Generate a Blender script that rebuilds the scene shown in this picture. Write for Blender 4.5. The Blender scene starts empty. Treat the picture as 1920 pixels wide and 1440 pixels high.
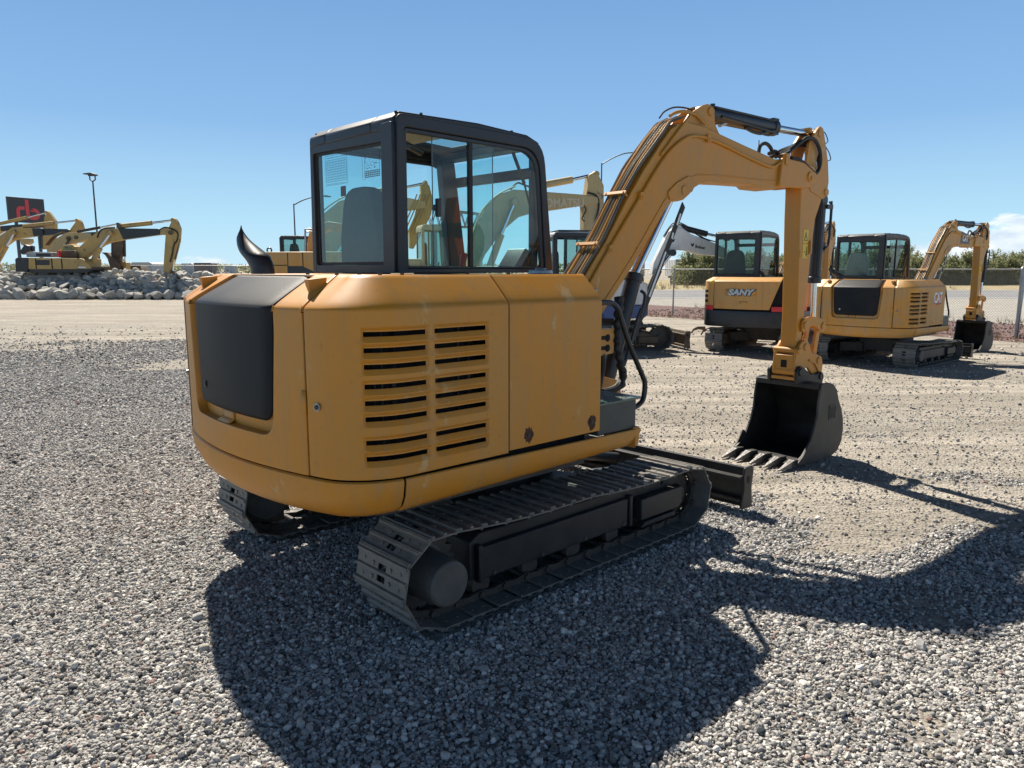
import bpy, bmesh, math, random
import numpy as np
from mathutils import Vector, Matrix
R = math.radians
random.seed(7)
RNG = np.random.default_rng(11)
def lin(a, b, n): return [a + (b - a) * i / (n - 1) for i in range(n)]
SC = bpy.context.scene
COL = SC.collection

# ------------------------------------------------------------------ camera
CAM_H = 1.8
F = 1394.0            # focal length in pixels of a 1920 wide frame
PITCH = math.atan((720 - 505.0) / F)
cd = bpy.data.cameras.new('camera'); cam = bpy.data.objects.new('camera', cd); COL.objects.link(cam)
cd.sensor_width = 36; cd.lens = 36 * F / 1920; cd.clip_end = 3000; cd.clip_start = 0.05
cam.location = (0, 0, CAM_H); cam.rotation_euler = (math.pi / 2 - PITCH, 0, 0)
SC.camera = cam

# ------------------------------------------------------------------ sun and sky
SUN_EL = R(48.5)
SUN_DIR = Vector((-0.355, 0.775, 0)).normalized() * math.cos(SUN_EL) + Vector((0, 0, math.sin(SUN_EL)))
ld = bpy.data.lights.new('sun', 'SUN'); ld.energy = 5.0; ld.angle = R(0.55); ld.color = (1.0, 0.93, 0.82)
sun = bpy.data.objects.new('sun', ld); COL.objects.link(sun)
sun.rotation_euler = (-SUN_DIR).to_track_quat('-Z', 'Y').to_euler()
W = bpy.data.worlds.new('World'); SC.world = W; W.use_nodes = True
nt = W.node_tree; nt.nodes.clear()
def wn(t, **k):
    n = nt.nodes.new(t)
    for a, b in k.items(): setattr(n, a, b)
    return n
wl = nt.links.new
sky = wn('ShaderNodeTexSky', sky_type='NISHITA', sun_disc=False, sun_elevation=SUN_EL,
         sun_rotation=math.atan2(SUN_DIR.x, SUN_DIR.y), altitude=30, air_density=0.95, dust_density=0.25, ozone_density=3.2)
tc = wn('ShaderNodeTexCoord')
sep = wn('ShaderNodeSeparateXYZ'); wl(tc.outputs['Generated'], sep.inputs[0])
mp = wn('ShaderNodeMapping'); mp.inputs['Scale'].default_value = (1, 1, 3.0); wl(tc.outputs['Generated'], mp.inputs[0])
no = wn('ShaderNodeTexNoise'); no.inputs['Scale'].default_value = 9.0; no.inputs['Detail'].default_value = 9; no.inputs['Roughness'].default_value = 0.58
wl(mp.outputs[0], no.inputs['Vector'])
def wmath(op, a, b=None, c=None, clamp=False):
    n = wn('ShaderNodeMath', operation=op, use_clamp=clamp)
    for i, v in enumerate((a, b, c)):
        if v is None: continue
        if isinstance(v, (int, float)): n.inputs[i].default_value = v
        else: wl(v, n.inputs[i])
    return n.outputs[0]
# clouds: a low bank to the right, faint puffs elsewhere, nothing higher than a few degrees
band = wmath('MULTIPLY', wmath('SMOOTH_MIN', 1.0, wmath('MULTIPLY', sep.outputs['Z'], 40.0), 0.3), 1.0)
fall = wmath('MULTIPLY', sep.outputs['Z'], -5.6)
az = wmath('MULTIPLY', wmath('SUBTRACT', sep.outputs['X'], 0.34, clamp=True), 1.25)
val = wmath('ADD', wmath('ADD', no.outputs['Fac'], fall), az)
ms = wn('ShaderNodeMapRange', interpolation_type='SMOOTHSTEP'); ms.inputs['From Min'].default_value = 0.46; ms.inputs['From Max'].default_value = 0.56
wl(val, ms.inputs['Value'])
up = wn('ShaderNodeMapRange'); up.inputs['From Min'].default_value = -0.01; up.inputs['From Max'].default_value = 0.004; wl(sep.outputs['Z'], up.inputs['Value'])
cm = wmath('MULTIPLY', wmath('MULTIPLY', ms.outputs[0], up.outputs[0]), 0.8)
no2 = wn('ShaderNodeTexNoise'); no2.inputs['Scale'].default_value = 20.0; no2.inputs['Detail'].default_value = 6; wl(mp.outputs[0], no2.inputs['Vector'])
cr = wn('ShaderNodeValToRGB'); cr.color_ramp.elements[0].position = 0.35; cr.color_ramp.elements[0].color = (8.6, 9.8, 11.4, 1)
cr.color_ramp.elements[1].position = 0.62; cr.color_ramp.elements[1].color = (14.5, 14.6, 14.7, 1)
wl(no2.outputs['Fac'], cr.inputs[0])
mx = wn('ShaderNodeMix', data_type='RGBA'); wl(cm, mx.inputs[0])
hz = wn('ShaderNodeMapRange'); hz.inputs['From Min'].default_value = 0.0; hz.inputs['From Max'].default_value = 0.40; wl(sep.outputs['Z'], hz.inputs['Value'])
hr = wn('ShaderNodeValToRGB'); he = hr.color_ramp.elements; wl(hz.outputs[0], hr.inputs[0])
he[0].position = 0.0; he[0].color = (7.6 / 14, 10.6 / 14, 12.0 / 14, 1); he[1].position = 1.0; he[1].color = (2.0 / 14, 4.1 / 14, 8.2 / 14, 1)
q_ = he.new(0.14); q_.color = (6.0 / 14, 9.6 / 14, 12.0 / 14, 1); q_ = he.new(0.45); q_.color = (3.4 / 14, 6.3 / 14, 10.4 / 14, 1)
hs_ = wn('ShaderNodeVectorMath', operation='SCALE'); hs_.inputs['Scale'].default_value = 14.0; wl(hr.outputs[0], hs_.inputs[0])
hb = wn('ShaderNodeMapRange', interpolation_type='SMOOTHSTEP'); hb.inputs['From Min'].default_value = 0.34; hb.inputs['From Max'].default_value = 0.62; wl(sep.outputs['Z'], hb.inputs['Value'])
hm = wn('ShaderNodeMix', data_type='RGBA'); wl(hb.outputs[0], hm.inputs[0]); wl(hs_.outputs[0], hm.inputs[6]); zs0 = wn('ShaderNodeVectorMath', operation='SCALE'); zs0.inputs['Scale'].default_value = 0.24; wl(sky.outputs[0], zs0.inputs[0]); wl(zs0.outputs[0], hm.inputs[7]); wl(hm.outputs[2], mx.inputs[6]); wl(cr.outputs[0], mx.inputs[7])
bg = wn('ShaderNodeBackground'); bg.inputs[1].default_value = 0.0465; wl(mx.outputs[2], bg.inputs[0])
wo = wn('ShaderNodeOutputWorld'); wl(bg.outputs[0], wo.inputs[0])
SC.view_settings.view_transform = 'Standard'; SC.view_settings.look = 'None'; SC.view_settings.gamma = 1
SC.view_settings.exposure = 0.80
SC.render.engine = 'CYCLES'
SC.cycles.transparent_max_bounces = 24

# ------------------------------------------------------------------ materials
MATS = {}
def material(name, col, rough=0.6, metal=0.0, col2=None, nscale=3.0, amount=0.5, bump=0.0, bscale=60.0, spots=None, spec=0.5, dust=0.0, coord='Object', stretch=(1,1,1), coat=0.0, streak=None):
    m = bpy.data.materials.new(name); m.use_nodes = True; MATS[name] = m
    t = m.node_tree; b = t.nodes['Principled BSDF']; L = t.links.new
    b.inputs['Roughness'].default_value = rough; b.inputs['Metallic'].default_value = metal
    b.inputs['Base Color'].default_value = (*col, 1)
    if 'Specular IOR Level' in b.inputs: b.inputs['Specular IOR Level'].default_value = spec
    if coat: b.inputs['Coat Weight'].default_value = coat; b.inputs['Coat Roughness'].default_value = 0.25
    c = t.nodes.new('ShaderNodeTexCoord'); mpn = t.nodes.new('ShaderNodeMapping'); mpn.inputs['Scale'].default_value = stretch
    L(c.outputs[coord], mpn.inputs[0])
    cur = None
    if col2 is not None:
        n = t.nodes.new('ShaderNodeTexNoise'); n.inputs['Scale'].default_value = nscale; n.inputs['Detail'].default_value = 8; n.inputs['Roughness'].default_value = 0.62
        L(mpn.outputs[0], n.inputs['Vector'])
        r = t.nodes.new('ShaderNodeMapRange'); r.inputs['From Min'].default_value = 0.38; r.inputs['From Max'].default_value = 0.68; r.inputs['To Max'].default_value = amount
        L(n.outputs['Fac'], r.inputs['Value'])
        x = t.nodes.new('ShaderNodeMix'); x.data_type = 'RGBA'; x.inputs[6].default_value = (*col, 1); x.inputs[7].default_value = (*col2, 1)
        L(r.outputs[0], x.inputs[0]); cur = x.outputs[2]
        rr = t.nodes.new('ShaderNodeMapRange'); rr.inputs['To Min'].default_value = max(0.03, rough - 0.10); rr.inputs['To Max'].default_value = min(1, rough + 0.15)
        L(n.outputs['Fac'], rr.inputs['Value']); L(rr.outputs[0], b.inputs['Roughness'])
    if streak is not None:  # run marks and dusty smears: (colour, amount)
        ms_ = t.nodes.new('ShaderNodeMapping'); ms_.inputs['Scale'].default_value = (7, 7, .7); L(c.outputs[coord], ms_.inputs[0])
        n = t.nodes.new('ShaderNodeTexNoise'); n.inputs['Scale'].default_value = 2.0; n.inputs['Detail'].default_value = 9; n.inputs['Roughness'].default_value = 0.7; L(ms_.outputs[0], n.inputs['Vector'])
        r = t.nodes.new('ShaderNodeMapRange'); r.inputs['From Min'].default_value = 0.50; r.inputs['From Max'].default_value = 0.72; r.inputs['To Max'].default_value = streak[1]; L(n.outputs['Fac'], r.inputs['Value'])
        x = t.nodes.new('ShaderNodeMix'); x.data_type = 'RGBA'; x.inputs[7].default_value = (*streak[0], 1)
        if cur: L(cur, x.inputs[6])
        else: x.inputs[6].default_value = (*col, 1)
        L(r.outputs[0], x.inputs[0]); cur = x.outputs[2]
        n = t.nodes.new('ShaderNodeTexNoise'); n.inputs['Scale'].default_value = 26.0; n.inputs['Detail'].default_value = 6; n.inputs['Roughness'].default_value = 0.75; L(c.outputs[coord], n.inputs['Vector'])
        r = t.nodes.new('ShaderNodeMapRange'); r.inputs['From Min'].default_value = 0.60; r.inputs['From Max'].default_value = 0.74; r.inputs['To Max'].default_value = streak[1] * .8; L(n.outputs['Fac'], r.inputs['Value'])
        x = t.nodes.new('ShaderNodeMix'); x.data_type = 'RGBA'; x.inputs[7].default_value = (streak[0][0] * .45, streak[0][1] * .45, streak[0][2] * .5, 1); L(cur, x.inputs[6]); L(r.outputs[0], x.inputs[0]); cur = x.outputs[2]
    if spots is not None:   # chips, mud or rust flecks: (colour, scale, threshold)
        n = t.nodes.new('ShaderNodeTexNoise'); n.inputs['Scale'].default_value = spots[1]; n.inputs['Detail'].default_value = 10; n.inputs['Roughness'].default_value = 0.7
        L(mpn.outputs[0], n.inputs['Vector'])
        r = t.nodes.new('ShaderNodeMapRange'); r.inputs['From Min'].default_value = spots[2]; r.inputs['From Max'].default_value = spots[2] + 0.05
        L(n.outputs['Fac'], r.inputs['Value'])
        x = t.nodes.new('ShaderNodeMix'); x.data_type = 'RGBA'; x.inputs[7].default_value = (*spots[0], 1)
        if cur: L(cur, x.inputs[6])
        else: x.inputs[6].default_value = (*col, 1)
        L(r.outputs[0], x.inputs[0]); cur = x.outputs[2]
    if cur: L(cur, b.inputs['Base Color'])
    if bump:
        n = t.nodes.new('ShaderNodeTexNoise'); n.inputs['Scale'].default_value = bscale; n.inputs['Detail'].default_value = 5
        L(mpn.outputs[0], n.inputs['Vector'])
        bp = t.nodes.new('ShaderNodeBump'); bp.inputs['Strength'].default_value = bump; bp.inputs['Distance'].default_value = 0.01
        L(n.outputs['Fac'], bp.inputs['Height']); L(bp.outputs[0], b.inputs['Normal'])
    return m

YEL = material('yellow_paint', (0.60, 0.240, 0.022), 0.40, col2=(0.52, 0.255, 0.060), nscale=2.0, amount=0.95, bump=0.05, bscale=7, spots=((0.58, 0.36, 0.15), 4.0, 0.62), stretch=(1, 1, .55), spec=0.38, streak=((0.40, 0.235, 0.10), 0.6))
YEL2 = material('dusty_yellow_paint', (0.60, 0.27, 0.035), 0.5, col2=(0.46, 0.29, 0.13), nscale=3, amount=0.9, spots=((0.25, 0.15, 0.07), 8, 0.68), streak=((0.24, 0.16, 0.08), 0.45))
YOLD = material('old_yellow_paint', (0.50, 0.33, 0.10), 0.6, col2=(0.38, 0.27, 0.13), nscale=1.3, amount=0.9, spots=((0.16, 0.10, 0.06), 2.6, 0.60), streak=((0.24, 0.16, 0.08), 0.45))
YPALE = material('faded_yellow_paint', (0.50, 0.37, 0.17), 0.6, col2=(0.40, 0.32, 0.19), nscale=1.0, amount=0.9, spots=((0.20, 0.14, 0.09), 2.2, 0.62), streak=((0.24, 0.16, 0.08), 0.45))
SANYC = material('tan_yellow_paint', (0.60, 0.285, 0.06), 0.45, col2=(0.50, 0.32, 0.13), nscale=3, amount=0.6, streak=((0.24, 0.16, 0.08), 0.45))
BLK = material('black_satin_paint', (0.012, 0.013, 0.016), 0.38, col2=(0.036, 0.036, 0.037), nscale=3.5, amount=0.7, bump=0.06, bscale=30)
COVER = material('black_textured_cover', (0.005, 0.007, 0.011), 0.5, col2=(0.020, 0.020, 0.021), nscale=1.3, amount=0.9, bump=0.12, bscale=220, spec=0.22)
CABM = material('cab_charcoal_paint', (0.017, 0.020, 0.026), 0.42, col2=(0.036, 0.038, 0.043), nscale=2.5, amount=0.6, bump=0.04, bscale=120)
RUB = material('black_rubber', (0.014, 0.014, 0.015), 0.6, col2=(0.04, 0.038, 0.034), nscale=12, amount=0.6)
TRK = material('worn_track_steel', (0.15, 0.145, 0.135), 0.55, metal=0.15, col2=(0.25, 0.22, 0.18), nscale=9, amount=0.85, bump=0.35, bscale=45, spots=((0.22, 0.19, 0.15), 24, 0.62))
CHN = material('greasy_chain_steel', (0.055, 0.050, 0.045), 0.6, metal=0.3, col2=(0.10, 0.085, 0.07), nscale=20, amount=0.7, bump=0.3, bscale=60)
FRM = material('black_chassis_paint', (0.012, 0.013, 0.015), 0.5, col2=(0.045, 0.042, 0.038), nscale=4, amount=0.8, bump=0.12, bscale=40)
BROWNF = material('muddy_brown_steel', (0.09, 0.065, 0.045), 0.75, col2=(0.16, 0.12, 0.085), nscale=5, amount=0.9, bump=0.25, bscale=25)
CHROME = material('chrome_rod', (0.62, 0.64, 0.66), 0.12, metal=1.0)
STEEL = material('bare_steel', (0.42, 0.42, 0.41), 0.35, metal=0.9, col2=(0.25, 0.22, 0.2), nscale=14, amount=0.6)
TOOTH = material('worn_tooth_steel', (0.30, 0.29, 0.28), 0.42, metal=0.7, col2=(0.12, 0.11, 0.10), nscale=16, amount=0.8, bump=0.3, bscale=50)
BKT = material('bucket_black_paint', (0.009, 0.009, 0.010), 0.5, col2=(0.035, 0.033, 0.030), nscale=5, amount=0.8, bump=0.2, bscale=25)
BKS = material('bucket_scuffed_side', (0.030, 0.028, 0.025), 0.55, col2=(0.085, 0.078, 0.066), nscale=4, amount=0.8, bump=0.2, bscale=20)
HOSE = material('painted_pipe', (0.30, 0.20, 0.11), 0.5, col2=(0.10, 0.08, 0.06), nscale=4, amount=1.0)
PIPE = material('weathered_steel_pipe', (0.20, 0.165, 0.12), 0.35, metal=0.3, col2=(0.08, 0.07, 0.06), nscale=5, amount=0.9)
DRUM = material('scuffed_drum_paint', (0.075, 0.073, 0.070), 0.6, col2=(0.14, 0.13, 0.115), nscale=6, amount=0.8, bump=0.2, bscale=40)
SEATM = material('grey_seat_fabric', (0.07, 0.075, 0.08), 0.9, col2=(0.045, 0.05, 0.055), nscale=20, amount=0.5)
LINER = material('beige_headliner', (0.42, 0.40, 0.33), 0.95, col2=(0.28, 0.27, 0.22), nscale=40, amount=0.9)
GREYP = material('step_box_grey', (0.045, 0.050, 0.048), 0.5, col2=(0.10, 0.10, 0.09), nscale=4, amount=0.7, bump=0.1, bscale=30)
PLATE = material('diamond_plate', (0.16, 0.20, 0.18), 0.35, metal=0.6, col2=(0.08, 0.09, 0.085), nscale=5, amount=0.7)
RUSTM = material('rust_spot', (0.055, 0.022, 0.013), 0.85, col2=(0.11, 0.05, 0.03), nscale=40, amount=0.9, bump=0.5, bscale=80)
DARK = material('dark_interior', (0.006, 0.006, 0.007), 0.8)
WHT = material('white_paint', (0.72, 0.72, 0.71), 0.45, col2=(0.55, 0.54, 0.51), nscale=3, amount=0.7, spots=((0.30, 0.27, 0.22), 4, 0.68), streak=((0.40, 0.37, 0.32), 0.45))
CREAM = material('cream_cab_paint', (0.52, 0.47, 0.30), 0.55, col2=(0.40, 0.36, 0.25), nscale=3, amount=0.7)
GRYC = material('light_grey_cab_paint', (0.40, 0.41, 0.42), 0.5, col2=(0.3, 0.3, 0.3), nscale=3, amount=0.6)
BLUE = material('blue_paint', (0.05, 0.09, 0.25), 0.45, col2=(0.08, 0.11, 0.2), nscale=3, amount=0.6)
REDP = material('red_paint', (0.62, 0.03, 0.035), 0.4)
ORNG = material('orange_paint', (0.72, 0.13, 0.03), 0.45, col2=(0.35, 0.08, 0.03), nscale=6, amount=0.7)
YDEC = material('yellow_decal', (0.75, 0.50, 0.03), 0.45)
INK = material('decal_ink_black', (0.012, 0.012, 0.012), 0.5)
INKG = material('faded_ink_grey', (0.10, 0.14, 0.16), 0.6)
LETW = material('white_lettering', (0.75, 0.76, 0.76), 0.45)
LETG = material('silver_lettering', (0.42, 0.45, 0.48), 0.35, metal=0.3)
LETF = material('faded_white_lettering', (0.56, 0.48, 0.33), 0.6)
SIGNB = material('sign_black_panel', (0.035, 0.040, 0.048), 0.5)
SIGNR = material('sign_red_logo', (0.55, 0.055, 0.07), 0.5)
GALV = material('galvanised_steel', (0.34, 0.35, 0.36), 0.42, metal=0.6, col2=(0.25, 0.25, 0.25), nscale=10, amount=0.5)
POLE = material('dark_pole_paint', (0.045, 0.05, 0.06), 0.5)
ROCK = material('pale_grey_rock', (0.46, 0.445, 0.405), 0.9, col2=(0.30, 0.29, 0.265), nscale=2.5, amount=0.9, bump=0.6, bscale=7, spots=((0.33, 0.26, 0.18), 1.2, 0.62))
BARK = material('tree_bark', (0.10, 0.075, 0.055), 0.9, col2=(0.05, 0.04, 0.03), nscale=6, amount=0.8)
TRLR = material('trailer_white_panel', (0.62, 0.64, 0.66), 0.5)
BLDG = material('pale_blue_shed_wall', (0.32, 0.38, 0.42), 0.7)
BLDD = material('dark_shed_wall', (0.12, 0.10, 0.10), 0.7)

def glass(name, tint, refl=1.0, haze=0.0):
    m = bpy.data.materials.new(name); m.use_nodes = True
    t = m.node_tree; t.nodes.clear(); L = t.links.new
    tr = t.nodes.new('ShaderNodeBsdfTransparent'); tr.inputs[0].default_value = (*tint, 1)
    gl = t.nodes.new('ShaderNodeBsdfGlossy'); gl.inputs['Roughness'].default_value = 0.015; gl.inputs[0].default_value = (1, 1, 1, 1)
    df = t.nodes.new('ShaderNodeBsdfDiffuse'); df.inputs[0].default_value = (0.45, 0.47, 0.46, 1)
    fr = t.nodes.new('ShaderNodeFresnel'); fr.inputs[0].default_value = 1.5
    mu = t.nodes.new('ShaderNodeMath'); mu.operation = 'MULTIPLY'; mu.inputs[1].default_value = refl; ge = t.nodes.new('ShaderNodeNewGeometry'); iv = t.nodes.new('ShaderNodeMath'); iv.operation = 'SUBTRACT'; iv.inputs[0].default_value = 1.0; L(ge.outputs['Backfacing'], iv.inputs[1])
    m0 = t.nodes.new('ShaderNodeMath'); m0.operation = 'MULTIPLY'; L(fr.outputs[0], m0.inputs[0]); L(iv.outputs[0], m0.inputs[1]); L(m0.outputs[0], mu.inputs[0])
    c = t.nodes.new('ShaderNodeTexCoord'); n = t.nodes.new('ShaderNodeTexNoise'); n.inputs['Scale'].default_value = 3.5; n.inputs['Detail'].default_value = 7
    L(c.outputs['Object'], n.inputs['Vector'])
    r = t.nodes.new('ShaderNodeMapRange'); r.inputs['From Min'].default_value = 0.4; r.inputs['From Max'].default_value = 0.75; r.inputs['To Max'].default_value = haze * 2; r.inputs['To Min'].default_value = haze * 0.5
    L(n.outputs['Fac'], r.inputs['Value'])
    a = t.nodes.new('ShaderNodeMixShader'); L(r.outputs[0], a.inputs[0]); L(tr.outputs[0], a.inputs[1]); L(df.outputs[0], a.inputs[2])
    b = t.nodes.new('ShaderNodeMixShader'); L(mu.outputs[0], b.inputs[0]); L(a.outputs[0], b.inputs[1]); L(gl.outputs[0], b.inputs[2])
    o = t.nodes.new('ShaderNodeOutputMaterial'); L(b.outputs[0], o.inputs[0])
    return m
GLS = glass('tinted_cab_glass', (0.84, 0.955, 0.96), 0.85, 0.006)
GLR = glass('grey_rear_glass', (0.74, 0.91, 0.93), 1.1, 0.02)
GLD = glass('dark_far_glass', (0.72, 0.82, 0.80), 0.55, 0.015)

# ------------------------------------------------------------------ mesh helpers
def rpoly(pts, rad, k=5):
    """rounded polygon: pts in order, rad one radius or a list; always (k+1) points a corner"""
    n = len(pts); out = []
    if not hasattr(rad, '__len__'): rad = [rad] * n
    for i in range(n):
        p = Vector(pts[i]); a = Vector(pts[i - 1]); b = Vector(pts[(i + 1) % n]); r = rad[i]
        da = (a - p).normalized(); db = (b - p).normalized()
        ang = da.angle(db, math.pi)
        t = max(1e-4, r) / math.tan(max(ang, 0.05) / 2)
        t = min(t, (a - p).length * 0.49, (b - p).length * 0.49)
        p0 = p + da * t; p1 = p + db * t
        for j in range(k + 1):
            s = j / k
            out.append(tuple((p0 * (1 - s) ** 2 + p * 2 * s * (1 - s) + p1 * s * s)))
    return out

class MB:
    def __init__(s, M=None):
        s.v = []; s.f = []; s.M = M or Matrix.Identity(4)
    def add(s, vs, fs):
        o = len(s.v)
        s.v += [tuple(s.M @ Vector(p)) for p in vs]
        s.f += [tuple(i + o for i in f) for f in fs]
        return s
    def box(s, x0, x1, y0, y1, z0, z1):
        return s.add([(x0, y0, z0), (x1, y0, z0), (x1, y1, z0), (x0, y1, z0), (x0, y0, z1), (x1, y0, z1), (x1, y1, z1), (x0, y1, z1)],
                     [(0, 3, 2, 1), (4, 5, 6, 7), (0, 1, 5, 4), (1, 2, 6, 5), (2, 3, 7, 6), (3, 0, 4, 7)])
    def _pl(s, plane, p, w):
        return {'xz': (p[0], w, p[1]), 'xy': (p[0], p[1], w), 'yz': (w, p[0], p[1])}[plane]
    def prism(s, pts, a, b, plane='xz'):
        n = len(pts)
        vs = [s._pl(plane, p, a) for p in pts] + [s._pl(plane, p, b) for p in pts]
        fs = [tuple(range(n)), tuple(range(2 * n - 1, n - 1, -1))] + [(i, (i + 1) % n, n + (i + 1) % n, n + i) for i in range(n)]
        return s.add(vs, fs)
    def ring(s, outer, inner, a, b, plane='xz'):
        n = len(outer); vs = []
        for w in (a, b):
            vs += [s._pl(plane, p, w) for p in outer] + [s._pl(plane, p, w) for p in inner]
        fs = []
        for i in range(n):
            j = (i + 1) % n
            fs += [(i, j, n + j, n + i), (2 * n + i, 3 * n + i, 3 * n + j, 2 * n + j), (i, 2 * n + i, 2 * n + j, j), (n + i, n + j, 3 * n + j, 3 * n + i)]
        return s.add(vs, fs)
    def cyl(s, p0, p1, r, r2=None, n=20):
        return s.tube([p0, p1], [r, r if r2 is None else r2], n)
    def tube(s, path, r, n=8, closed=False):
        P = [Vector(p) for p in path]; m = len(P)
        rr = r if hasattr(r, '__len__') else [r] * m
        T = []
        for i in range(m):
            a = P[i - 1] if (i > 0 or closed) else P[i]; b = P[(i + 1) % m] if (i < m - 1 or closed) else P[i]
            T.append((b - a).normalized())
        up = Vector((0, 0, 1)) if abs(T[0].z) < 0.9 else Vector((1, 0, 0))
        N = (up - T[0] * up.dot(T[0])).normalized(); vs = []
        for i in range(m):
            if i:
                N = (N - T[i] * N.dot(T[i])).normalized()
            B = T[i].cross(N)
            for j in range(n):
                a = 2 * math.pi * j / n
                vs.append(tuple(P[i] + (N * math.cos(a) + B * math.sin(a)) * rr[i]))
        fs = []
        for i in range(m if closed else m - 1):
            q = (i + 1) % m
            for j in range(n):
                k = (j + 1) % n
                fs.append((i * n + j, i * n + k, q * n + k, q * n + j))
        if not closed:
            fs.append(tuple(range(n - 1, -1, -1))); fs.append(tuple(range((m - 1) * n, m * n)))
        return s.add(vs, fs)
    def curve_tube(s, ctrl, r, n=8, k=8):
        """smooth (Catmull-Rom) tube through the control points"""
        C = [Vector(p) for p in ctrl]; C = [C[0] * 2 - C[1]] + C + [C[-1] * 2 - C[-2]]; out = []
        for i in range(1, len(C) - 2):
            for j in range(k):
                t = j / k; a, b, c, d = C[i - 1:i + 3]
                out.append(0.5 * ((2 * b) + (c - a) * t + (2 * a - 5 * b + 4 * c - d) * t * t + (3 * b - a - 3 * c + d) * t ** 3))
        out.append(C[-2]); return s.tube(out, r, n)
    def build(s, name, mat, parent=None, bevel=0.0, seg=2, sharp=32, weld=False, solid=0.0, smooth=True):
        me = bpy.data.meshes.new(name); me.from_pydata(s.v, [], s.f)
        bm = bmesh.new(); bm.from_mesh(me)
        if weld: bmesh.ops.remove_doubles(bm, verts=bm.verts, dist=0.0008)
        if not solid: bmesh.ops.recalc_face_normals(bm, faces=bm.faces)
        bm.to_mesh(me); bm.free()
        me.materials.append(mat)
        if smooth:
            me.shade_smooth(); me.set_sharp_from_angle(angle=R(sharp))
        o = bpy.data.objects.new(name, me); COL.objects.link(o)
        if parent: o.parent = parent
        if solid:
            m = o.modifiers.new('s', 'SOLIDIFY'); m.thickness = abs(solid); m.offset = -1 if solid > 0 else 1
        if bevel:
            m = o.modifiers.new('b', 'BEVEL'); m.width = bevel; m.segments = seg; m.limit_method = 'ANGLE'; m.angle_limit = R(40); m.harden_normals = False
        return o

def tag(o, label=None, cat=None, group=None, kind=None):
    if label: o['label'] = label
    if cat: o['category'] = cat
    if group: o['group'] = group
    if kind: o['kind'] = kind
    return o
def empty(name, loc=(0, 0, 0), rz=0.0, parent=None):
    o = bpy.data.objects.new(name, None); COL.objects.link(o); o.location = loc; o.rotation_euler = (0, 0, rz); o.empty_display_size = 0.3
    if parent: o.parent = parent
    return o
def link_copy(src, parent, M):
    c = src.copy(); COL.objects.link(c); c.parent = parent; c.matrix_local = M; return c

def text_mesh(name, body, size, mat, parent, M, depth=0.004, bold=0.0, shear=0.0, align='CENTER', xs=1.0, label=None):
    cu = bpy.data.curves.new('t', 'FONT'); cu.body = body; cu.size = size; cu.extrude = depth / 2; cu.offset = bold; cu.shear = shear
    cu.align_x = align; cu.align_y = 'CENTER'
    to = bpy.data.objects.new('t', cu); COL.objects.link(to)
    me = bpy.data.meshes.new_from_object(to.evaluated_get(bpy.context.evaluated_depsgraph_get()))
    bpy.data.objects.remove(to); me.materials.clear(); me.materials.append(mat)
    me.transform(Matrix.Diagonal((xs, 1, 1, 1))); me.transform(M)
    o = bpy.data.objects.new(name, me); COL.objects.link(o); o.parent = parent
    return o
def basis(origin, xdir, ydir):
    x = Vector(xdir).normalized(); y = Vector(ydir).normalized(); z = x.cross(y).normalized(); y = z.cross(x)
    M = Matrix.Identity(4)
    for i in range(3): M[i][0] = x[i]; M[i][1] = y[i]; M[i][2] = z[i]; M[i][3] = origin[i]
    return M

# a spot in the yard measured on the photograph: ray through (u, v), taken at a chosen real distance
def ray(u, v):
    a = u - 960.0; b = v - 720.0
    return Vector((a, F * math.cos(PITCH) - b * math.sin(PITCH), -(F * math.sin(PITCH) + b * math.cos(PITCH))))
def at(u, v, Y):
    r = ray(u, v); t = Y / r.y; return Vector((r.x * t, Y, CAM_H + r.z * t))
class Side:
    """vertical plane through a ground point with a compass heading; pt() gives (along, height) on it"""
    def __init__(s, X, Y, head):
        s.o = Vector((X, Y, 0)); s.h = Vector((math.sin(R(head)), math.cos(R(head)), 0)); s.n = Vector((-s.h.y, s.h.x, 0)); s.rz = math.pi / 2 - R(head)
    def pt(s, u, v, off=0.0):
        r = ray(u, v); c = -s.o
        t = (off - c.dot(s.n)) / r.dot(s.n)
        p = Vector((0, 0, CAM_H)) + r * t
        return ((p - s.o).dot(s.h), p.z)
    def pts(s, L, off=0.0): return [s.pt(u, v, off) for u, v in L]
# ------------------------------------------------------------------ excavator pieces
def track_path(xr, xf, rr, rf, zr, zf, sag=0.02, z0=0.03):
    """closed line the links follow, side view; rear wheel (xr, zr, rr), front wheel (xf, zf, rf)"""
    P = []
    for i in range(13):                                    # rear wheel from bottom round the back to the top
        a = R(-90 - 180 * i / 12); P.append((xr + rr * math.cos(a), zr + rr * math.sin(a)))
    n = 16
    for i in range(1, n):                                  # top run, sagging between the wheel and the carrier roller
        t = i / n; x = xr + (xf - xr) * t; z = (zr + rr) * (1 - t) + (zf + rf) * t - sag * abs(math.sin(2 * math.pi * t)) - 0.01 * math.sin(math.pi * t)
        P.append((x, z))
    for i in range(13):
        a = R(90 - 180 * i / 12); P.append((xf + rf * math.cos(a), zf + rf * math.sin(a)))
    return P
def resample(P, n):
    P = [Vector(p) for p in P]; P.append(P[0]); L = [0]
    for i in range(1, len(P)): L.append(L[-1] + (P[i] - P[i - 1]).length)
    out = []
    for k in range(n):
        d = L[-1] * k / n; i = max(j for j in range(len(L)) if L[j] <= d + 1e-9); i = min(i, len(P) - 2)
        t = (d - L[i]) / (L[i + 1] - L[i]); p = P[i].lerp(P[i + 1], t); out.append((p, L[-1] / n))
    return out

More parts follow.
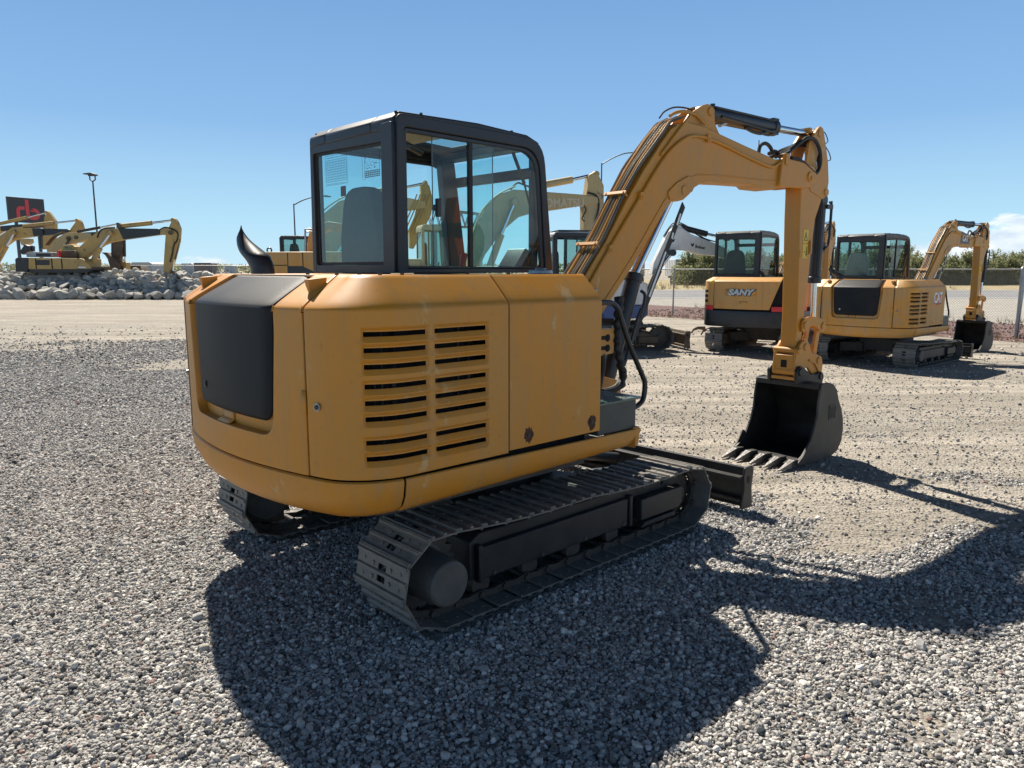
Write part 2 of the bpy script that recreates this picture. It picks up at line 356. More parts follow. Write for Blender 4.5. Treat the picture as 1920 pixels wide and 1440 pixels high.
def shoe_mesh(name, pitch, width, mat):
    """one steel track plate with three grouser bars, two mud holes and bolt heads; x along travel, z outward"""
    m = MB(); h = pitch * 0.56; w = width / 2; t = 0.008
    # plate as strips so that the two mud holes are real openings
    xs = [-h, -pitch * .26, -pitch * .08, pitch * .08, pitch * .26, h * .98]
    hol = [(1, 2), (3, 4)]
    ys = [-w, -0.035, 0.035, w]
    for i in range(5):
        for j in range(3):
            if j == 1 and i in (1, 3): continue
            m.box(xs[i], xs[i + 1], ys[j], ys[j + 1], 0, t)
    # the trailing lip bends under the next plate
    m.prism([(-h, 0), (-h - 0.012, -0.010), (-h - 0.014, -0.004), (-h, t)], -w, w)
    for gx, gh in ((-h * 0.78, 0.022), (0, 0.020), (h * 0.80, 0.022)):
        e = 0.004
        m.prism([(gx - 0.013, t), (gx - 0.007, gh), (gx + 0.007, gh), (gx + 0.013, t)], -w + e, w - e)
    for y in (-w * .80, w * .80):
        for x in (-pitch * .23, pitch * .23):
            m.cyl((x, y * .9, -0.004), (x, y * .9, t + 0.004), 0.010, n=6)
    for y in (-0.075, 0.075):
        for x in (-pitch * .2, pitch * .2):
            m.cyl((x, y, -0.006), (x, y, t + 0.007), 0.012, n=6)
    return m.build(name, mat, None, sharp=25)

def build_track(root, y0, y1, mat=TRK, n=40, geo=(-1.08, 1.1, .24, .205, .27, .235), frame_mat=FRM, detailed=True, label=None, outer=-1):
    """track (> track_shoe, drive_chain), sprocket, idler, rollers, track frame; outer = -1 when the outside faces -y"""
    xr, xf, rr, rf, zr, zf = geo
    P = resample(track_path(xr, xf, rr, rf, zr, zf), n); yc = (y0 + y1) / 2; w = y1 - y0; pitch = P[0][1]
    # chain of links on the inside
    m = MB()
    for i in range(n):
        p = P[i][0]; q = P[(i + 1) % n][0]; d = (q - p).normalized(); nn = Vector((-d.y, d.x))  # outward normal for this winding
        inn = -nn * 0.030
        for yy in (yc - .080, yc + .080):
            a = p + inn + d * -0.012; b = q + inn + d * 0.012
            for s in (-1, 1):
                pass
            prof = [p + inn * .2 - d * .0, p + inn * 1.7 - d * .012, p.lerp(q, .5) + inn * 1.25, q + inn * 1.7 + d * .012, q + inn * .2]
            m.prism([tuple(v) for v in prof], yy - .011, yy + .011)
        m.cyl((p.x + inn.x, yc - .105, p.y + inn.y), (p.x + inn.x, yc + .105, p.y + inn.y), 0.017, n=8)
    tr = m.build('drive_chain', CHN, root, sharp=30)
    sh = shoe_mesh('track_shoe', pitch, w, mat)
    for i in range(n):
        p = P[i][0]; q = P[(i + 1) % n][0]; c = (p + q) / 2; d = (q - p).normalized()
        x = Vector((d.x, 0, d.y)); z = Vector((-d.y, 0, d.x)); y = z.cross(x)
        M = Matrix.Identity(4)
        for k in range(3): M[k][0] = x[k]; M[k][1] = y[k]; M[k][2] = z[k]
        M[0][3], M[1][3], M[2][3] = c.x, yc, c.y
        if i == 0: sh.parent = tr; sh.matrix_local = M
        else: link_copy(sh, tr, M)
    s = outer; yo = y0 if s < 0 else y1; yi = y1 if s < 0 else y0
    def Y(a): return yo - s * a           # a metres inward from the outer edge
    # frame: box beam with sloping shoulders, round cut-outs shown as dark wells, idler yoke
    m = MB()
    prof = [(xr + .27, .15), (xr + .27, .36), (xr + .34, .40), (xf - .30, .39), (xf - .12, .30), (xf - .05, .30), (xf - .05, .17), (xf - .25, .15)]
    yA, yB = sorted((Y(.135), yi + s * .06)); m.prism([(x, z) for x, z in prof], yA, yB)
    yA, yB = sorted((Y(.095), Y(.135))); m.prism([(xr + .30, .155), (xr + .30, .335), (xf - .62, .335), (xf - .62, .155)], yA, yB)
    yA, yB = sorted((Y(.06), Y(.135))); m.prism([(xf - .52, .17), (xf - .52, .315), (xf - .06, .315), (xf - .06, .20), (xf - .10, .17)], yA, yB)
    yA, yB = sorted((Y(.07), Y(.135))); m.prism([(xf - .5, .115), (xf - .46, .15), (xf - .12, .15), (xf - .12, .115)], yA, yB)
    for x in (xr + .30, xf - .60): yA, yB = sorted((Y(.09), Y(.14))); m.box(x, x + .03, yA, yB, .14, .35)
    fr = m.build('track_frame', frame_mat, root, bevel=0.008)
    # drive motor drum at the rear
    m = MB()
    m.tube([(xr, Y(.26), zr), (xr, Y(.20), zr), (xr, Y(.19), zr), (xr, Y(.02), zr + .0), (xr, Y(-.035), zr), (xr, Y(-.045), zr)], [.16, .16, .128, .122, .115, .105], 32)
    m.build('travel_motor', DRUM, fr, bevel=0.004)
    m = MB()      # toothed sprocket
    pts = []
    for i in range(44):
        a = 2 * math.pi * i / 44; r_ = rr - .02 if i % 2 else rr - .055; pts.append((xr + r_ * math.cos(a), zr + r_ * math.sin(a)))
    m.prism(pts, yc - .02, yc + .02); m.build('sprocket', CHN, fr)
    m = MB(); m.tube([(xf, yc - .05, zf), (xf, yc - .045, zf), (xf, yc + .045, zf), (xf, yc + .05, zf)], [rf - .05, rf - .035, rf - .035, rf - .05], 28)
    m.tube([(xf, yc - .09, zf), (xf, yc + .09, zf)], .06, 16); m.build('idler_wheel', CHN, fr, bevel=.004)
    for i in range(5):
        x = xr + .36 + (xf - xr - .7) * i / 4
        m = MB(); m.tube([(x, yc - .066, .105), (x, yc - .03, .105), (x, yc - .03, .105), (x, yc + .03, .105), (x, yc + .03, .105), (x, yc + .066, .105)], [.062, .062, .045, .045, .062, .062], 16)
        yb = Y(.09); m.cyl((x + .05, yb - s * .03, .175), (x + .05, yb, .175), .015, n=6)
        m.build('track_roller', CHN, fr)
    x = (xr + xf) / 2; m = MB(); m.tube([(x, yc - .07, .415), (x, yc + .09, .415)], .045, 16); m.build('carrier_roller', CHN, fr)
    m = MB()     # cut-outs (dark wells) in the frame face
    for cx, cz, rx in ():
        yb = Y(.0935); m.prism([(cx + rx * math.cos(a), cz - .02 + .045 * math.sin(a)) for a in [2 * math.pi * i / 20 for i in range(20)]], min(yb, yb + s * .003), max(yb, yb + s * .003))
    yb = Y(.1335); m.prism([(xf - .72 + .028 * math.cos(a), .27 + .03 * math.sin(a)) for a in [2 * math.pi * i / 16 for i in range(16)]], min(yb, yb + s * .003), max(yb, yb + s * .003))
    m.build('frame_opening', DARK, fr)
    return tr

def build_blade(root, x, yw, z0, z1, mat=FRM, arm=.5):
    m = MB()
    prof = [(x - .02, z0), (x + .02, z0 + .0), (x + .035, z0 + .06), (x + .0, (z0 + z1) / 2), (x + .03, z1 - .03), (x + .02, z1), (x - .015, z1), (x - .02, z1 - .04), (x - .045, (z0 + z1) / 2)]
    m.prism([(a - .0, b) for a, b in prof], -yw, yw)
    for sy in (-1, 1):
        a, b = sorted((sy * yw, sy * (yw + .018)))
        m.prism(rpoly([(x - .09, z0 + .0), (x + .07, z0 - .01), (x + .05, (z0 + z1) / 2), (x + .07, z1 - .02), (x + .045, z1 + .012), (x - .05, z1 + .01), (x - .065, z1 - .05), (x - .055, (z0 + z1) / 2)], .012, 2), a, b)
    m.box(x - .10, x - .035, -yw, yw, z1 - .075, z1 - .055)
    m.box(x - .09, x - .03, -yw, yw, z0 + .05, z0 + .075)
    bl = m.build('dozer_blade', mat, root, bevel=.004)
    m = MB()
    for sy in (-.36, .36):
        m.prism([(x - .85, .22), (x - .85, .32), (x - .06, .22), (x - .06, .10)], sy - .05, sy + .05)
    m.cyl((x - .75, 0, .36), (x - .12, 0, .22), .04); m.build('blade_arm', mat, bl, bevel=.006)
    m = MB()
    for sy in (-1, 1):
        a, b = sorted((sy * (yw + .0175), sy * (yw + .0195))); m.prism([(x - .005 + .022 * math.cos(q), z1 - .085 + .03 * math.sin(q)) for q in [2 * math.pi * i / 14 for i in range(14)]], a, b)
    m.build('lifting_hole', DARK, bl)
    return bl

def undercarriage(root, w=1.1, sw=.43, frame_mat=FRM, track_mat=TRK, geo=(-1.08, 1.1, .24, .205, .27, .235), n=34, blade=True, zs=.62):
    build_track(root, -w, -w + sw, track_mat, n, geo, frame_mat, outer=-1)
    build_track(root, w - sw, w, track_mat, n, geo, frame_mat, outer=1)
    m = MB()
    m.box(-.42, .42, -.40, .40, .24, .50)
    for sx in (-1, 1):
        for sy in (-1, 1):
            m.prism([(sx * .20, sy * .30), (sx * .45, sy * .30), (sx * .62, sy * (w - sw + .06)), (sx * .30, sy * (w - sw + .06))], .20, .40, plane='xy')
    m.cyl((0, 0, .50), (0, 0, zs), .46, .46, 40); m.cyl((0, 0, .50), (0, 0, .56), .52, .52, 40)
    m.build('chassis', frame_mat, root, bevel=.01)
    if blade: build_blade(root, 1.74, 1.13, .03, .33, frame_mat)

# ---- the bodywork of the tail: everything is swept along this plan line, rear centre -> right side -> front
def tail_plan(R0=1.70, ys=1.053, xfront=.13):
    P = []
    yy = lin(0, .82, 46)
    arc = [(-1.682 + .183 * y * y, -y) for y in yy]
    a = Vector(arc[-1]); ta = (Vector(arc[-1]) - Vector(arc[-2])).normalized()
    b = Vector((-1.22, -ys)); 
    # corner blend as a cubic from the arc to the straight side
    p0 = a; p1 = a + ta * .12; p2 = b + Vector((-.18, 0)); p3 = b
    cor = [((1 - t) ** 3) * p0 + 3 * t * (1 - t) ** 2 * p1 + 3 * t * t * (1 - t) * p2 + t ** 3 * p3 for t in lin(0, 1, 19)[1:]]
    st = [Vector((x, -ys)) for x in lin(-1.22, xfront, 40)[1:]]
    P = [Vector(p) for p in arc] + cor + st
    S = [0.0]
    for i in range(1, len(P)): S.append(S[-1] + (P[i] - P[i - 1]).length)
    return P, S
class Plan:
    def __init__(s, **k):
        s.P, s.S = tail_plan(**k); s.px = [p.x for p in s.P]; s.py = [p.y for p in s.P]
    def at(s, u):
        sg = 1
        if u < 0: sg = -1; u = -u
        x = float(np.interp(u, s.S, s.px)); y = float(np.interp(u, s.S, s.py))
        e = .01; x2 = float(np.interp(u + e, s.S, s.px)); y2 = float(np.interp(u + e, s.S, s.py))
        x1 = float(np.interp(max(0, u - e), s.S, s.px)); y1 = float(np.interp(max(0, u - e), s.S, s.py))
        t = Vector((x2 - x1, y2 - y1)).normalized(); n = Vector((t.y, -t.x))
        if u < 1e-6: n = Vector((-1, 0))
        if u + e > s.S[-1]: n = Vector((0, -1))
        return Vector((x, y * sg)), Vector((n.x, n.y * sg))      # point and outward normal
    def find(s, y=None, x=None):
        if y is not None: return float(np.interp(abs(y), [-q for q in s.py[:64]], s.S[:64]))
        i = [j for j in range(len(s.P)) if s.P[j].y < -1.0]; return float(np.interp(x, [s.px[j] for j in i], [s.S[j] for j in i]))
TP = Plan()
def bevel_in(u, d=0):
    """how far the top of the bodywork leans in at plan position u"""
    a = abs(u); t = min(1, max(0, (a - .40) / .9)); t = t * t * (3 - 2 * t)
    return .26 * (1 - t) + .150 * t
def body_pt(plan, u, z, off=0.0, zb=1.605, zt=1.762):
    """point of the body skin: vertical to zb, then leaning in to zt"""
    p, n = plan.at(u)
    if z <= zb: ins = 0
    else:
        t = min(1.0, (z - zb) / (zt - zb)); ins = bevel_in(u) * (1.12 * t * t / (t + .12))
    q = p + n * (off - ins)
    return (q.x, q.y, z)
def zrows(z0, zb=1.605, zt=1.762, dz=.04):
    n = max(2, int((zb - z0) / dz)); r = [z0 + (zb - z0) * i / n for i in range(n)]
    r += [zb - .008, zb, zb + .010] + [zb + (zt - zb) * t for t in (.1, .18, .25, .35, .5, .75, .9, 1.0)]
    return sorted(set(round(a, 4) for a in r))
def skin_panel(plan, us, zs, mask=None, off=None, umap=None):
    m = MB(); nu = len(us); nz = len(zs)
    for j, z in enumerate(zs):
        for i, u in enumerate(us):
            uu = umap(u, z) if umap else u
            m.v.append(body_pt(plan, uu, z, off(uu, z) if off else 0.0))
    for j in range(nz - 1):
        for i in range(nu - 1):
            if mask and mask((us[i] + us[i + 1]) / 2, (zs[j] + zs[j + 1]) / 2): continue
            m.f.append((j * nu + i, j * nu + i + 1, (j + 1) * nu + i + 1, (j + 1) * nu + i))
    return m
def cut_lines(a, b, cuts, step):
    L = {round(a, 4), round(b, 4)} | {round(c, 4) for c in cuts if a < c < b}
    L = sorted(L); out = []
    for i in range(len(L) - 1):
        n = max(1, int(math.ceil((L[i + 1] - L[i]) / step)))
        out += [L[i] + (L[i + 1] - L[i]) * k / n for k in range(n)]
    return out + [L[-1]]

def build_house(root, paint=YEL, cover=COVER, main=True, decals=False):
    pl = TP
    uC = pl.find(y=.49); uS = pl.find(y=.728); uD = pl.find(x=-.605); uE = pl.S[-1]
    zt = 1.762
    # --- counterweight: two pillars, the sill under the cover, rounded inner corners
    zo = .985; rr = .080
    def half(z):
        hw = uC + .035 - .045 * max(0, (1.5 - z) / .5)
        if z < zo + rr: return hw - rr + math.sqrt(max(0, rr * rr - (rr - (z - zo)) ** 2))
        return hw
    zs_hi = sorted(set([zo + rr * t for t in (0, .04, .12, .25, .4, .6, .8, 1)] + [z for z in zrows(zo + rr + .03)]))
    m = MB(); lo = [.828 + (zo - .828) * i / 4 for i in range(5)]; h0 = half(zo); zs_hi = sorted(set(lo + zs_hi))
    for sg in (1, -1):
        us = lin(0, 1, 9)
        a = skin_panel(pl, list(us), zs_hi, umap=lambda t, z, sg=sg: sg * (half(max(z, zo)) + (uS - .006 - half(max(z, zo))) * t)); m.add(a.v, a.f)
    a = skin_panel(pl, list(lin(-1, 1, 31)), lo, umap=lambda t, z: t * h0); m.add(a.v, a.f)
    # weld will not join the sill top with the pillar feet exactly, so overlap them with a second strip
    cw = m.build('counterweight', paint, root, weld=True, solid=.075, bevel=.014, seg=3)
    fix_out(cw)
    # tail skirt casting below, curved under
    def skirt(u0, u1, zbot, n, name, prof):
        m = MB(); us = lin(u0, u1, n)
        for (z, ins) in prof:
            for u in us:
                p, nn = pl.at(u); zz = .822 - (.822 - zbot(u)) * z; q = p + nn * (.004 - ins); m.v.append((q.x, q.y, zz))
        nu = len(us)
        for j in range(len(prof) - 1):
            for i in range(nu - 1): m.f.append((j * nu + i, j * nu + i + 1, (j + 1) * nu + i + 1, (j + 1) * nu + i))
        o = m.build(name, paint, root, solid=.02, bevel=.006); fix_out(o); return o
    prof = [(0, .012), (.04, .002), (.12, 0), (.5, .012), (.8, .040), (.95, .075), (1.0, .12), (1.0, .30)]
    uq = pl.find(x=-1.27)
    sk1 = skirt(-uq + .004, uq - .004, lambda u: .605 + .06 * min(1, (abs(u) / uq)) ** 2 * .6, 61, 'counterweight_base', prof)
    sk2 = skirt(uq + .004, uE + .37, lambda u: .640 + .05 * max(0, (u - uq) / 1.8), 40, 'side_skirt', prof) if False else None
    # side skirts run straight on both sides, with a raked front end
    for sy in (1, -1):
        m = MB(); x0, x1 = -1.262, .53; Yo = 1.057
        rows = [(0, .012), (.04, .002), (.12, 0), (.5, .008), (.8, .030), (.95, .062), (1.0, .10), (1.0, .30)]
        xs = lin(x0, x1, 24)
        for (t, ins) in rows:
            for x in xs:
                zb = .642 + .055 * (x - x0) / (x1 - x0)
                z = .822 - (.822 - zb) * t
                xx = x - (.055 * t ** 1.5) * max(0, (x - .3) / .23) 
                m.v.append((xx, -sy * (Yo - ins), z - .022 * max(0, (x - x0) / (x1 - x0))))
        nu = len(xs)
        for j in range(len(rows) - 1):
            for i in range(nu - 1): m.f.append((j * nu + i, j * nu + i + 1, (j + 1) * nu + i + 1, (j + 1) * nu + i))
        m.prism([(x1 - .004, .80), (x1 - .02, .70), (x1 - .055, .68), (x1 - .055, .80)], -sy * (Yo - .004), -sy * (Yo - .25))
        o = m.build('side_skirt', paint, root, solid=.012, bevel=.005); fix_out(o)
    # --- cover at the rear, slightly proud and domed
    def cu(t, z):
        hw = uC - .012 - .045 * max(0, (1.5 - z) / .5)
        zo2 = 1.045; r2 = .07
        if z < zo2 + r2: hw = hw - r2 + math.sqrt(max(0, r2 * r2 - (r2 - (z - zo2)) ** 2))
        return t * hw
    zc = sorted(set([1.045 + .07 * t for t in (0, .05, .15, .3, .5, .75, 1)] + zrows(1.15)))
    tt = [-1, -.985, -.96, -.9] + list(lin(-.8, .8, 17)) + [.9, .96, .985, 1]
    edge = lambda t: 0 if abs(t) < .9 else (abs(t) - .9) / .1
    m = MB(); nu = len(tt)
    for z in zc:
        ez = max(0, 1 - (z - 1.045) / .03)
        for t in tt:
            d = -.014 - .022 * max(edge(t) ** 2, ez ** 2) - .05 * (max(0, (z - 1.70) / .062)) * 0
            m.v.append(body_pt(pl, cu(t, z), z, d))
    for j in range(len(zc) - 1):
        for i in range(nu - 1): m.f.append((j * nu + i, j * nu + i + 1, (j + 1) * nu + i + 1, (j + 1) * nu + i))
    cv = m.build('rear_cover', cover, root, solid=.02); fix_out(cv)
    m = MB(); p = Vector(body_pt(pl, .32, 1.155, .028)); n = pl.at(.32)[1]; n3 = Vector((n.x, n.y * 1, 0))
    for sgn, cc in ((1, 1),):
        p = Vector(body_pt(pl, -.30, 1.16, -.014)); n = pl.at(-.30)[1]; n3 = Vector((n.x, n.y, 0))
        m.cyl(p - n3 * .01, p + n3 * .005, .020, n=20); m.cyl(p + n3 * .004, p + n3 * .009, .011, n=16)
    m.build('cover_lock', STEEL if not main else BLK, cv)
    a = skin_panel(pl, lin(-uC - .02, uC + .02, 14), zrows(.955), off=lambda u, z: -.050)
    rc = a.build('cover_recess', paint, cw, solid=.01); fix_out(rc)
    a = skin_panel(pl, lin(-.13, .03, 6), [.987, 1.003, 1.06], off=lambda u, z: -.044 + (.034 if z < .99 else 0)); gn = a.build('grip_notch', paint, cw, solid=.006); fix_out(gn)
    # --- louvred engine door on the right, plain one on the left
    s1a, s1b = pl.find(x=-1.132) - .315, pl.find(x=-1.125)
    s2a, s2b = pl.find(x=-1.07), pl.find(x=-.752)
    rows = [1.500, 1.427, 1.352, 1.262, 1.186, 1.112, 1.002, .926]
    hh = .0108
    zcuts = []; 
    for z in rows: zcuts += [z - hh, z + hh, z - hh - .026, z + hh + .006, z - hh - .030]
    ucuts = [s1a, s1b, s2a, s2b, s1a - .022, s1b + .022, s2a - .018, s2b + .022]
    zA, zB = .832, zt
    us = cut_lines(uS + .007, uD - .005, ucuts, .022 if main else .05); zs = [z for z in cut_lines(zA, 1.60, zcuts, .02 if main else .05)] + [1.605, 1.613] + [1.605 + .157 * t for t in (.1, .18, .25, .35, .5, .75, .9, 1)]
    cols = ((s1a, s1b), (s2a, s2b))
    def mask(u, z): return any(a < u < b for a, b in cols) and any(abs(z - r) < hh for r in rows)
    def off(u, z):
        for a, b in cols:
            if a - .0225 < u < b + .0225:
                for r in rows:
                    if r - hh - .0005 <= z <= r + hh + .0065: 
                        inside = (a - .001 <= u <= b + .001)
                        return -.019 if (inside and z < r + hh + .001) else (-.019 if (inside) else -.004)
                    if r - hh - .0265 <= z < r - hh: return -.019 + .020 * (r - hh - z) / .026 if a - .001 <= u <= b + .001 else -.002
        return 0.0
    d = skin_panel(pl, us, zs, mask, off)
    dr = d.build('engine_door', paint, root, solid=.012, bevel=.004 if main else 0, sharp=28); fix_out(dr)
    m = MB(); p, n = pl.at(uS + .075); n3 = Vector((n.x, n.y, 0)); p3 = Vector((p.x, p.y, 1.165))
    m.cyl(p3 - n3 * .002, p3 + n3 * .010, .019, n=20); lk = m.build('door_lock', STEEL, dr)
    m = MB(); m.cyl(p3 + n3 * .009, p3 + n3 * .013, .012, n=16); m.build('lock_barrel', BLK, lk)
    m = MB(); m.add(*(lambda a: (a.v, a.f))(skin_panel(pl, [uS - .028, uS + .0, uS + .028][:2], [1.12, 1.235], off=lambda u, z: .004))); m.build('door_hinge', paint, dr, solid=.006)
    us = cut_lines(uS + .007, uD - .005, [], .04)
    d = skin_panel(pl, [-u for u in us], zrows(.832)); o = d.build('left_door', paint, root, solid=.012, bevel=.004); fix_out(o)
    m = MB(); m.add(*(lambda a: (a.v, a.f))(skin_panel(pl, [-(uS + .0), -(uS + .02)], lin(.84, 1.60, 6), off=lambda u, z: .002))); fix_out(m.build('door_seal', RUB, o, solid=.010))
    p, n = pl.at(-(uS + .075)); n3 = Vector((n.x, n.y, 0)); p3 = Vector((p.x, p.y, 1.165)); m = MB(); m.cyl(p3 - n3 * .002, p3 + n3 * .010, .017, n=16); m.build('door_lock', STEEL, o)
    # --- front side panel (fuel/hydraulic compartment) with a flat front end
    us = cut_lines(uD + .005, uE, [], .04); zs = zrows(.842)
    d = skin_panel(pl, us, zs)
    nz = len(zs); base = [body_pt(pl, uE, z) for z in zs]
    o0 = len(d.v); d.v += [(x, y, z) for x, y, z in base] + [(x, -.62, z) for x, y, z in base]
    for j in range(nz - 1): d.f.append((o0 + j, o0 + nz + j, o0 + nz + j + 1, o0 + j + 1))
    sp = d.build('side_panel', paint, root, weld=True, solid=.012, bevel=.007, seg=3); fix_out(sp)
    if main:
        for x, z in ((-.462, .905), (.055, .905)):
            rng = random.Random(int(x * 100)); m = MB()
            pts = [(x + (.026 + .016 * rng.random()) * math.cos(a), z + (.034 + .020 * rng.random()) * math.sin(a)) for a in [2 * math.pi * i / 22 for i in range(22)]]
            m.prism(pts, -1.0535, -1.0515); rs = m.build('rust_patch', RUSTM, sp, bevel=0)
            m = MB(); m.cyl((x, -1.051, z), (x, -1.058, z), .012, n=10); m.build('bolt', BLK, rs)
    else:
        m = MB()
        for x in (-.46, .055): m.cyl((x, -1.05, .905), (x, -1.057, .905), .013, n=10)
        m.build('bolt', BLK, sp)
    # left front panel (mostly behind the cab)
    m = MB(); m.prism([(-.60, .842), (-.60, 1.60), (.75, 1.60), (.95, 1.2), (1.0, .842)], 1.03, 1.053); m.build('left_side_panel', paint, root, bevel=.006)
    # --- top deck
    m = MB(); ring = []
    for u in list(lin(-uE, uE, 90)):
        x, y, z = body_pt(pl, u, zt); ring.append((x, y))
    m.prism(ring, zt - .012, zt - .002, plane='xy'); dk = m.build('top_deck', paint, root, bevel=0)
    for yy in (.645, -.645):
        m = MB(); x0 = -1.50; w = .026
        m.add([(x0 - .015, yy - w, 1.742), (x0 - .015, yy + w, 1.742), (x0 + .08, yy + w, 1.750), (x0 + .08, yy - w, 1.750), (x0 - .012, yy - w * .8, 1.715), (x0 - .012, yy + w * .8, 1.715), (x0 - .005, yy - w * .2, 1.675), (x0 - .005, yy + w * .2, 1.675), (x0 + .07, yy + w * .5, 1.67), (x0 + .07, yy - w * .5, 1.67)],
              [(0, 3, 2, 1), (0, 1, 5, 4), (4, 5, 7, 6), (6, 7, 8, 9), (1, 2, 8, 7, 5), (0, 4, 6, 9, 3), (3, 9, 8, 2)])
        m.build('lifting_boss', paint, root, bevel=.005, seg=2)
    m = MB()
    for (x, y) in ((-1.30, -.55), (-1.24, -.66), (-1.16, -.72), (-1.05, -.75), (-1.35, -.35), (-.72, -.86), (-.45, -.88)):
        m.cyl((x, y, zt - .006), (x, y, zt + .008), .011, n=6)
    m.build('deck_bolt', BLK, dk)
    # --- dark inside, and the floor frame
    m = MB(); inner = [tuple(pl.at(u)[0] + pl.at(u)[1] * -.11) for u in lin(-uE, uE, 80)]
    m.prism([(x, y) for x, y in inner], .80, 1.60, plane='xy'); eb = m.build('engine_bay', DARK, root)
    for k, (u0_, w_) in enumerate(((s1a + .05, .012), (s1a + .10, .010), (s1a + .17, .03), (s2a + .06, .008), (s2a + .20, .01), (s2a + .26, .05))):
        m = MB(); m.add(*(lambda q: (q.v, q.f))(skin_panel(pl, [u0_, u0_ + w_], [.9, 1.52], off=lambda u, z: -.095))); m.build('engine_pipe', GREYP if k in (1, 4) else BLK, eb, solid=.004)
    m = MB(); m.prism([(x, y) for x, y in [tuple(pl.at(u)[0] + pl.at(u)[1] * -.12) for u in lin(-uE, uE, 60)]] + [(1.0, .35), (1.0, 1.0)][::-1] * 0, .62, .80, plane='xy')
    m.box(.0, .95, -.55, .98, .66, .80); m.build('main_frame', FRM, root)
    # right front step box with a diamond plate lid
    m = MB(); m.box(.14, .505, -1.03, -.62, .80, .985); sb = m.build('step_box', GREYP, root, bevel=.006)
    m = MB(); m.box(.13, .535, -1.045, -.60, .985, 1.0)
    for i in range(9):
        for j in range(9):
            x = .155 + i * .043; y = -1.02 + j * .045; a = .013; dd = 1 if (i + j) % 2 else -1
            m.add([(x - a, y - a * .8 * dd, 1.0015), (x - a + .004, y - a * .8 * dd - .005, 1.0015), (x + a, y + a * .8 * dd, 1.0015), (x + a - .004, y + a * .8 * dd + .005, 1.0015), (x, y, 1.0055)], [(0, 1, 4), (1, 2, 4), (2, 3, 4), (3, 0, 4)])
    m.build('step_plate', PLATE, sb, bevel=.003)
    m = MB()
    H = [(.13, -.955, 1.592), (.25, -.955, 1.592), (.34, -.955, 1.585), (.40, -.955, 1.545), (.43, -.955, 1.49), (.52, -.955, 1.32), (.67, -.955, 1.10), (.69, -.955, 1.06), (.69, -.955, 1.0), (.67, -.955, .945), (.61, -.955, .915), (.50, -.955, .905)]
    m.curve_tube(H, .017, 12, 5); m.build('grab_rail', BLK, root)
    m = MB(); m.curve_tube([(-.02, -.70, zt - .01), (-.02, -.70, zt + .01)], .05, 20); m.cyl((-.02, -.70, zt), (-.02, -.70, zt + .022), .075, .07, 28); m.cyl((-.02, -.70, zt + .022), (-.02, -.70, zt + .035), .035, .03, 18)
    m.build('filler_cap', STEEL, root, bevel=.004)
    # exhaust horn
    m = MB(); zz0 = zt - .02
    m.curve_tube([(-1.16, .57, zz0), (-1.16, .58, zz0 + .06), (-1.17, .625, zz0 + .13), (-1.19, .70, zz0 + .20), (-1.20, .77, zz0 + .27)], .070, 20, 6)
    o = m.build('exhaust_pipe', BLK, root)
    # slant the mouth of the exhaust by squeezing its far end to a point
    for v in o.data.vertices:
        t = (v.co.z - (zz0 + .13)) / .17
        if t > 0:
            yy = .5
            v.co.y = v.co.y + (0.80 - v.co.y) * min(1, t) * .75; v.co.x = -1.19 + (v.co.x + 1.19) * max(.12, 1 - t * .9)
    if decals:
        M = basis((-.25, -1.056, 1.385), (1, 0, 0), (0, 0, 1))
        m = MB(); m.prism([(-.30, 1.24), (-.16, 1.24), (-.10, 1.34), (-.10, 1.42), (-.12, 1.46), (-.36, 1.30)], -1.0555, -1.0535); m.build('maker_badge', REDP, sp)
        text_mesh('maker_lettering', 'CAT', .29, LETW, sp, M, bold=.011, xs=.74)
        text_mesh('maker_lettering_shadow', 'CAT', .29, INK, sp, basis((-.243, -1.0545, 1.378), (1, 0, 0), (0, 0, 1)), bold=.020, xs=.74)
    return sp
def fix_out(o):
    """make the solidified skins face outward: away from the machine's middle"""
    bm = bmesh.new(); bm.from_mesh(o.data); c = Vector((-.4, 0, 1.0))
    for f in bm.faces:
        d = f.calc_center_median() - c; d.z *= .4
        if f.normal.dot(d) < 0: f.normal_flip()
    bm.to_mesh(o.data); bm.free()

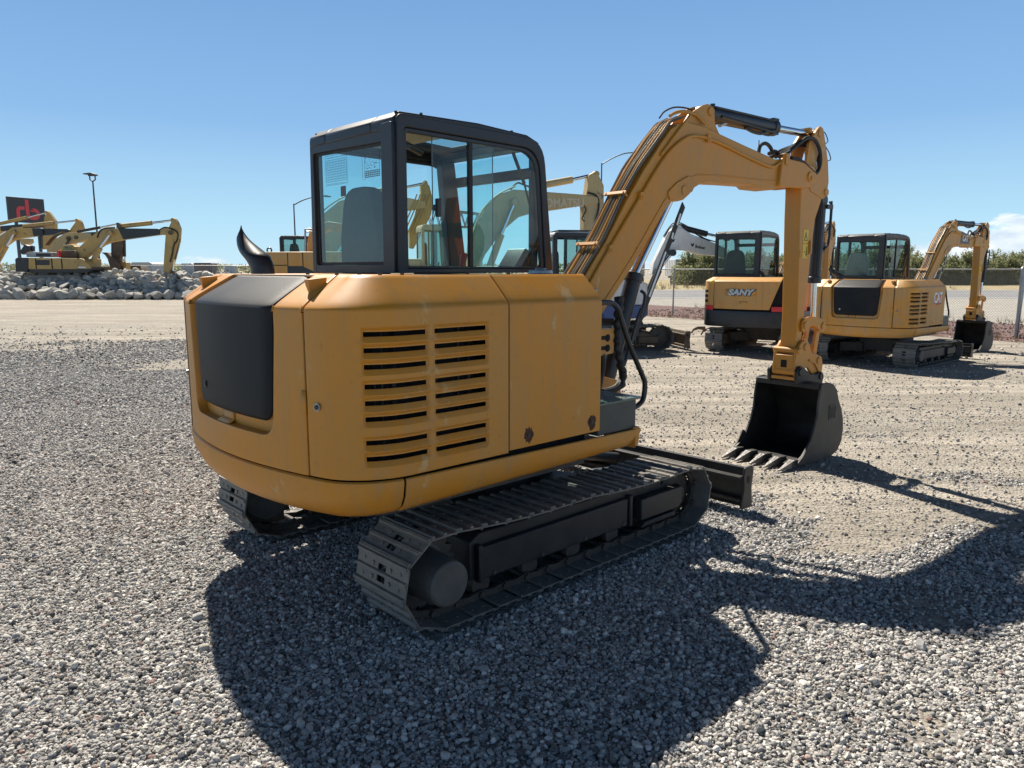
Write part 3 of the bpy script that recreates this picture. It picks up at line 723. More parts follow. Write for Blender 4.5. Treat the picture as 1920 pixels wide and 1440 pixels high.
# ---- cab
def build_cab(root, x0=-.60, x1=.70, y0=-.09, y1=.96, z0=1.765, z1=2.70, frame=CABM, rear=GLR, side=GLS, seat=SEATM, split=True, interior=True, extras=True, roofm=None):
    cab = empty('cab', (0, 0, 0), 0, root)
    L = x1 - x0; H = z1 - z0; roofm = roofm or frame
    def sx(t): return x0 + L * t
    def szz(t): return z0 + H * t
    k = 6
    outer = rpoly([(sx(-.01), szz(0)), (sx(0), szz(.995)), (sx(.94), szz(.975)), (sx(1.02), szz(0))], [.01, .05, .19, .02], k)
    inner = rpoly([(sx(.055), szz(.045)), (sx(.055), szz(.885)), (sx(.885), szz(.87)), (sx(.935), szz(.045))], [.02, .02, .17, .02], k)
    sill = rpoly([(sx(.035), szz(.03)), (sx(.035), szz(.915)), (sx(.91), szz(.90)), (sx(.962), szz(.03))], [.02, .03, .18, .02], k)
    for nm, ya, yb in (('right_side_frame', y0, y0 + .055), ('left_side_frame', y1 - .055, y1)):
        m = MB(); m.ring(outer, sill, ya, yb); 
        m.ring(sill, inner, ya + .012, yb - .012); m.build(nm, frame, cab, bevel=.008)
    # rear panel with a window opening
    rw = y1 - y0; ro = [(y0 + .056, z0), (y1 - .056, z0), (y1 - .056, szz(.93)), (y0 + .056, szz(.93))]
    ri = [(y0 + .135, szz(.055)), (y1 - .06, szz(.055)), (y1 - .06, szz(.855)), (y0 + .135, szz(.835))]
    m = MB(); m.ring(rpoly(ro, .004, 3), rpoly(ri, .025, 3), x0 - .012, x0 + .03, 'yz')
    m.prism(rpoly([(y0 + .02, z0 - .0), (y0 + .135, z0), (y0 + .135, szz(.94)), (y0 + .02, szz(.94))], .015, 2), x0 - .03, x0 + .05, 'yz')
    m.build('rear_frame', frame, cab, bevel=.008)
    m = MB(); ri2 = [(y0 + .15, szz(.075)), (y1 - .08, szz(.075)), (y1 - .08, szz(.835)), (y0 + .15, szz(.815))]
    m.ring(rpoly([(a, b) for a, b in ri], .025, 3), rpoly(ri2, .02, 3), x0 + .006, x0 + .016, 'yz'); m.build('window_seal', RUB, cab)
    m = MB(); m.box(x0 + .010, x0 + .014, y0 + .14, y1 - .065, szz(.06), szz(.85)); rg = m.build('rear_window', rear, cab)
    # roof with a skylight
    top = []; 
    m = MB()
    prof = [(sx(-.015), szz(.90)), (sx(-.012), szz(.965)), (sx(.03), szz(1.012)), (sx(.5), szz(1.022)), (sx(.84), szz(.998)), (sx(.93), szz(.955)), (sx(.925), szz(.935)), (sx(.80), szz(.965)), (sx(.06), szz(.965)), (sx(.03), szz(.90))]
    for ya, yb in ((y0 + .03, y0 + .26), (y1 - .24, y1 - .03)): m.prism(prof, ya, yb)
    ya, yb = y0 + .26, y1 - .24
    m.prism([(sx(-.015), szz(.90)), (sx(-.012), szz(.965)), (sx(.03), szz(1.012)), (sx(.48), szz(1.022)), (sx(.48), szz(.968)), (sx(.06), szz(.965)), (sx(.03), szz(.90))], ya, yb)
    m.prism([(sx(.80), szz(.965)), (sx(.80), szz(1.0)), (sx(.84), szz(.998)), (sx(.93), szz(.955)), (sx(.925), szz(.935))], ya, yb)
    rf = m.build('roof', roofm, cab, bevel=.01)
    m = MB(); m.box(sx(.48), sx(.80), ya, yb, szz(.985), szz(.99)); m.build('skylight', side, rf)
    m = MB()
    m.cyl((sx(.02), y0 + .05, szz(1.0)), (sx(.02), y0 + .05, szz(1.012)), .010, n=10); m.cyl((sx(.02), y1 - .06, szz(.99)), (sx(.02), y1 - .06, szz(1.0)), .012, n=10); m.cyl((sx(.74), y0 + .05, szz(1.0)), (sx(.74), y0 + .05, szz(1.014)), .010, n=10)
    m.cyl((sx(.15), y0 + .03, szz(1.01)), (sx(.15), y0 + .03, szz(1.022)), .009, n=10)
    m.build('roof_plug', BLK, rf)
    m = MB(); m.box(sx(.06), sx(.44), y0 + .10, y1 - .10, szz(.945), szz(.962)); m.build('headliner', LINER, rf)
    m = MB(); m.box(sx(.44), sx(.92), y0 + .07, y0 + .25, szz(.93), szz(.96)); m.box(sx(.80), sx(.90), y0 + .07, y1 - .07, szz(.90), szz(.95)); m.build('roof_lining', frame, rf)
    # front frame: corner posts, header, crossbar
    m = MB()
    m.prism([(sx(.86), szz(0)), (sx(.99), szz(0)), (sx(.90), szz(.9)), (sx(.80), szz(.9))], y1 - .13, y1 - .056)
    m.box(sx(.90), sx(.945), y0 + .056, y0 + .10, z0, szz(.86))
    m.box(sx(.885), sx(.925), y0 + .06, y1 - .06, szz(.70), szz(.775))
    m.box(sx(.885), sx(.94), y0 + .06, y1 - .06, szz(0), szz(.05))
    m.build('front_frame', frame, cab, bevel=.008)
    m = MB(); m.box(sx(.945), sx(.949), y0 + .06, y1 - .06, szz(.04), szz(.90)); m.build('windscreen', side, cab)
    # side windows: two sliding panes on the right
    if split:
        m = MB(); m.add([], []); xm = sx(.44)
        pa = rpoly([(xm - .30, szz(.04)), (xm - .30, szz(.885)), (xm + .20, szz(.885)), (xm + .20, szz(.04))], .01, 2); m.prism(pa, y0 + .030, y0 + .033); m.build('sliding_pane', side, cab)
        m = MB(); pb = rpoly([(xm, szz(.04)), (xm, szz(.885)), (sx(.88), szz(.87)), (sx(.935), szz(.04))], [.01, .01, .17, .01], 5); m.prism(pb, y0 + .020, y0 + .023); m.build('fixed_pane', side, cab)
        m = MB(); m.box(xm - .014, xm + .014, y0 + .016, y0 + .040, szz(.035), szz(.89)); m.build('window_mullion', RUB, cab)
        m = MB(); m.box(xm - .285, xm - .255, y0 + .0, y0 + .028, szz(.37), szz(.49)); m.box(xm - .30, xm - .28, y0 + .01, y0 + .028, szz(.41), szz(.45)); m.build('pane_latch', BLK, cab, bevel=.005)
        m = MB(); m.box(xm - .302, xm - .297, y0 + .029, y0 + .034, szz(.04), szz(.885)); m.box(xm + .197, xm + .202, y0 + .029, y0 + .034, szz(.04), szz(.885)); m.build('pane_edge', INKG, cab)
    else:
        m = MB(); m.prism(inner, y0 + .026, y0 + .029); m.build('side_window', side, cab)
    m = MB(); m.prism(inner, y1 - .03, y1 - .027); m.build('door_window', side, cab)
    m = MB(); m.box(sx(.40), sx(.46), y1 - .055, y1 - .02, szz(0), szz(.9)); m.build('door_post', frame, cab, bevel=.005) if not extras else None
    if interior:
        m = MB(); 
        bw = .235; yc = (y0 + y1) / 2 + .10
        prof = rpoly([(yc - bw, szz(-.25)), (yc - bw * 1.02, szz(.20)), (yc - bw * .78, szz(.60)), (yc + bw * .72, szz(.60)), (yc + bw * 1.02, szz(.25)), (yc + bw, szz(-.25))], [.03, .2, .16, .16, .2, .03], 6)
        m.prism(prof, x0 + .10, x0 + .20, 'yz'); st = m.build('seat', seat, cab, bevel=.03, seg=4)
        m = MB(); m.box(x0 + .18, x0 + .62, yc - .24, yc + .24, szz(-.38), szz(-.22)); m.build('seat_cushion', seat, st, bevel=.04, seg=4)
        m = MB(); m.box(x0 + .08, x1 - .1, y0 + .07, y1 - .07, szz(-.80), szz(-.74)); m.build('cab_floor', RUB, cab)
        m = MB(); m.box(x0 + .25, x0 + .62, y0 + .10, y0 + .22, szz(-.2), szz(.02)); m.box(x0 + .25, x0 + .62, y1 - .22, y1 - .10, szz(-.2), szz(.02))
        m.cyl((x0 + .60, y0 + .16, szz(0)), (x0 + .64, y0 + .17, szz(.14)), .018, .024, 10); m.cyl((x0 + .60, y1 - .16, szz(0)), (x0 + .64, y1 - .17, szz(.14)), .018, .024, 10)
        m.build('control_console', BLK, cab, bevel=.01)
    if extras:
        # monitor housing in the front corner
        m = MB(); m.prism(rpoly([(sx(.885), szz(.01)), (sx(.80), szz(.02)), (sx(.895), szz(.185)), (sx(.93), szz(.165)), (sx(.965), szz(.09)), (sx(.965), szz(.01))], .012, 3), y0 + .12, y0 + .30)
        m.build('monitor_housing', BLK, cab, bevel=.008)
        m = MB(); m.box(sx(.05), sx(.12), y0 + .08, y0 + .14, szz(.80), szz(.83)); m.cyl((sx(.08), y0 + .11, szz(.84)), (sx(.22), y0 + .16, szz(.80)), .018, .024, 10); m.build('cab_lamp', BLK, cab, bevel=.005)
        m = MB(); m.cyl((sx(.80), y0 + .12, szz(.88)), (sx(.87), y0 + .10, szz(.66)), .012, n=8); m.cyl((sx(.87), y0 + .10, szz(.66)), (sx(.92), y0 + .09, szz(.44)), .007, n=8); m.build('gas_strut', BLK, cab)
        # decals on the rear glass: load chart, plate diagram, small grey label
        m = MB(); xx = x0 + .0085; e = .0006
        Y1, Y0, Z0, Z1 = y1 - .20, y1 - .455, szz(.64), szz(.79)
        nrow = 9; nc = 13
        for i in range(nrow + 1): z = Z0 + (Z1 - Z0) * i / nrow; m.box(xx, xx + e, Y0, Y1, z - .0007, z + .0007)
        for i in range(nc + 1): y = Y0 + (Y1 - Y0) * i / nc; m.box(xx - .0003, xx + e, y - .0007, y + .0007, Z0, Z1)
        rng = random.Random(3)
        for i in range(16):
            y = Y0 + (Y1 - Y0) * (i + .5) / 16; h = rng.uniform(.002, .006); m.box(xx, xx + e, y - .005, y + .004, Z1 + .012, Z1 + .012 + h)
            m.box(xx, xx + e, y - .004, y + .005, Z0 - .015, Z0 - .012)
        for (a, b) in ((Y0 - .01, Y1 + .012),):
            m.box(xx, xx + e, a, b, Z0 - .022, Z0 - .020); m.box(xx, xx + e, a, b, Z1 + .028, Z1 + .030); m.box(xx, xx + e, a, a + .0015, Z0 - .022, Z1 + .03); m.box(xx, xx + e, b - .0015, b, Z0 - .022, Z1 + .03)
        m.build('load_chart', INKG, rg)
        m = MB(); Yb, Ya = y0 + .375, y0 + .21; Zb = szz(.63); Zt = szz(.785)
        for i in range(4): z = Zb + .012 * i; m.box(xx, xx + e, Ya, Yb, z, z + .004)
        for i in range(9): y = Ya + (Yb - Ya) * i / 8; m.box(xx - .0002, xx + e, y, y + .005, Zb, Zb + .038)
        for i in range(60):
            y = rng.uniform(Ya, Yb); z = rng.uniform(Zb + .05, Zt); m.box(xx, xx + e, y, y + rng.uniform(.002, .014), z, z + rng.uniform(.001, .005))
        m.box(xx, xx + e, Ya, Yb, Zt, Zt + .002); m.box(xx, xx + e, Yb, Yb + .002, Zb, Zt); m.box(xx, xx + e, Ya, Ya + .002, Zb, Zt)
        m.box(xx, xx + e, Yb + .03, Yb + .032, Zb, Zt + .01); m.box(xx, xx + e, Yb, Yb + .03, Zb - .01, Zb - .008)
        m.build('diagram_decal', INKG, rg)
        m = MB(); m.box(xx, xx + e, y1 - .44, y1 - .375, szz(.53), szz(.60)); m.build('glass_label', material_once('grey_label', (.09, .105, .12), .6), rg)
    return cab
def material_once(n, c, r):
    return MATS[n] if n in MATS else material(n, c, r)
# ---- boom, stick and bucket of the small excavators, drawn in the boom's own plane (s forward, n to the left, z up)
HOSE_LOOP = [(1.99, -.09, 2.76), (2.05, -.115, 2.79), (2.14, -.115, 2.84), (2.25, -.115, 2.90), (2.36, -.115, 2.95), (2.49, -.115, 2.94), (2.58, -.115, 2.86), (2.60, -.115, 2.74), (2.54, -.115, 2.66), (2.42, -.115, 2.69), (2.28, -.115, 2.74), (2.12, -.11, 2.755)]
def build_front(root, paint=YEL, s0=(1.1, -.33), turn=R(-4.3), decals='', main=True, bucket_mat=BKT, side_mat=BKS):
    BM = Matrix.Translation((s0[0], s0[1], 0)) @ Matrix.Rotation(turn, 4, 'Z')
    def N(): return MB(BM.copy())
    def circ(cx, cz, r, n=16, a0=0, a1=360): return [(cx + r * math.cos(R(a0 + (a1 - a0) * i / n)), cz + r * math.sin(R(a0 + (a1 - a0) * i / n))) for i in range(n)]
    # boom
    low = [(-.47, 1.12), (-.20, 1.47), (.13, 1.827), (.45, 2.216), (.53, 2.295), (.60, 2.300), (.67, 2.315), (.74, 2.36), (.80, 2.415), (.88, 2.452), (1.00, 2.470), (1.30, 2.483), (1.62, 2.492), (1.66, 2.470), (1.90, 2.470), (2.0, 2.505)]
    topb = [(2.30, 2.742), (2.03, 2.742), (1.90, 2.725), (1.46, 2.791), (1.066, 2.853), (.86, 2.885), (.70, 2.890), (.60, 2.875), (.50, 2.82), (.39, 2.705), (.20, 2.49), (.025, 2.265), (-.168, 1.985), (-.378, 1.735), (-.62, 1.40), (-.66, 1.25), (-.58, 1.12)]
    bw = .098
    m = N(); m.prism(low + [(2.30, 2.52)] + topb, -bw, bw); boom = m.build('boom', paint, root, bevel=.006)
    # bead of weld and edge plates along both sides
    for sy in (-1, 1):
        m = N(); e = sy * (bw + .0005)
        inn = [(-.30, 1.43), (.10, 1.87), (.44, 2.29), (.56, 2.40), (.68, 2.47), (.84, 2.515), (1.1, 2.528), (1.66, 2.535), (1.98, 2.545)]
        m.tube([(a, e, b) for a, b in inn], .006, 6); m.build('weld_bead', paint, boom)
    m = N()     # nose casting and its pin
    for sy in (-1, 1):
        a, b = sorted((sy * .092, sy * .130))
        m.prism(rpoly([(1.93, 2.50), (1.96, 2.745), (2.24, 2.735), (2.50, 2.71), (2.54, 2.60), (2.47, 2.53), (2.26, 2.505)], [.03, .03, .05, .08, .08, .08, .05], 4), a, b)
    m.build('boom_nose', paint, boom, bevel=.008)
    m = N(); m.cyl((2.415, -.142, 2.615), (2.415, .142, 2.615), .045, n=24); m.cyl((.665, -.118, 2.385), (.665, .118, 2.385), .038, n=24)
    m.cyl((2.43, -.15, 2.60), (2.43, -.135, 2.60), .02, n=8); m.build('boom_pin', paint, boom, bevel=.003)
    m = N()     # ears that carry the boom cylinder pin
    for sy in (-1, 1):
        a, b = sorted((sy * (bw - .002), sy * (bw + .012)))
        m.prism(rpoly([(.50, 2.30), (.62, 2.325), (.76, 2.38), (.80, 2.44), (.72, 2.50), (.58, 2.44), (.47, 2.36)], .03, 3), a, b)
    m.build('cylinder_ear', paint, boom, bevel=.004)
    m = N()     # brackets of the stick cylinder at the knee
    for sy in (-1, 1):
        a, b = sorted((sy * .052, sy * .072))
        m.prism(rpoly([(.66, 2.86), (.74, 2.96), (.90, 3.045), (.965, 3.065), (1.03, 3.045), (1.055, 2.99), (1.06, 2.93), (1.12, 2.86), (1.18, 2.83)], [.01, .04, .05, .05, .04, .05, .05, .06, .01], 4), a, b)
    m.cyl((1.0, -.085, 3.01), (1.0, .085, 3.01), .035, n=20); m.build('stick_cylinder_bracket', paint, boom, bevel=.004)
    # hydraulic pipes on the back of the boom
    back = [(-.50, 1.60), (-.36, 1.765), (-.155, 2.01), (.04, 2.285), (.215, 2.52), (.40, 2.735), (.53, 2.865), (.68, 2.92)]
    npipe = 6
    for i in range(npipe):
        y = -.076 + .030 * i; m = N(); pts = []
        for q, (a, b) in enumerate(back):
            o = .017 + (.014 if q in (3, 4) else 0) + (.006 if (q + i) % 3 == 0 else 0); spread = 1.0 if q > 2 else 1.0 + .10 * (2 - q)
            pts.append((a - .80 * o, y * spread + .004 * math.sin(q * 2.1 + i), b + .60 * o))
        dense = []
        for q in range(len(pts) - 1):
            A, B_ = Vector(pts[q]), Vector(pts[q + 1]); dense += [A.lerp(B_, .12), A.lerp(B_, .88)]
        m.tube([pts[0]] + dense + [pts[-1]], .0105 if i % 2 else .0125, 8)
        m.build('hydraulic_pipe', (PIPE, paint, PIPE, PIPE, paint, PIPE)[i], boom)
    m = N()
    for (a, b) in ((.055, 2.30), (-.22, 1.935)):
        d = Vector((.6, .8)); c = Vector((a, b)) + Vector((-.8, .6)) * .045
        m.prism([tuple(c + d * .012), tuple(c + d * .012 + Vector((-.8, .6)) * .014), tuple(c - d * .012 + Vector((-.8, .6)) * .014), tuple(c - d * .012)], -.105, .105)
        for yy in (-.085, .085):
            m.cyl((c.x + .03, yy, c.y - .02), (c.x - .014, yy, c.y + .01), .008, n=6)
    m.build('pipe_clamp', paint, boom)
    # side pipes running over the knee to the stick, with clips
    sidep = [(-.40, 1.50), (-.02, 2.0), (.20, 2.30), (.31, 2.47), (.42, 2.615), (.60, 2.745), (.80, 2.775), (1.10, 2.745), (1.50, 2.665), (1.86, 2.60), (1.95, 2.62)]
    sidep = [(-.47, 1.52), (-.13, 1.95), (.16, 2.30), (.30, 2.47), (.46, 2.64), (.64, 2.76), (.80, 2.80), (1.06, 2.78), (1.50, 2.70), (1.80, 2.655), (1.92, 2.685), (2.05, 2.76)]
    for sy, r in ((-1, .013), (1, .013)):
        m = N(); m.curve_tube([(a, sy * (bw + .012), b) for a, b in sidep], r, 8, 3); m.build('side_pipe', paint, boom)
    m = N()
    for (a, b) in ((-.14, 1.93), (.17, 2.315), (.93, 2.795)):
        m.box(a - .02, a + .02, -bw - .028, -bw + .0, b - .028, b + .028); m.cyl((a, -bw - .034, b - .01), (a, -bw - .02, b - .01), .010, n=6)
    m.box(1.99, 2.05, -bw - .045, -bw, 2.685, 2.78)
    m.build('pipe_clip', paint, boom, bevel=.003)
    m = N(); m.curve_tube([(.50, -.08, 2.915), (.56, -.085, 2.945), (.66, -.09, 2.965), (.80, -.085, 2.96), (.90, -.10, 2.90)], .013, 8, 4)
    m.curve_tube([(.38, -.105, 2.62), (.56, -.11, 2.80), (.70, -.10, 2.93), (.76, -.06, 2.965)], .012, 8, 4); m.build('crossover_pipe', paint, boom)
    m = N(); m.curve_tube([(.44, -.03, 2.90), (.50, -.03, 2.955), (.62, -.03, 3.0), (.78, -.03, 3.01), (.92, -.02, 2.99)], .0065, 7, 5); m.build('grease_hose', RUB, boom)
    m = N()
    m.curve_tube([(1.16, .02, 2.87), (1.12, .02, 2.93), (1.22, -.01, 2.965), (1.36, -.03, 2.985), (1.46, -.05, 3.0)], .013, 8, 5)
    m.curve_tube([(.90, -.03, 2.93), (1.02, -.03, 2.90), (1.18, -.03, 2.85), (1.32, -.03, 2.82)], .014, 8, 5)
    m.build('knee_hose', RUB, boom)
    m = N(); m.tube([(1.20, -.012, 2.938), (1.30, -.022, 2.975)], .017, 8); m.build('hose_fitting', STEEL, boom)
    # boom lift cylinder below the boom
    def cylinder(name, p0, p1, p2, rb, rr, ears=.05, mat=BLK, mouth=True, y=0.0):
        m = N(); P0, P1, P2 = [Vector((a, y, b)) for a, b in (p0, p1, p2)]; d = (P1 - P0).normalized()
        m.tube([P0 + d * .02, P1 - d * .06, P1 - d * .06, P1], [rb, rb, rb * 1.14, rb * 1.14], 24)
        m.cyl(P0 + Vector((0, -ears, 0)), P0 + Vector((0, ears, 0)), rb * .95, n=20)
        o = m.build(name, mat, root, bevel=.003)
        m = N(); m.cyl(P1, P2 - (P2 - P1).normalized() * .03, rr, n=20); r = m.build('piston_rod', CHROME, o)
        m = N(); m.cyl(P2 + Vector((0, -ears, 0)), P2 + Vector((0, ears, 0)), rr * 1.5, n=20); m.build('rod_eye', mat if name != 'bucket_cylinder' else paint, o, bevel=.003)
        return o
    bc = cylinder('boom_cylinder', (-.06, .90), (.245, 1.755), (.665, 2.385), .060, .034)
    # guard strip along the cylinder rod, with bright decal patches
    m = N(); a = Vector((.16, 1.28)); b = Vector((.74, 2.33)); d = (b - a).normalized(); nn = Vector((d.y, -d.x))
    m.prism([tuple(a + nn * .006), tuple(b - nn * .004 - d * .03), tuple(b + nn * .044 - d * .05), tuple(a + nn * .056)], -.052, -.040)
    m.build('rod_guard', RUB, bc, bevel=.003)
    m = N()
    for t0, t1 in ((.30, .62), (.72, .76), (.82, .90)):
        p = a.lerp(b, t0); q = a.lerp(b, t1); m.prism([tuple(p + nn * .018), tuple(q + nn * .010), tuple(q + nn * .028), tuple(p + nn * .038)], -.0535, -.0525)
    m.build('guard_decal', LETW, bc)
    m = N(); m.tube([(.06, -.085, 1.08), (.20, -.085, 1.44), (.235, -.085, 1.50)], .012, 8); m.tube([(.22, -.085, 1.43), (.26, -.085, 1.53)], .016, 8); m.curve_tube([(.26, -.085, 1.53), (.285, -.07, 1.60), (.26, -.05, 1.63)], .012, 8, 4); m.build('cylinder_pipe', BLK, bc)
    # swing post with the bracket that carries boom foot and cylinder foot
    m = N()
    for sy in (-1, 1):
        a, b = sorted((sy * .075, sy * .125))
        m.prism(rpoly([(-.62, .60), (-.70, 1.06), (-.72, 1.30), (-.62, 1.36), (-.50, 1.30), (-.40, 1.08), (-.02, .98), (.0, .84), (-.20, .62)], [.03, .08, .06, .06, .08, .06, .05, .05, .05], 4), a, b)
    m.box(-.62, -.10, -.10, .10, .62, .84); m.build('swing_post', paint, root, bevel=.008)
    m = N(); m.M = Matrix.Identity(4)
    # orange bracket with two keyhole openings, bolted in front of the side panel
    yb_ = -.60; oo = rpoly([(.55, 1.20), (.55, 1.385), (.812, 1.375), (.805, 1.215)], .008, 2)
    m.prism(oo, yb_, yb_ + .012); m.box(.55, .81, yb_, yb_ + .08, 1.375, 1.387); br = m.build('hose_bracket', paint, root, bevel=.003)
    for z in (1.325, 1.255):
        m = MB(); m.prism(circ(.735, z, .026), yb_ - .003, yb_ - .0005); m.box(.66, .735, yb_ - .003, yb_ - .0005, z - .010, z + .016); m.build('bracket_hole', DARK, br)
    m = MB(); m.curve_tube([(.86, yb_, 1.60), (.845, yb_, 1.46), (.835, yb_, 1.36), (.838, yb_, 1.26), (.880, yb_, 1.14), (.910, yb_, 1.06), (.885, yb_, .985), (.80, yb_ + .02, .95), (.68, yb_ + .05, .94)], .030, 10, 8)
    hs = m.build('sleeved_hose', RUB, root)
    for v in hs.data.vertices: v.co.x += .008 * math.sin(v.co.z * 105); v.co.y += .006 * math.cos(v.co.z * 80)
    m = MB(); m.curve_tube([(.70, yb_ + .02, 1.22), (.715, yb_ + .02, 1.14), (.69, yb_ + .02, 1.04), (.66, yb_ + .02, .94)], .022, 10, 6); m.cyl((.855, yb_, 1.57), (.85, yb_, 1.60), .036, n=10); m.build('lower_hose', RUB, root)
    m = N()
    for i in range(3): m.cyl((-.30 + .02 * i, -.10 + .02 * i, 1.60 + .06 * i), (-.27 + .02 * i, -.10 + .02 * i, 1.65 + .06 * i), .018, n=8)
    m.build('pipe_union', STEEL, boom)
    # stick
    aw = .080
    m = N(); m.prism(rpoly([(2.36, 2.66), (2.372, 2.25), (2.400, 1.82), (2.425, 1.32), (2.42, 1.015), (2.485, 1.0), (2.515, 1.08), (2.545, 1.40), (2.595, 1.90), (2.635, 2.25), (2.75, 2.48), (2.70, 2.70), (2.50, 2.78)], .012, 2), -aw, aw)
    stick = m.build('stick', paint, root, bevel=.006)
    m = N()
    for sy in (-1, 1):
        a, b = sorted((sy * .062, sy * .086))
        m.ring(rpoly([(2.40, 2.64), (2.445, 2.92), (2.555, 3.04), (2.61, 3.085), (2.67, 3.07), (2.735, 2.92), (2.79, 2.78), (2.825, 2.60), (2.80, 2.475), (2.74, 2.44), (2.52, 2.50)], [.03, .05, .04, .04, .04, .1, .06, .05, .04, .03, .05], 4),
               rpoly([(2.58, 2.77), (2.60, 2.82), (2.62, 2.87), (2.64, 2.89), (2.66, 2.88), (2.675, 2.85), (2.68, 2.80), (2.68, 2.75), (2.66, 2.72), (2.63, 2.71), (2.60, 2.73)], .015, 4), a, b)
    m.cyl((2.617, -.095, 3.02), (2.617, .095, 3.02), .034, n=20); m.cyl((2.79, -.095, 2.505), (2.79, .095, 2.505), .034, n=20)
    m.box(2.50, 2.54, -.05, .05, 3.02, 3.065)
    m.build('stick_head', paint, stick, bevel=.005)
    cylinder('stick_cylinder', (1.0, 3.01), (2.0, 3.01), (2.617, 3.02), .062, .032)
    m = N(); m.tube([(1.10, -.045, 3.06), (1.95, -.045, 3.055), (2.0, -.04, 3.03)], .010, 8); m.tube([(1.16, -.06, 2.995), (1.40, -.065, 2.98), (1.85, -.065, 2.955), (1.93, -.06, 2.97)], .013, 8)
    m.box(1.92, 2.0, -.05, .05, 2.945, 3.08); m.cyl((1.12, 0, 3.06), (1.12, 0, 3.095), .02, n=8)
    m.curve_tube([(1.50, -.05, 2.95), (1.60, -.06, 2.925), (1.72, -.06, 2.925), (1.80, -.06, 2.95)], .014, 8, 4)
    m.build('cylinder_oil_pipe', BLK, stick)
    m = N()
    for i, y in enumerate((-.055, -.02, .03)):
        k = .02 * i
        m.curve_tube([(2.02, y, 2.765), (2.16, y, 2.83), (2.36, y, 2.93 - k), (2.52, y, 2.96 - k), (2.66, y, 2.90), (2.76, y, 2.76 - k), (2.76, y, 2.63), (2.70, y, 2.60), (2.58, y, 2.66), (2.42, y, 2.72)], .018, 8, 5)
    m.curve_tube([(1.74, -.03, 2.755), (1.76, -.03, 2.83), (1.84, -.03, 2.86), (1.92, -.03, 2.83), (1.95, -.03, 2.78)], .016, 8, 5)
    m.curve_tube([(1.90, -.03, 2.78), (2.0, -.02, 2.81), (2.1, .0, 2.79), (2.2, .02, 2.76)], .018, 8, 5)
    m.curve_tube(HOSE_LOOP, .017, 8, 6)
    m.build('stick_hose', RUB, stick)
    m = N()
    for p in ((2.08, 2.77), (2.14, 2.76), (2.20, 2.74)): m.cyl((p[0], -.085, p[1]), (p[0] + .05, -.085, p[1] - .02), .017, n=8)
    m.build('hose_coupling', STEEL, stick)
    m = N(); m.tube([(1.71, -.05, 2.76), (1.71, -.05, 2.87)], .004, 6); m.curve_tube([(2.66, -.05, 3.05), (2.76, -.05, 3.05), (2.83, -.05, 2.98), (2.78, -.05, 2.94), (2.86, -.05, 2.88), (2.90, -.05, 2.82), (2.85, -.05, 2.80)], .0045, 6, 6); m.build('loose_wire', RUB, stick)
    bkc = cylinder('bucket_cylinder', (2.850, 2.44), (2.828, 1.655), (2.845, 1.275), .056, .028)
    m = N(); m.tube([(2.93, -.05, 2.42), (2.945, -.06, 2.43), (2.955, -.06, 2.38), (2.95, -.06, 2.10), (2.93, -.06, 2.02), (2.88, -.05, 1.98)], .013, 8); m.box(2.86, 2.96, -.075, -.04, 2.36, 2.40); m.box(2.83, 2.90, -.05, .0, 1.95, 2.05)
    m.tube([(2.80, -.055, 2.40), (2.785, -.057, 1.72)], .012, 8)
    m.build('cylinder_pipe', BLK, bkc)
    m = N(); m.box(2.40, 2.425, -aw - .006, -aw, 1.90, 1.96); m.cyl((2.585, -aw - .006, 1.98), (2.585, -aw, 1.98), .006, n=6); m.box(2.55, 2.575, -aw - .02, -aw, 1.93, 2.05); m.build('stick_lug', paint, stick)
    if main or True:
        def decal(s0_, s1_, z0_, z1_):
            m = N(); m.box(s0_, s1_, -aw - .0022, -aw - .0008, z0_, z1_); d = m.build('warning_decal', YDEC, stick); return d
        d = decal(2.445, 2.530, 2.03, 2.15); 
        m = N(); e = -aw - .0032
        m.ring([(2.455, 2.05), (2.52, 2.05), (2.4875, 2.135)], [(2.465, 2.056), (2.51, 2.056), (2.4875, 2.12)], e, e + .0012)
        m.prism([(2.486, 2.10), (2.492, 2.10), (2.484, 2.082), (2.496, 2.084), (2.484, 2.060), (2.490, 2.078), (2.478, 2.078)], e, e + .0012); m.build('warning_symbol', INK, d)
        d = decal(2.445, 2.530, 1.89, 2.02)
        m = N(); m.box(2.505, 2.516, e, e + .0012, 1.92, 1.975); m.cyl((2.5105, e, 1.985), (2.5105, e + .0012, 1.985), .008, n=10); m.box(2.465, 2.495, e, e + .0012, 1.945, 1.950)
        m.prism([(2.465, 1.9475), (2.475, 1.955), (2.475, 1.940)], e, e + .0012); m.box(2.498, 2.504, e, e + .0012, 1.905, 1.93); m.box(2.518, 2.524, e, e + .0012, 1.905, 1.93); m.build('warning_symbol', INK, d)
    # linkage: curved tipping lever, link, and the coupler that holds the bucket
    m = N()
    for sy in (-1, 1):
        a, b = sorted((sy * .084, sy * .108))
        m.prism(rpoly([(2.47, 1.26), (2.49, 1.325), (2.60, 1.345), (2.74, 1.335), (2.88, 1.305), (2.905, 1.235), (2.87, 1.18), (2.80, 1.195), (2.74, 1.245), (2.64, 1.255), (2.56, 1.205), (2.49, 1.20)], [.04, .04, .06, .08, .05, .05, .04, .04, .05, .05, .04, .03], 4), a, b)
    m.cyl((2.525, -.12, 1.265), (2.525, .12, 1.265), .036, n=20); m.cyl((2.845, -.12, 1.245), (2.845, .12, 1.245), .034, n=20)
    lk = m.build('tipping_lever', paint, stick, bevel=.005)
    m = N()
    for sy in (-.055, .055): m.prism([(2.82, 1.25), (2.88, 1.22), (2.82, .90), (2.75, .92)], sy - .014, sy + .014)
    m.box(2.77, 2.82, -.055, .055, 1.02, 1.06); m.build('bucket_link', paint, stick, bevel=.005)
    m = N()
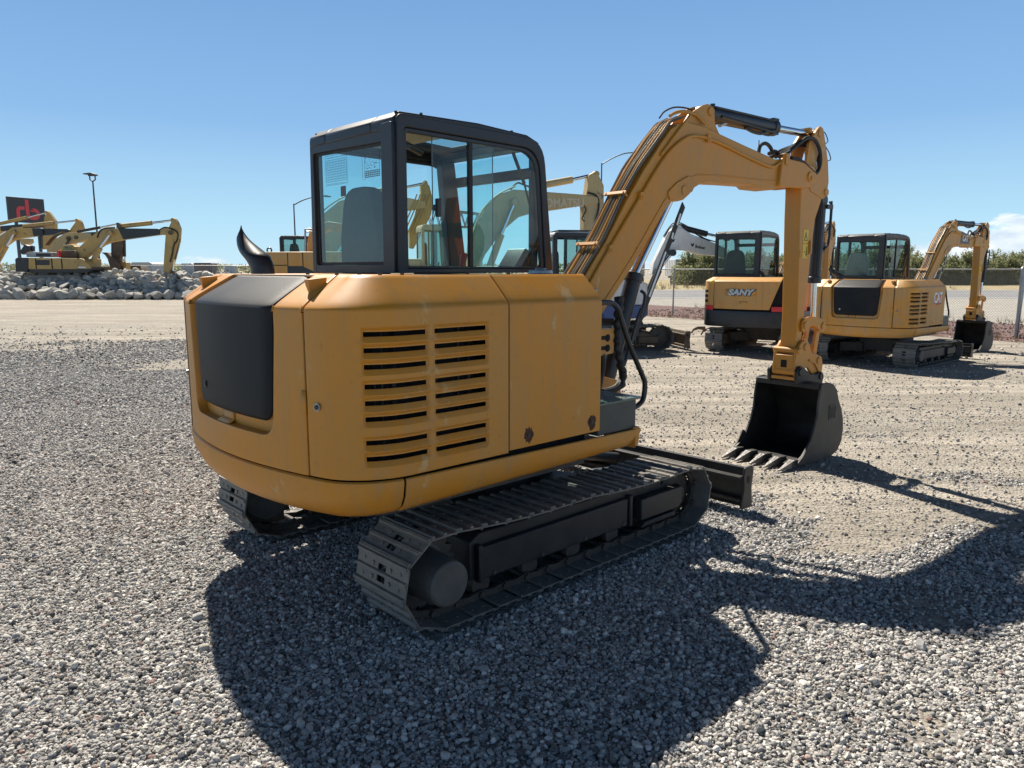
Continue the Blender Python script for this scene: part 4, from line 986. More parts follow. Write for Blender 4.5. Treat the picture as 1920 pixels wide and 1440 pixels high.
    for sy in (-1, 1):
        a, b = sorted((sy * .088, sy * .118))
        m.prism(rpoly([(2.38, 1.02), (2.46, 1.11), (2.56, 1.135), (2.62, 1.06), (2.66, .99), (2.76, .975), (2.85, .945), (2.875, .86), (2.86, .76), (2.79, .705), (2.72, .72), (2.68, .79), (2.60, .865), (2.50, .84), (2.45, .815), (2.36, .82)], [.03, .05, .05, .05, .04, .05, .05, .04, .05, .04, .03, .04, .05, .04, .02, .02], 4), a, b)
    m.box(2.37, 2.60, -.09, .09, .83, .99)
    m.cyl((2.535, -.130, 1.06), (2.535, .130, 1.06), .036, n=20); m.cyl((2.785, -.130, .915), (2.785, .130, .915), .034, n=20); m.cyl((2.415, -.135, 1.03), (2.415, .135, 1.03), .03, n=14)
    cp = m.build('bucket_coupler', paint, stick, bevel=.006)
    m = N(); m.box(2.3665, 2.3695, -.03, .03, .87, .94); m.cyl((2.80, -.1195, .785), (2.80, -.1165, .785), .022, n=14); m.build('coupler_window', DARK, cp)
    m = N(); m.tube([(2.60, -.124, .93), (2.70, -.124, .90), (2.76, -.124, .84), (2.80, -.124, .79)], .010, 8); m.cyl((2.80, -.136, .785), (2.80, -.118, .785), .014, n=8); m.build('coupler_pipe', STEEL if not main else paint, cp)
    # bucket
    hw = .325
    prof = [(2.50, .700), (2.565, .735), (2.66, .715), (2.735, .655), (2.78, .56), (2.84, .47), (2.89, .36), (2.905, .25), (2.885, .14), (2.82, .06), (2.70, .022), (2.50, .014), (2.25, .018), (2.12, .022)]
    inn = [(2.50, .674), (2.56, .708), (2.645, .69), (2.712, .64), (2.757, .55), (2.817, .46), (2.864, .355), (2.88, .25), (2.862, .152), (2.805, .083), (2.695, .046), (2.50, .038), (2.25, .040), (2.12, .038)]
    m = N(); n = len(prof); vs = []; 
    for y in (-hw, hw): vs += [(a, y, b) for a, b in prof] + [(a, y, b) for a, b in inn]
    fs = []
    for i in range(n - 1):
        fs += [(i, i + 1, 2 * n + i + 1, 2 * n + i), (n + i, 3 * n + i, 3 * n + i + 1, n + i + 1), (i, n + i, n + i + 1, i + 1), (2 * n + i, 2 * n + i + 1, 3 * n + i + 1, 3 * n + i)]
    fs += [(0, 2 * n, 3 * n, n), (n - 1, 2 * n - 1, 4 * n - 1, 3 * n - 1)]
    m.add(vs, fs); m.box(2.43, 2.56, -hw, hw, .685, .735); bk = m.build('bucket', bucket_mat, root, bevel=.004)
    sidep2 = [(2.46, .735), (2.57, .745), (2.67, .722), (2.745, .660), (2.79, .56), (2.85, .472), (2.90, .36), (2.915, .25), (2.895, .135), (2.825, .052), (2.70, .012), (2.40, .006), (2.14, .012), (2.10, .05), (2.20, .10), (2.31, .20), (2.38, .32), (2.42, .44), (2.43, .58)]
    for sy in (-1, 1):
        a, b = sorted((sy * (hw - .001), sy * (hw + .020))); m = N(); m.prism(sidep2, a, b)
        sp = m.build('bucket_side_plate', side_mat if sy < 0 else bucket_mat, bk, bevel=.004)
        a, b = sorted((sy * (hw + .0195), sy * (hw + .034))); m = N(); m.prism([(2.09, .04), (2.19, .10), (2.28, .22), (2.33, .20), (2.28, .08), (2.20, .02)], a, b); m.build('side_cutter', side_mat, sp, bevel=.003)
        m = N(); m.prism([(2.40, .012), (2.90, .012), (2.92, .14), (2.88, .17), (2.80, .08), (2.66, .052), (2.42, .045)], a, b - sy * 0); 
        a, b = sorted((sy * (hw + .0195), sy * (hw + .026)))
        m = N(); m.ring(rpoly([(2.62, .38), (2.62, .52), (2.74, .52), (2.74, .38)], .004, 1), rpoly([(2.632, .392), (2.632, .508), (2.728, .508), (2.728, .392)], .004, 1), a, b)
        for q in range(4): m.box(2.645 + .02 * q, 2.655 + .02 * q, a, b, .40, .495)
        m.build('side_emblem', side_mat, sp)
    m = N(); m.box(2.36, 2.42, hw + .02, hw + .10, .10, .22); m.build('side_wing', bucket_mat, bk, bevel=.004) if False else None
    m = N(); m.prism([(2.11, .012), (2.22, .012), (2.22, .046), (2.08, .030)], -hw - .01, hw + .01); lip = m.build('cutting_edge', side_mat, bk, bevel=.002)
    for i in range(5):
        y = -hw + .022 + (2 * hw - .044) * i / 4
        m = N(); m.prism([(2.20, .068), (2.20, .010), (2.10, .000), (2.05, .004), (2.06, .062), (2.10, .074)], y - .034, y + .034)
        ad = m.build('tooth_adapter', side_mat, lip, bevel=.005)
        m = N(); w0, w1 = .030, .010
        m.add([(2.09, y - w0, .074), (2.09, y + w0, .074), (2.09, y - w0, .000), (2.09, y + w0, .000), (1.885, y - w1, .014), (1.885, y + w1, .014), (1.885, y - w1, .002), (1.885, y + w1, .002)],
              [(0, 1, 5, 4), (2, 6, 7, 3), (0, 4, 6, 2), (1, 3, 7, 5), (4, 5, 7, 6), (0, 2, 3, 1)])
        m.prism([(2.07, .072), (1.93, .026), (1.93, .020), (2.07, .060)], y - .006, y + .006)
        m.build('bucket_tooth', TOOTH, lip, bevel=.003)
    m = N()
    for sy in (-1, 1):
        a, b = sorted((sy * .128, sy * .158))
        m.prism(rpoly([(2.36, .72), (2.34, .84), (2.40, .90), (2.47, .87), (2.58, .80), (2.70, .79), (2.79, .81), (2.84, .76), (2.80, .66), (2.70, .70), (2.52, .735)], [.02, .05, .05, .04, .05, .04, .03, .03, .03, .02, .02], 4), a, b)
    m.cyl((2.405, -.17, .835), (2.405, .17, .835), .038, n=20); m.cyl((2.775, -.17, .765), (2.775, .17, .765), .034, n=20)
    m.build('bucket_ear', bucket_mat, bk, bevel=.005)
    m = N(); m.cyl((2.405, -.12, .835), (2.405, .12, .835), .042, n=20); m.box(2.36, 2.40, -.12, .12, .755, .785); m.build('bucket_pin', paint, bk, bevel=.003)
    if decals:
        m = N(); m.prism([(1.22, 2.55), (1.24, 2.83), (1.60, 2.76), (1.72, 2.64), (1.66, 2.55)], -bw - .0025, -bw - .0005); m.build('badge_panel', MATS['diagram_grey'] if 'diagram_grey' in MATS else material('diagram_grey', (.10, .09, .09), .5), boom)
        T = BM @ basis((1.46, -bw - .004, 2.665), (1, 0, -.06), (0, 0, 1)); text_mesh('boom_lettering', decals, .19, LETW, boom, T, bold=.007, xs=.74)
    return boom
# ------------------------------------------------------------------ ground
def smooth_noise(x, y, seed=0):
    """value noise on numpy arrays"""
    xi = np.floor(x).astype(np.int64); yi = np.floor(y).astype(np.int64); fx_ = x - xi; fy_ = y - yi
    fx_ = fx_ * fx_ * (3 - 2 * fx_); fy_ = fy_ * fy_ * (3 - 2 * fy_)
    def h(a, b):
        n = (a * 374761393 + b * 668265263 + seed * 974711) & 0x7fffffff
        n = ((n ^ (n >> 13)) * 1274126177) & 0x7fffffff
        return ((n ^ (n >> 16)) & 0xffff) / 65535.0
    return (h(xi, yi) * (1 - fx_) + h(xi + 1, yi) * fx_) * (1 - fy_) + (h(xi, yi + 1) * (1 - fx_) + h(xi + 1, yi + 1) * fx_) * fy_
def fbm(x, y, seed=0, o=4):
    s = 0; a = .5; t = 0
    for i in range(o): s = s + a * smooth_noise(x * 2 ** i, y * 2 ** i, seed + i * 17); t += a; a *= .5
    return s / t
def dirt_mask(X, Y):
    """0 gravel .. 1 bare tan dirt worn by wheels, with streaks along the direction of travel"""
    yb = np.clip(13.2 - 2.6 * (X + 1.0), 4.9, 18.5)
    # streaks run mostly across the view, slightly away to the right
    a = R(12); U = X * math.cos(a) + Y * math.sin(a); V = -X * math.sin(a) + Y * math.cos(a)
    st = fbm(U * .35, V * 1.9, 5); n = fbm(X * .55, Y * .55, 9)
    d = (Y - yb) / (1.6 + .08 * Y) + (n - .5) * 3.2 + (fbm(X * .16, Y * .22, 44) - .5) * np.clip((Y - 8) / 4, 0, 1) * 6.0 + (st - .5) * 2.6
    d = 1 / (1 + np.exp(-3.6 * d))
    near = np.clip((fbm(X * .9, Y * .9, 31) - .66) * 9, 0, 1) * .75 * (X > .8)
    d = d * (1 - .30 * np.clip(-X / 4, 0, 1) * np.clip(1.6 - Y / 40, 0, 1))
    d = np.maximum(d * (.55 + .6 * st), near)
    return np.clip(d, 0, 1)
def ground_z(X, Y):
    return (fbm(X * .8, Y * .8, 3) - .5) * .028 * np.clip((Y - 1) / 4, .3, 1) * 0 
def make_ground():
    # one sheet out to the horizon: rows get longer with distance
    ys = np.concatenate([np.arange(-12, -2, .5), np.arange(-2, 14, .10), np.arange(14, 30, .25), np.arange(30, 60, 1.0), np.geomspace(60, 2600, 26)])
    us = np.concatenate([[-1.6, -1.2], np.linspace(-1, 1, 181), [1.2, 1.6]])
    n = len(us); V = []; 
    for y in ys:
        w = max(7, abs(y) * 1.05 + 4)
        V.append(np.stack([us * w, np.full(n, y), np.zeros(n)], 1))
    V = np.concatenate(V); F_ = []
    idx = np.arange(len(ys) * n).reshape(len(ys), n)
    q = np.stack([idx[:-1, :-1], idx[:-1, 1:], idx[1:, 1:], idx[1:, :-1]], -1).reshape(-1, 4)
    me = bpy.data.meshes.new('ground'); me.from_pydata(V.tolist(), [], q.tolist())
    at_ = me.attributes.new('dirt', 'FLOAT', 'POINT'); at_.data.foreach_set('value', dirt_mask(V[:, 0], V[:, 1]).astype(np.float32))
    o = bpy.data.objects.new('ground', me); COL.objects.link(o); tag(o, kind='structure')
    m = bpy.data.materials.new('gravel_yard'); m.use_nodes = True; t = m.node_tree; b = t.nodes['Principled BSDF']; L = t.links.new
    b.inputs['Roughness'].default_value = .95; b.inputs['Specular IOR Level'].default_value = .2
    tcn = t.nodes.new('ShaderNodeTexCoord')
    def noise(sc, det=6, rough=.6, vec=None):
        q = t.nodes.new('ShaderNodeTexNoise'); q.inputs['Scale'].default_value = sc; q.inputs['Detail'].default_value = det; q.inputs['Roughness'].default_value = rough; L(vec or tcn.outputs['Object'], q.inputs['Vector']); return q
    def mix(f, a, bb, typ='MIX'):
        x = t.nodes.new('ShaderNodeMix'); x.data_type = 'RGBA'; x.blend_type = typ
        for s_, i in ((f, 0), (a, 6), (bb, 7)):
            if isinstance(s_, (int, float)): x.inputs[i].default_value = s_
            elif isinstance(s_, tuple): x.inputs[i].default_value = (*s_, 1)
            else: L(s_, x.inputs[i])
        return x.outputs[2]
    def rng_(v, a, bb, c=0, d=1):
        x = t.nodes.new('ShaderNodeMapRange'); x.inputs['From Min'].default_value = a; x.inputs['From Max'].default_value = bb; x.inputs['To Min'].default_value = c; x.inputs['To Max'].default_value = d; L(v, x.inputs['Value']); return x.outputs[0]
    vo = t.nodes.new('ShaderNodeTexVoronoi'); vo.inputs['Scale'].default_value = 42; L(tcn.outputs['Object'], vo.inputs['Vector'])
    vo2 = t.nodes.new('ShaderNodeTexVoronoi'); vo2.inputs['Scale'].default_value = 17; L(tcn.outputs['Object'], vo2.inputs['Vector'])
    r = t.nodes.new('ShaderNodeValToRGB'); e = r.color_ramp.elements
    e[0].position = 0; e[0].color = (.065, .064, .063, 1); e[1].position = 1; e[1].color = (.59, .565, .53, 1)
    for p_, c_ in ((.3, (.215, .208, .20)), (.55, (.375, .36, .34)), (.75, (.24, .21, .175))): q = e.new(p_); q.color = (*c_, 1)
    sp = t.nodes.new('ShaderNodeSeparateColor'); L(vo.outputs['Color'], sp.inputs[0]); L(sp.outputs[0], r.inputs[0])
    r2 = t.nodes.new('ShaderNodeSeparateColor'); L(vo2.outputs['Color'], r2.inputs[0])
    grav = mix(rng_(r2.outputs[1], 0, 1, .0, .45), r.outputs[0], (.42, .405, .38))
    grav = mix(rng_(noise(1.1).outputs['Fac'], .45, .7, 0, .55), grav, (.30, .27, .235))
    mp_ = t.nodes.new('ShaderNodeMapping'); mp_.inputs['Rotation'].default_value = (0, 0, R(12)); mp_.inputs['Scale'].default_value = (.30, 2.0, 1); L(tcn.outputs['Object'], mp_.inputs[0])
    st = noise(1.5, 9, .7, mp_.outputs[0])
    dirtc = mix(rng_(st.outputs['Fac'], .40, .60), (.33, .295, .245), (.56, .50, .415)); mp3 = t.nodes.new('ShaderNodeMapping'); mp3.inputs['Rotation'].default_value = (0, 0, R(4)); mp3.inputs['Scale'].default_value = (.07, .75, 1); L(tcn.outputs['Object'], mp3.inputs[0])
    dirtc = mix(rng_(noise(1.0, 7, .68, mp3.outputs[0]).outputs['Fac'], .44, .60, 0, .75), dirtc, (.29, .26, .215)); dirtc = mix(rng_(noise(.35, 6, .65).outputs['Fac'], .50, .64, 0, .6), dirtc, (.42, .385, .33))
    dirtc = mix(rng_(noise(38, 4).outputs['Fac'], .50, .62, 0, .6), dirtc, grav)
    atn = t.nodes.new('ShaderNodeAttribute'); atn.attribute_name = 'dirt'
    ad = t.nodes.new('ShaderNodeMath'); ad.operation = 'ADD'; L(atn.outputs['Fac'], ad.inputs[0]); nn = noise(7, 8, .7); L(rng_(nn.outputs['Fac'], .2, .8, -.45, .45), ad.inputs[1])
    f = rng_(ad.outputs[0], .35, .65)
    col = mix(f, grav, dirtc)
    L(col, b.inputs['Base Color'])
    # relief: stones and worn lumps
    h1 = rng_(vo.outputs['Distance'], 0, .7, 1, 0); h2 = noise(9, 8, .7).outputs['Fac']
    mm = t.nodes.new('ShaderNodeMath'); mm.operation = 'MULTIPLY_ADD'; L(h2, mm.inputs[0]); mm.inputs[1].default_value = 1.6; L(h1, mm.inputs[2])
    bp = t.nodes.new('ShaderNodeBump'); bp.inputs['Strength'].default_value = .9; bp.inputs['Distance'].default_value = .02; L(mm.outputs[0], bp.inputs['Height'])
    bp2 = t.nodes.new('ShaderNodeBump'); bp2.inputs['Strength'].default_value = .8; bp2.inputs['Distance'].default_value = .10; L(st.outputs['Fac'], bp2.inputs['Height']); L(bp.outputs[0], bp2.inputs['Normal'])
    L(bp2.outputs[0], b.inputs['Normal'])
    me.materials.append(m)
    return o

def make_gravel():
    """loose stones as one instanced mass: points carry a size, a turn and a shape number"""
    P = []; S = []
    def fill(y0, y1, dens, size, margin):
        A = 0; area = (y1 - y0) * ((y0 + y1) * .72 + 2 * margin); n = int(area * dens)
        y = RNG.uniform(y0, y1, n * 2); w = .72 * y + margin; wm = .72 * y1 + margin
        x = RNG.uniform(-wm, wm, n * 2); k = np.abs(x) < w; x = x[k][:n]; y = y[k][:n]
        d = dirt_mask(x, y); keep = RNG.random(len(x)) < (1 - .955 * np.clip((d - .12) * 2.0, 0, 1)) * np.clip((24.5 - y) / 12, 0, 1); x = x[keep]; y = y[keep]
        ca, sa = math.cos(R(43.2)), math.sin(R(43.2)); lx_ = (x + .294) * ca + (y - 5.0) * sa; ly_ = -(x + .294) * sa + (y - 5.0) * ca
        k = ~((np.abs(lx_) < 1.16) & (np.abs(np.abs(ly_) - .885) < .235)); x = x[k]; y = y[k]
        s = size * np.exp(RNG.normal(0, .30, len(x))); P.append(np.stack([x, y], 1)); S.append(s)
    fill(1.6, 4.2, 7800, .0071, 1.5)
    fill(4.2, 6.6, 6600, .0076, 1.5)
    fill(6.6, 9.5, 3900, .0088, 1.2)
    fill(9.5, 14.0, 1500, .0105, 1.2)
    fill(14.0, 24.0, 420, .0150, .5)
    fill(1.6, 8.0, 70, .0115, .6)
    P = np.concatenate(P); S = np.concatenate(S); n = len(P)
    z = S * RNG.uniform(.0, .95, n)
    me = bpy.data.meshes.new('gravel'); me.vertices.add(n)
    me.vertices.foreach_set('co', np.stack([P[:, 0], P[:, 1], z], 1).astype(np.float32).ravel())
    a = me.attributes.new('sz', 'FLOAT', 'POINT'); a.data.foreach_set('value', S.astype(np.float32))
    rot = np.stack([RNG.normal(0, .5, n), RNG.normal(0, .5, n), RNG.uniform(0, 6.28, n)], 1)
    a = me.attributes.new('rt', 'FLOAT_VECTOR', 'POINT'); a.data.foreach_set('vector', rot.astype(np.float32).ravel())
    a = me.attributes.new('ix', 'INT', 'POINT'); a.data.foreach_set('value', RNG.integers(0, 8, n).astype(np.int32))
    o = bpy.data.objects.new('gravel', me); COL.objects.link(o)
    tag(o, kind='stuff', label='loose grey and white gravel stones covering the yard', cat='gravel')
    m = bpy.data.materials.new('gravel_stone'); m.use_nodes = True; t = m.node_tree; b = t.nodes['Principled BSDF']; L = t.links.new
    b.inputs['Roughness'].default_value = .85; b.inputs['Specular IOR Level'].default_value = .3
    oi = t.nodes.new('ShaderNodeObjectInfo'); r = t.nodes.new('ShaderNodeValToRGB'); e = r.color_ramp.elements; r.color_ramp.interpolation = 'LINEAR'
    e[0].position = 0; e[0].color = (.09, .09, .092, 1); e[1].position = 1; e[1].color = (.78, .75, .70, 1)
    for p_, c_ in ((.12, (.20, .197, .192)), (.28, (.33, .322, .312)), (.50, (.43, .418, .398)), (.62, (.39, .35, .305)), (.66, (.47, .455, .43)), (.84, (.60, .575, .535)), (.875, (.27, .16, .135)), (.885, (.57, .55, .51))):
        q = e.new(p_); q.color = (*c_, 1)
    L(oi.outputs['Random'], r.inputs[0])
    tcn = t.nodes.new('ShaderNodeTexCoord'); nn = t.nodes.new('ShaderNodeTexNoise'); nn.inputs['Scale'].default_value = 2.5; nn.inputs['Detail'].default_value = 5; L(tcn.outputs['Object'], nn.inputs['Vector'])
    mr = t.nodes.new('ShaderNodeMapRange'); mr.inputs['From Min'].default_value = .3; mr.inputs['From Max'].default_value = .7; mr.inputs['To Min'].default_value = .80; mr.inputs['To Max'].default_value = 1.12; L(nn.outputs['Fac'], mr.inputs['Value'])
    mu = t.nodes.new('ShaderNodeMix'); mu.data_type = 'RGBA'; mu.blend_type = 'MULTIPLY'; mu.inputs[0].default_value = 1; L(r.outputs[0], mu.inputs[6]); L(mr.outputs[0], mu.inputs[7]); L(mu.outputs[2], b.inputs['Base Color'])
    g = bpy.data.node_groups.new('scatter_stones', 'GeometryNodeTree')
    g.interface.new_socket('Geometry', in_out='INPUT', socket_type='NodeSocketGeometry'); g.interface.new_socket('Geometry', in_out='OUTPUT', socket_type='NodeSocketGeometry')
    N = g.nodes.new; K = g.links.new
    gi = N('NodeGroupInput'); go = N('NodeGroupOutput'); ip = N('GeometryNodeInstanceOnPoints'); jn = N('GeometryNodeJoinGeometry')
    for i in range(8):
        ic = N('GeometryNodeMeshIcoSphere'); ic.inputs['Radius'].default_value = 1; ic.inputs['Subdivisions'].default_value = 2
        pos = N('GeometryNodeInputPosition'); ns = N('ShaderNodeTexNoise'); ns.noise_dimensions = '4D'; ns.inputs['Scale'].default_value = .85; ns.inputs['W'].default_value = i * 7.3; ns.inputs['Detail'].default_value = 1.5
        K(pos.outputs[0], ns.inputs['Vector'])
        sb = N('ShaderNodeVectorMath'); sb.operation = 'SUBTRACT'; K(ns.outputs['Color'], sb.inputs[0]); sb.inputs[1].default_value = (.5, .5, .5)
        sc = N('ShaderNodeVectorMath'); sc.operation = 'SCALE'; K(sb.outputs[0], sc.inputs[0]); sc.inputs['Scale'].default_value = 1.9
        sp = N('GeometryNodeSetPosition'); K(ic.outputs[0], sp.inputs['Geometry']); K(sc.outputs[0], sp.inputs['Offset'])
        tr = N('GeometryNodeTransform'); K(sp.outputs[0], tr.inputs['Geometry']); tr.inputs['Scale'].default_value = (1.25 - .04 * i, .84 + .05 * (i % 4), .66 + .05 * (i % 3))
        sm = N('GeometryNodeSetMaterial'); sm.inputs['Material'].default_value = m; K(tr.outputs[0], sm.inputs['Geometry'])
        ss = N('GeometryNodeSetShadeSmooth'); K(sm.outputs[0], ss.inputs['Geometry']); ss.inputs['Shade Smooth'].default_value = i % 3 == 0
        gt = N('GeometryNodeGeometryToInstance'); K(ss.outputs[0], gt.inputs[0]); K(gt.outputs[0], jn.inputs[0])
    def attr(nm, ty):
        q = N('GeometryNodeInputNamedAttribute'); q.data_type = ty; q.inputs['Name'].default_value = nm; return q.outputs['Attribute']
    K(gi.outputs[0], ip.inputs['Points']); K(jn.outputs[0], ip.inputs['Instance']); ip.inputs['Pick Instance'].default_value = True
    K(attr('ix', 'INT'), ip.inputs['Instance Index']); K(attr('sz', 'FLOAT'), ip.inputs['Scale'])
    er = N('FunctionNodeEulerToRotation'); K(attr('rt', 'FLOAT_VECTOR'), er.inputs[0]); K(er.outputs[0], ip.inputs['Rotation'])
    K(ip.outputs[0], go.inputs[0])
    md = o.modifiers.new('stones', 'NODES'); md.node_group = g
    me.materials.append(m)
    return o
# ------------------------------------------------------------------ the big excavator in front
make_ground(); make_gravel()
HEAD = R(90 - 46.8)
main = empty('excavator', (-.294, 5.0, .012), HEAD)
tag(main, 'large plain yellow excavator nearest the camera with black rear cover and louvred engine door', 'excavator')
undercarriage(main)
build_house(main, YEL, COVER, True)
build_cab(main)
build_front(main)

def orange_mast():
    c_, s_ = math.cos(HEAD), math.sin(HEAD)
    r = ray(868, 440); r = r / r.y; v = Vector((0, 0, CAM_H)) + r * 12.0
    dx, dy = v.x + .294, v.y - 5.0; lx, ly = dx * c_ + dy * s_, -dx * s_ + dy * c_; ly = 2 * (-.072) - ly
    X, Y_ = -.294 + lx * c_ - ly * s_, 5.0 + lx * s_ + ly * c_
    root = empty('drill_rig', (X, Y_, 0), HEAD); tag(root, 'orange drill mast with black hoses, mirrored in the main cab side glass', 'drill rig')
    m = MB(); m.prism([(-.16, 1.75), (-.30, 2.45), (-.20, 2.90), (.04, 2.95), (.12, 2.5), (.24, 1.9), (.22, 1.75)], -.14, .14); mt = m.build('mast', ORNG, root, bevel=.02)
    m = MB(); m.box(-.26, .30, -.3, .3, .35, 1.80); m.build('power_pack', BLK, root, bevel=.03)
    m = MB(); m.box(-.34, -.10, -.17, .17, 2.30, 2.52); m.box(-.12, .10, -.17, .17, 2.62, 2.76); m.build('drill_head', BLK, mt, bevel=.02)
    m = MB()
    for k in range(4): m.curve_tube([(-.1 + .05 * k, -.18, 2.6), (.06 + .05 * k, -.25, 2.35), (.10 + .04 * k, -.18, 2.0), (.04, -.16, 1.8)], .016, 6, 5); m.curve_tube([(-.1 + .05 * k, .18, 2.6), (.06 + .05 * k, .25, 2.35), (.10 + .04 * k, .18, 2.0), (.04, .16, 1.8)], .016, 6, 5)
    m.build('hose_bundle', RUB, mt)
    for y in (-.55, .30):
        m = MB(); m.prism(rpoly([(-.9, .22), (-.7, .02), (.7, .02), (.9, .22), (.7, .44), (-.7, .44)], .12, 3), y, y + .25); m.build('track', RUB, root)
    m = MB(); m.box(-.4, .4, -.3, .3, .15, .4); m.build('chassis', BLK, root)
orange_mast()
# ------------------------------------------------------------------ the other excavators
def origin_from(X, Y, head, lx_, ly_):
    h = Vector((math.sin(R(head)), math.cos(R(head)))); l = Vector((-h.y, h.x)); o = Vector((X, Y)) - h * lx_ - l * ly_
    return (o.x, o.y, 0)
hd = 49.0; sc = .915
cat = empty('excavator', origin_from(7.38, 13.39, hd, -1.1 * sc, -1.1 * sc), R(90 - hd)); cat.scale = (sc, sc, sc)
tag(cat, 'yellow excavator with a red and white CAT badge beside its louvres, bucket towards the fence', 'excavator')
undercarriage(cat); build_house(cat, YEL2, COVER, False, True)
build_cab(cat, extras=False, split=True, side=GLD, rear=GLD, frame=BLK, seat=GRYC)
build_front(cat, YEL2, decals='CAT', main=False)

def build_house_tan(root):
    pl = TP; uE = pl.S[-1]; zb, zt = 1.50, 1.66
    def panel(name, u0, u1, z0, z1, mat, off_=0.0, top=True, slant=0.0, holes=None):
        zs = [z for z in zrows(z0, 1.57, 1.66, .04) if z <= z1 + .001] if top else lin(z0, z1, 4)
        m = MB(); us = cut_lines(u0, u1, [], .04); nu = len(us)
        for z in zs:
            for i, u in enumerate(us):
                uu = u + slant * (z - 1.0) * (i / (nu - 1))
                x, y, zz = body_pt(pl, uu, z, off_, 1.57, 1.66) if top else body_pt(pl, uu, z, off_)
                if top and z > 1.57: pass
                m.v.append((x, y, zz))
        for j in range(len(zs) - 1):
            for i in range(nu - 1): m.f.append((j * nu + i, j * nu + i + 1, (j + 1) * nu + i + 1, (j + 1) * nu + i))
        o = m.build(name, mat, root, solid=.015, bevel=.006); fix_out(o); return o
    rp = panel('tail_door', -.74, .50, .98, 1.66, SANYC, .01, slant=.36)
    m = MB(); m.add(*(lambda a: (a.v, a.f))(skin_panel(pl, lin(-.46, .22, 8), [1.26, 1.41], off=lambda u, z: .012))); o = m.build('name_plate_recess', SANYC, rp, solid=.02)
    p, n = pl.at(-.12); text_mesh('maker_lettering', 'SANY', .165, LETG, rp, basis((p.x + n.x * .030, p.y + n.y * .030, 1.335), (n.y * -1 if False else 0.0 - n.y, n.x, 0) if False else (-.0, -1, 0), (0, 0, 1)), bold=.010, xs=1.25, shear=.25)
    text_mesh('maker_lettering_shadow', 'SANY', .165, INK, rp, basis((p.x - .020, p.y - .004, 1.328), (0, -1, 0), (0, 0, 1)), bold=.018, xs=1.25, shear=.25)
    m = MB(); m.add(*(lambda a: (a.v, a.f))(skin_panel(pl, lin(-.14, .04, 3), [1.09, 1.15], off=lambda u, z: .014))); m.build('door_handle', SANYC, rp, solid=.01)
    rpn = panel('right_rear_panel', .78, 1.72, 1.03, 1.66, SANYC, .0, slant=0)
    panel('right_side_panel', 1.74, uE, 1.03, 1.66, SANYC); lpn = panel('left_rear_panel', -1.5, -.76, 1.03, 1.66, SANYC); panel('left_side_panel', -uE, -1.52, 1.03, 1.66, SANYC)
    for o, (a, b) in ((rpn, (1.02, 1.25)), (lpn, (-1.12, -.92))):
        for z in (1.14, 1.25, 1.36):
            m = MB(); m.add(*(lambda q: (q.v, q.f))(skin_panel(pl, lin(a, b, 4), [z - .03, z + .03], off=lambda u, z: .003))); m.build('vent', DARK, o, solid=.004)
    panel('red_reflector', .54, 1.6, .945, 1.05, REDP, .008, top=False); panel('red_reflector', -1.3, -.76, .945, 1.05, REDP, .006, top=False)
    panel('tail_bumper', -uE, uE, .60, .94, BLK, .004, top=False)
    m = MB(); ring = [tuple(pl.at(u)[0] - pl.at(u)[1] * .02) for u in lin(-uE, uE, 70)]; m.prism(ring, .59, .62, 'xy'); m.build('floor_frame', FRM, root)
    m = MB(); ring = [body_pt(pl, u, 1.66, 0, 1.57, 1.66)[:2] for u in lin(-uE, uE, 70)]; m.prism(ring, 1.645, 1.656, 'xy'); m.build('top_deck', SANYC, root)
    m = MB(); m.prism([tuple(pl.at(u)[0] - pl.at(u)[1] * .08) for u in lin(-uE, uE, 60)], .7, 1.6, 'xy'); m.build('engine_bay', DARK, root)
    for (u, w_) in ((.84, .24), (-.86, .1)):
        m = MB(); m.add(*(lambda q: (q.v, q.f))(skin_panel(pl, lin(u, u + w_, 3), [1.535, 1.59], off=lambda u, z: .004, ))); d = m.build('warning_decal', YDEC, rpn if u > 0 else lpn, solid=.002)
    m = MB(); m.cyl((-1.0, -.15, 1.64), (-1.02, -.13, 1.72), .035, n=12); m.cyl((-1.02, -.13, 1.72), (-1.07, -.08, 1.78), .035, .03, 12); m.build('exhaust_pipe', BLK, root)
    # stepped lettering on the right flank
    text_mesh('model_lettering', 'SY60', .10, LETW, root, basis((-.15, -1.062, .90), (1, 0, 0), (0, 0, 1)), bold=.006, xs=.9)
    m = MB(); m.ring([(-.05 + .10 * math.cos(a), 1.38 + .10 * math.sin(a)) for a in [2 * math.pi * i / 24 for i in range(24)]], [(-.05 + .08 * math.cos(a), 1.38 + .08 * math.sin(a)) for a in [2 * math.pi * i / 24 for i in range(24)]], -1.064, -1.058)
    for k in range(3):
        a = R(90 + 120 * k); m.prism([(-.05 + .075 * math.cos(a), 1.38 + .075 * math.sin(a)), (-.05 + .02 * math.cos(a + 1), 1.38 + .02 * math.sin(a + 1)), (-.05 + .02 * math.cos(a - 1), 1.38 + .02 * math.sin(a - 1))], -1.064, -1.058)
    m.build('round_emblem', LETW, root)
hs = 36.0; ss = .985
sany = empty('excavator', origin_from(4.43, 16.75, hs, -1.1 * ss, 1.02 * ss), R(90 - hs)); sany.scale = (ss, ss, ss)
tag(sany, 'tan excavator with silver SANY lettering, red reflectors and black bumper', 'excavator')
undercarriage(sany, w=1.02, sw=.40, frame_mat=BROWNF)
build_house_tan(sany)
build_cab(sany, x0=-.75, x1=.62, y0=.02, y1=1.08, z0=1.655, z1=2.665, extras=False, split=False, side=GLD, rear=GLD, frame=BLK)
build_front(sany, SANYC, s0=(1.0, -.1), turn=R(-6), main=False)

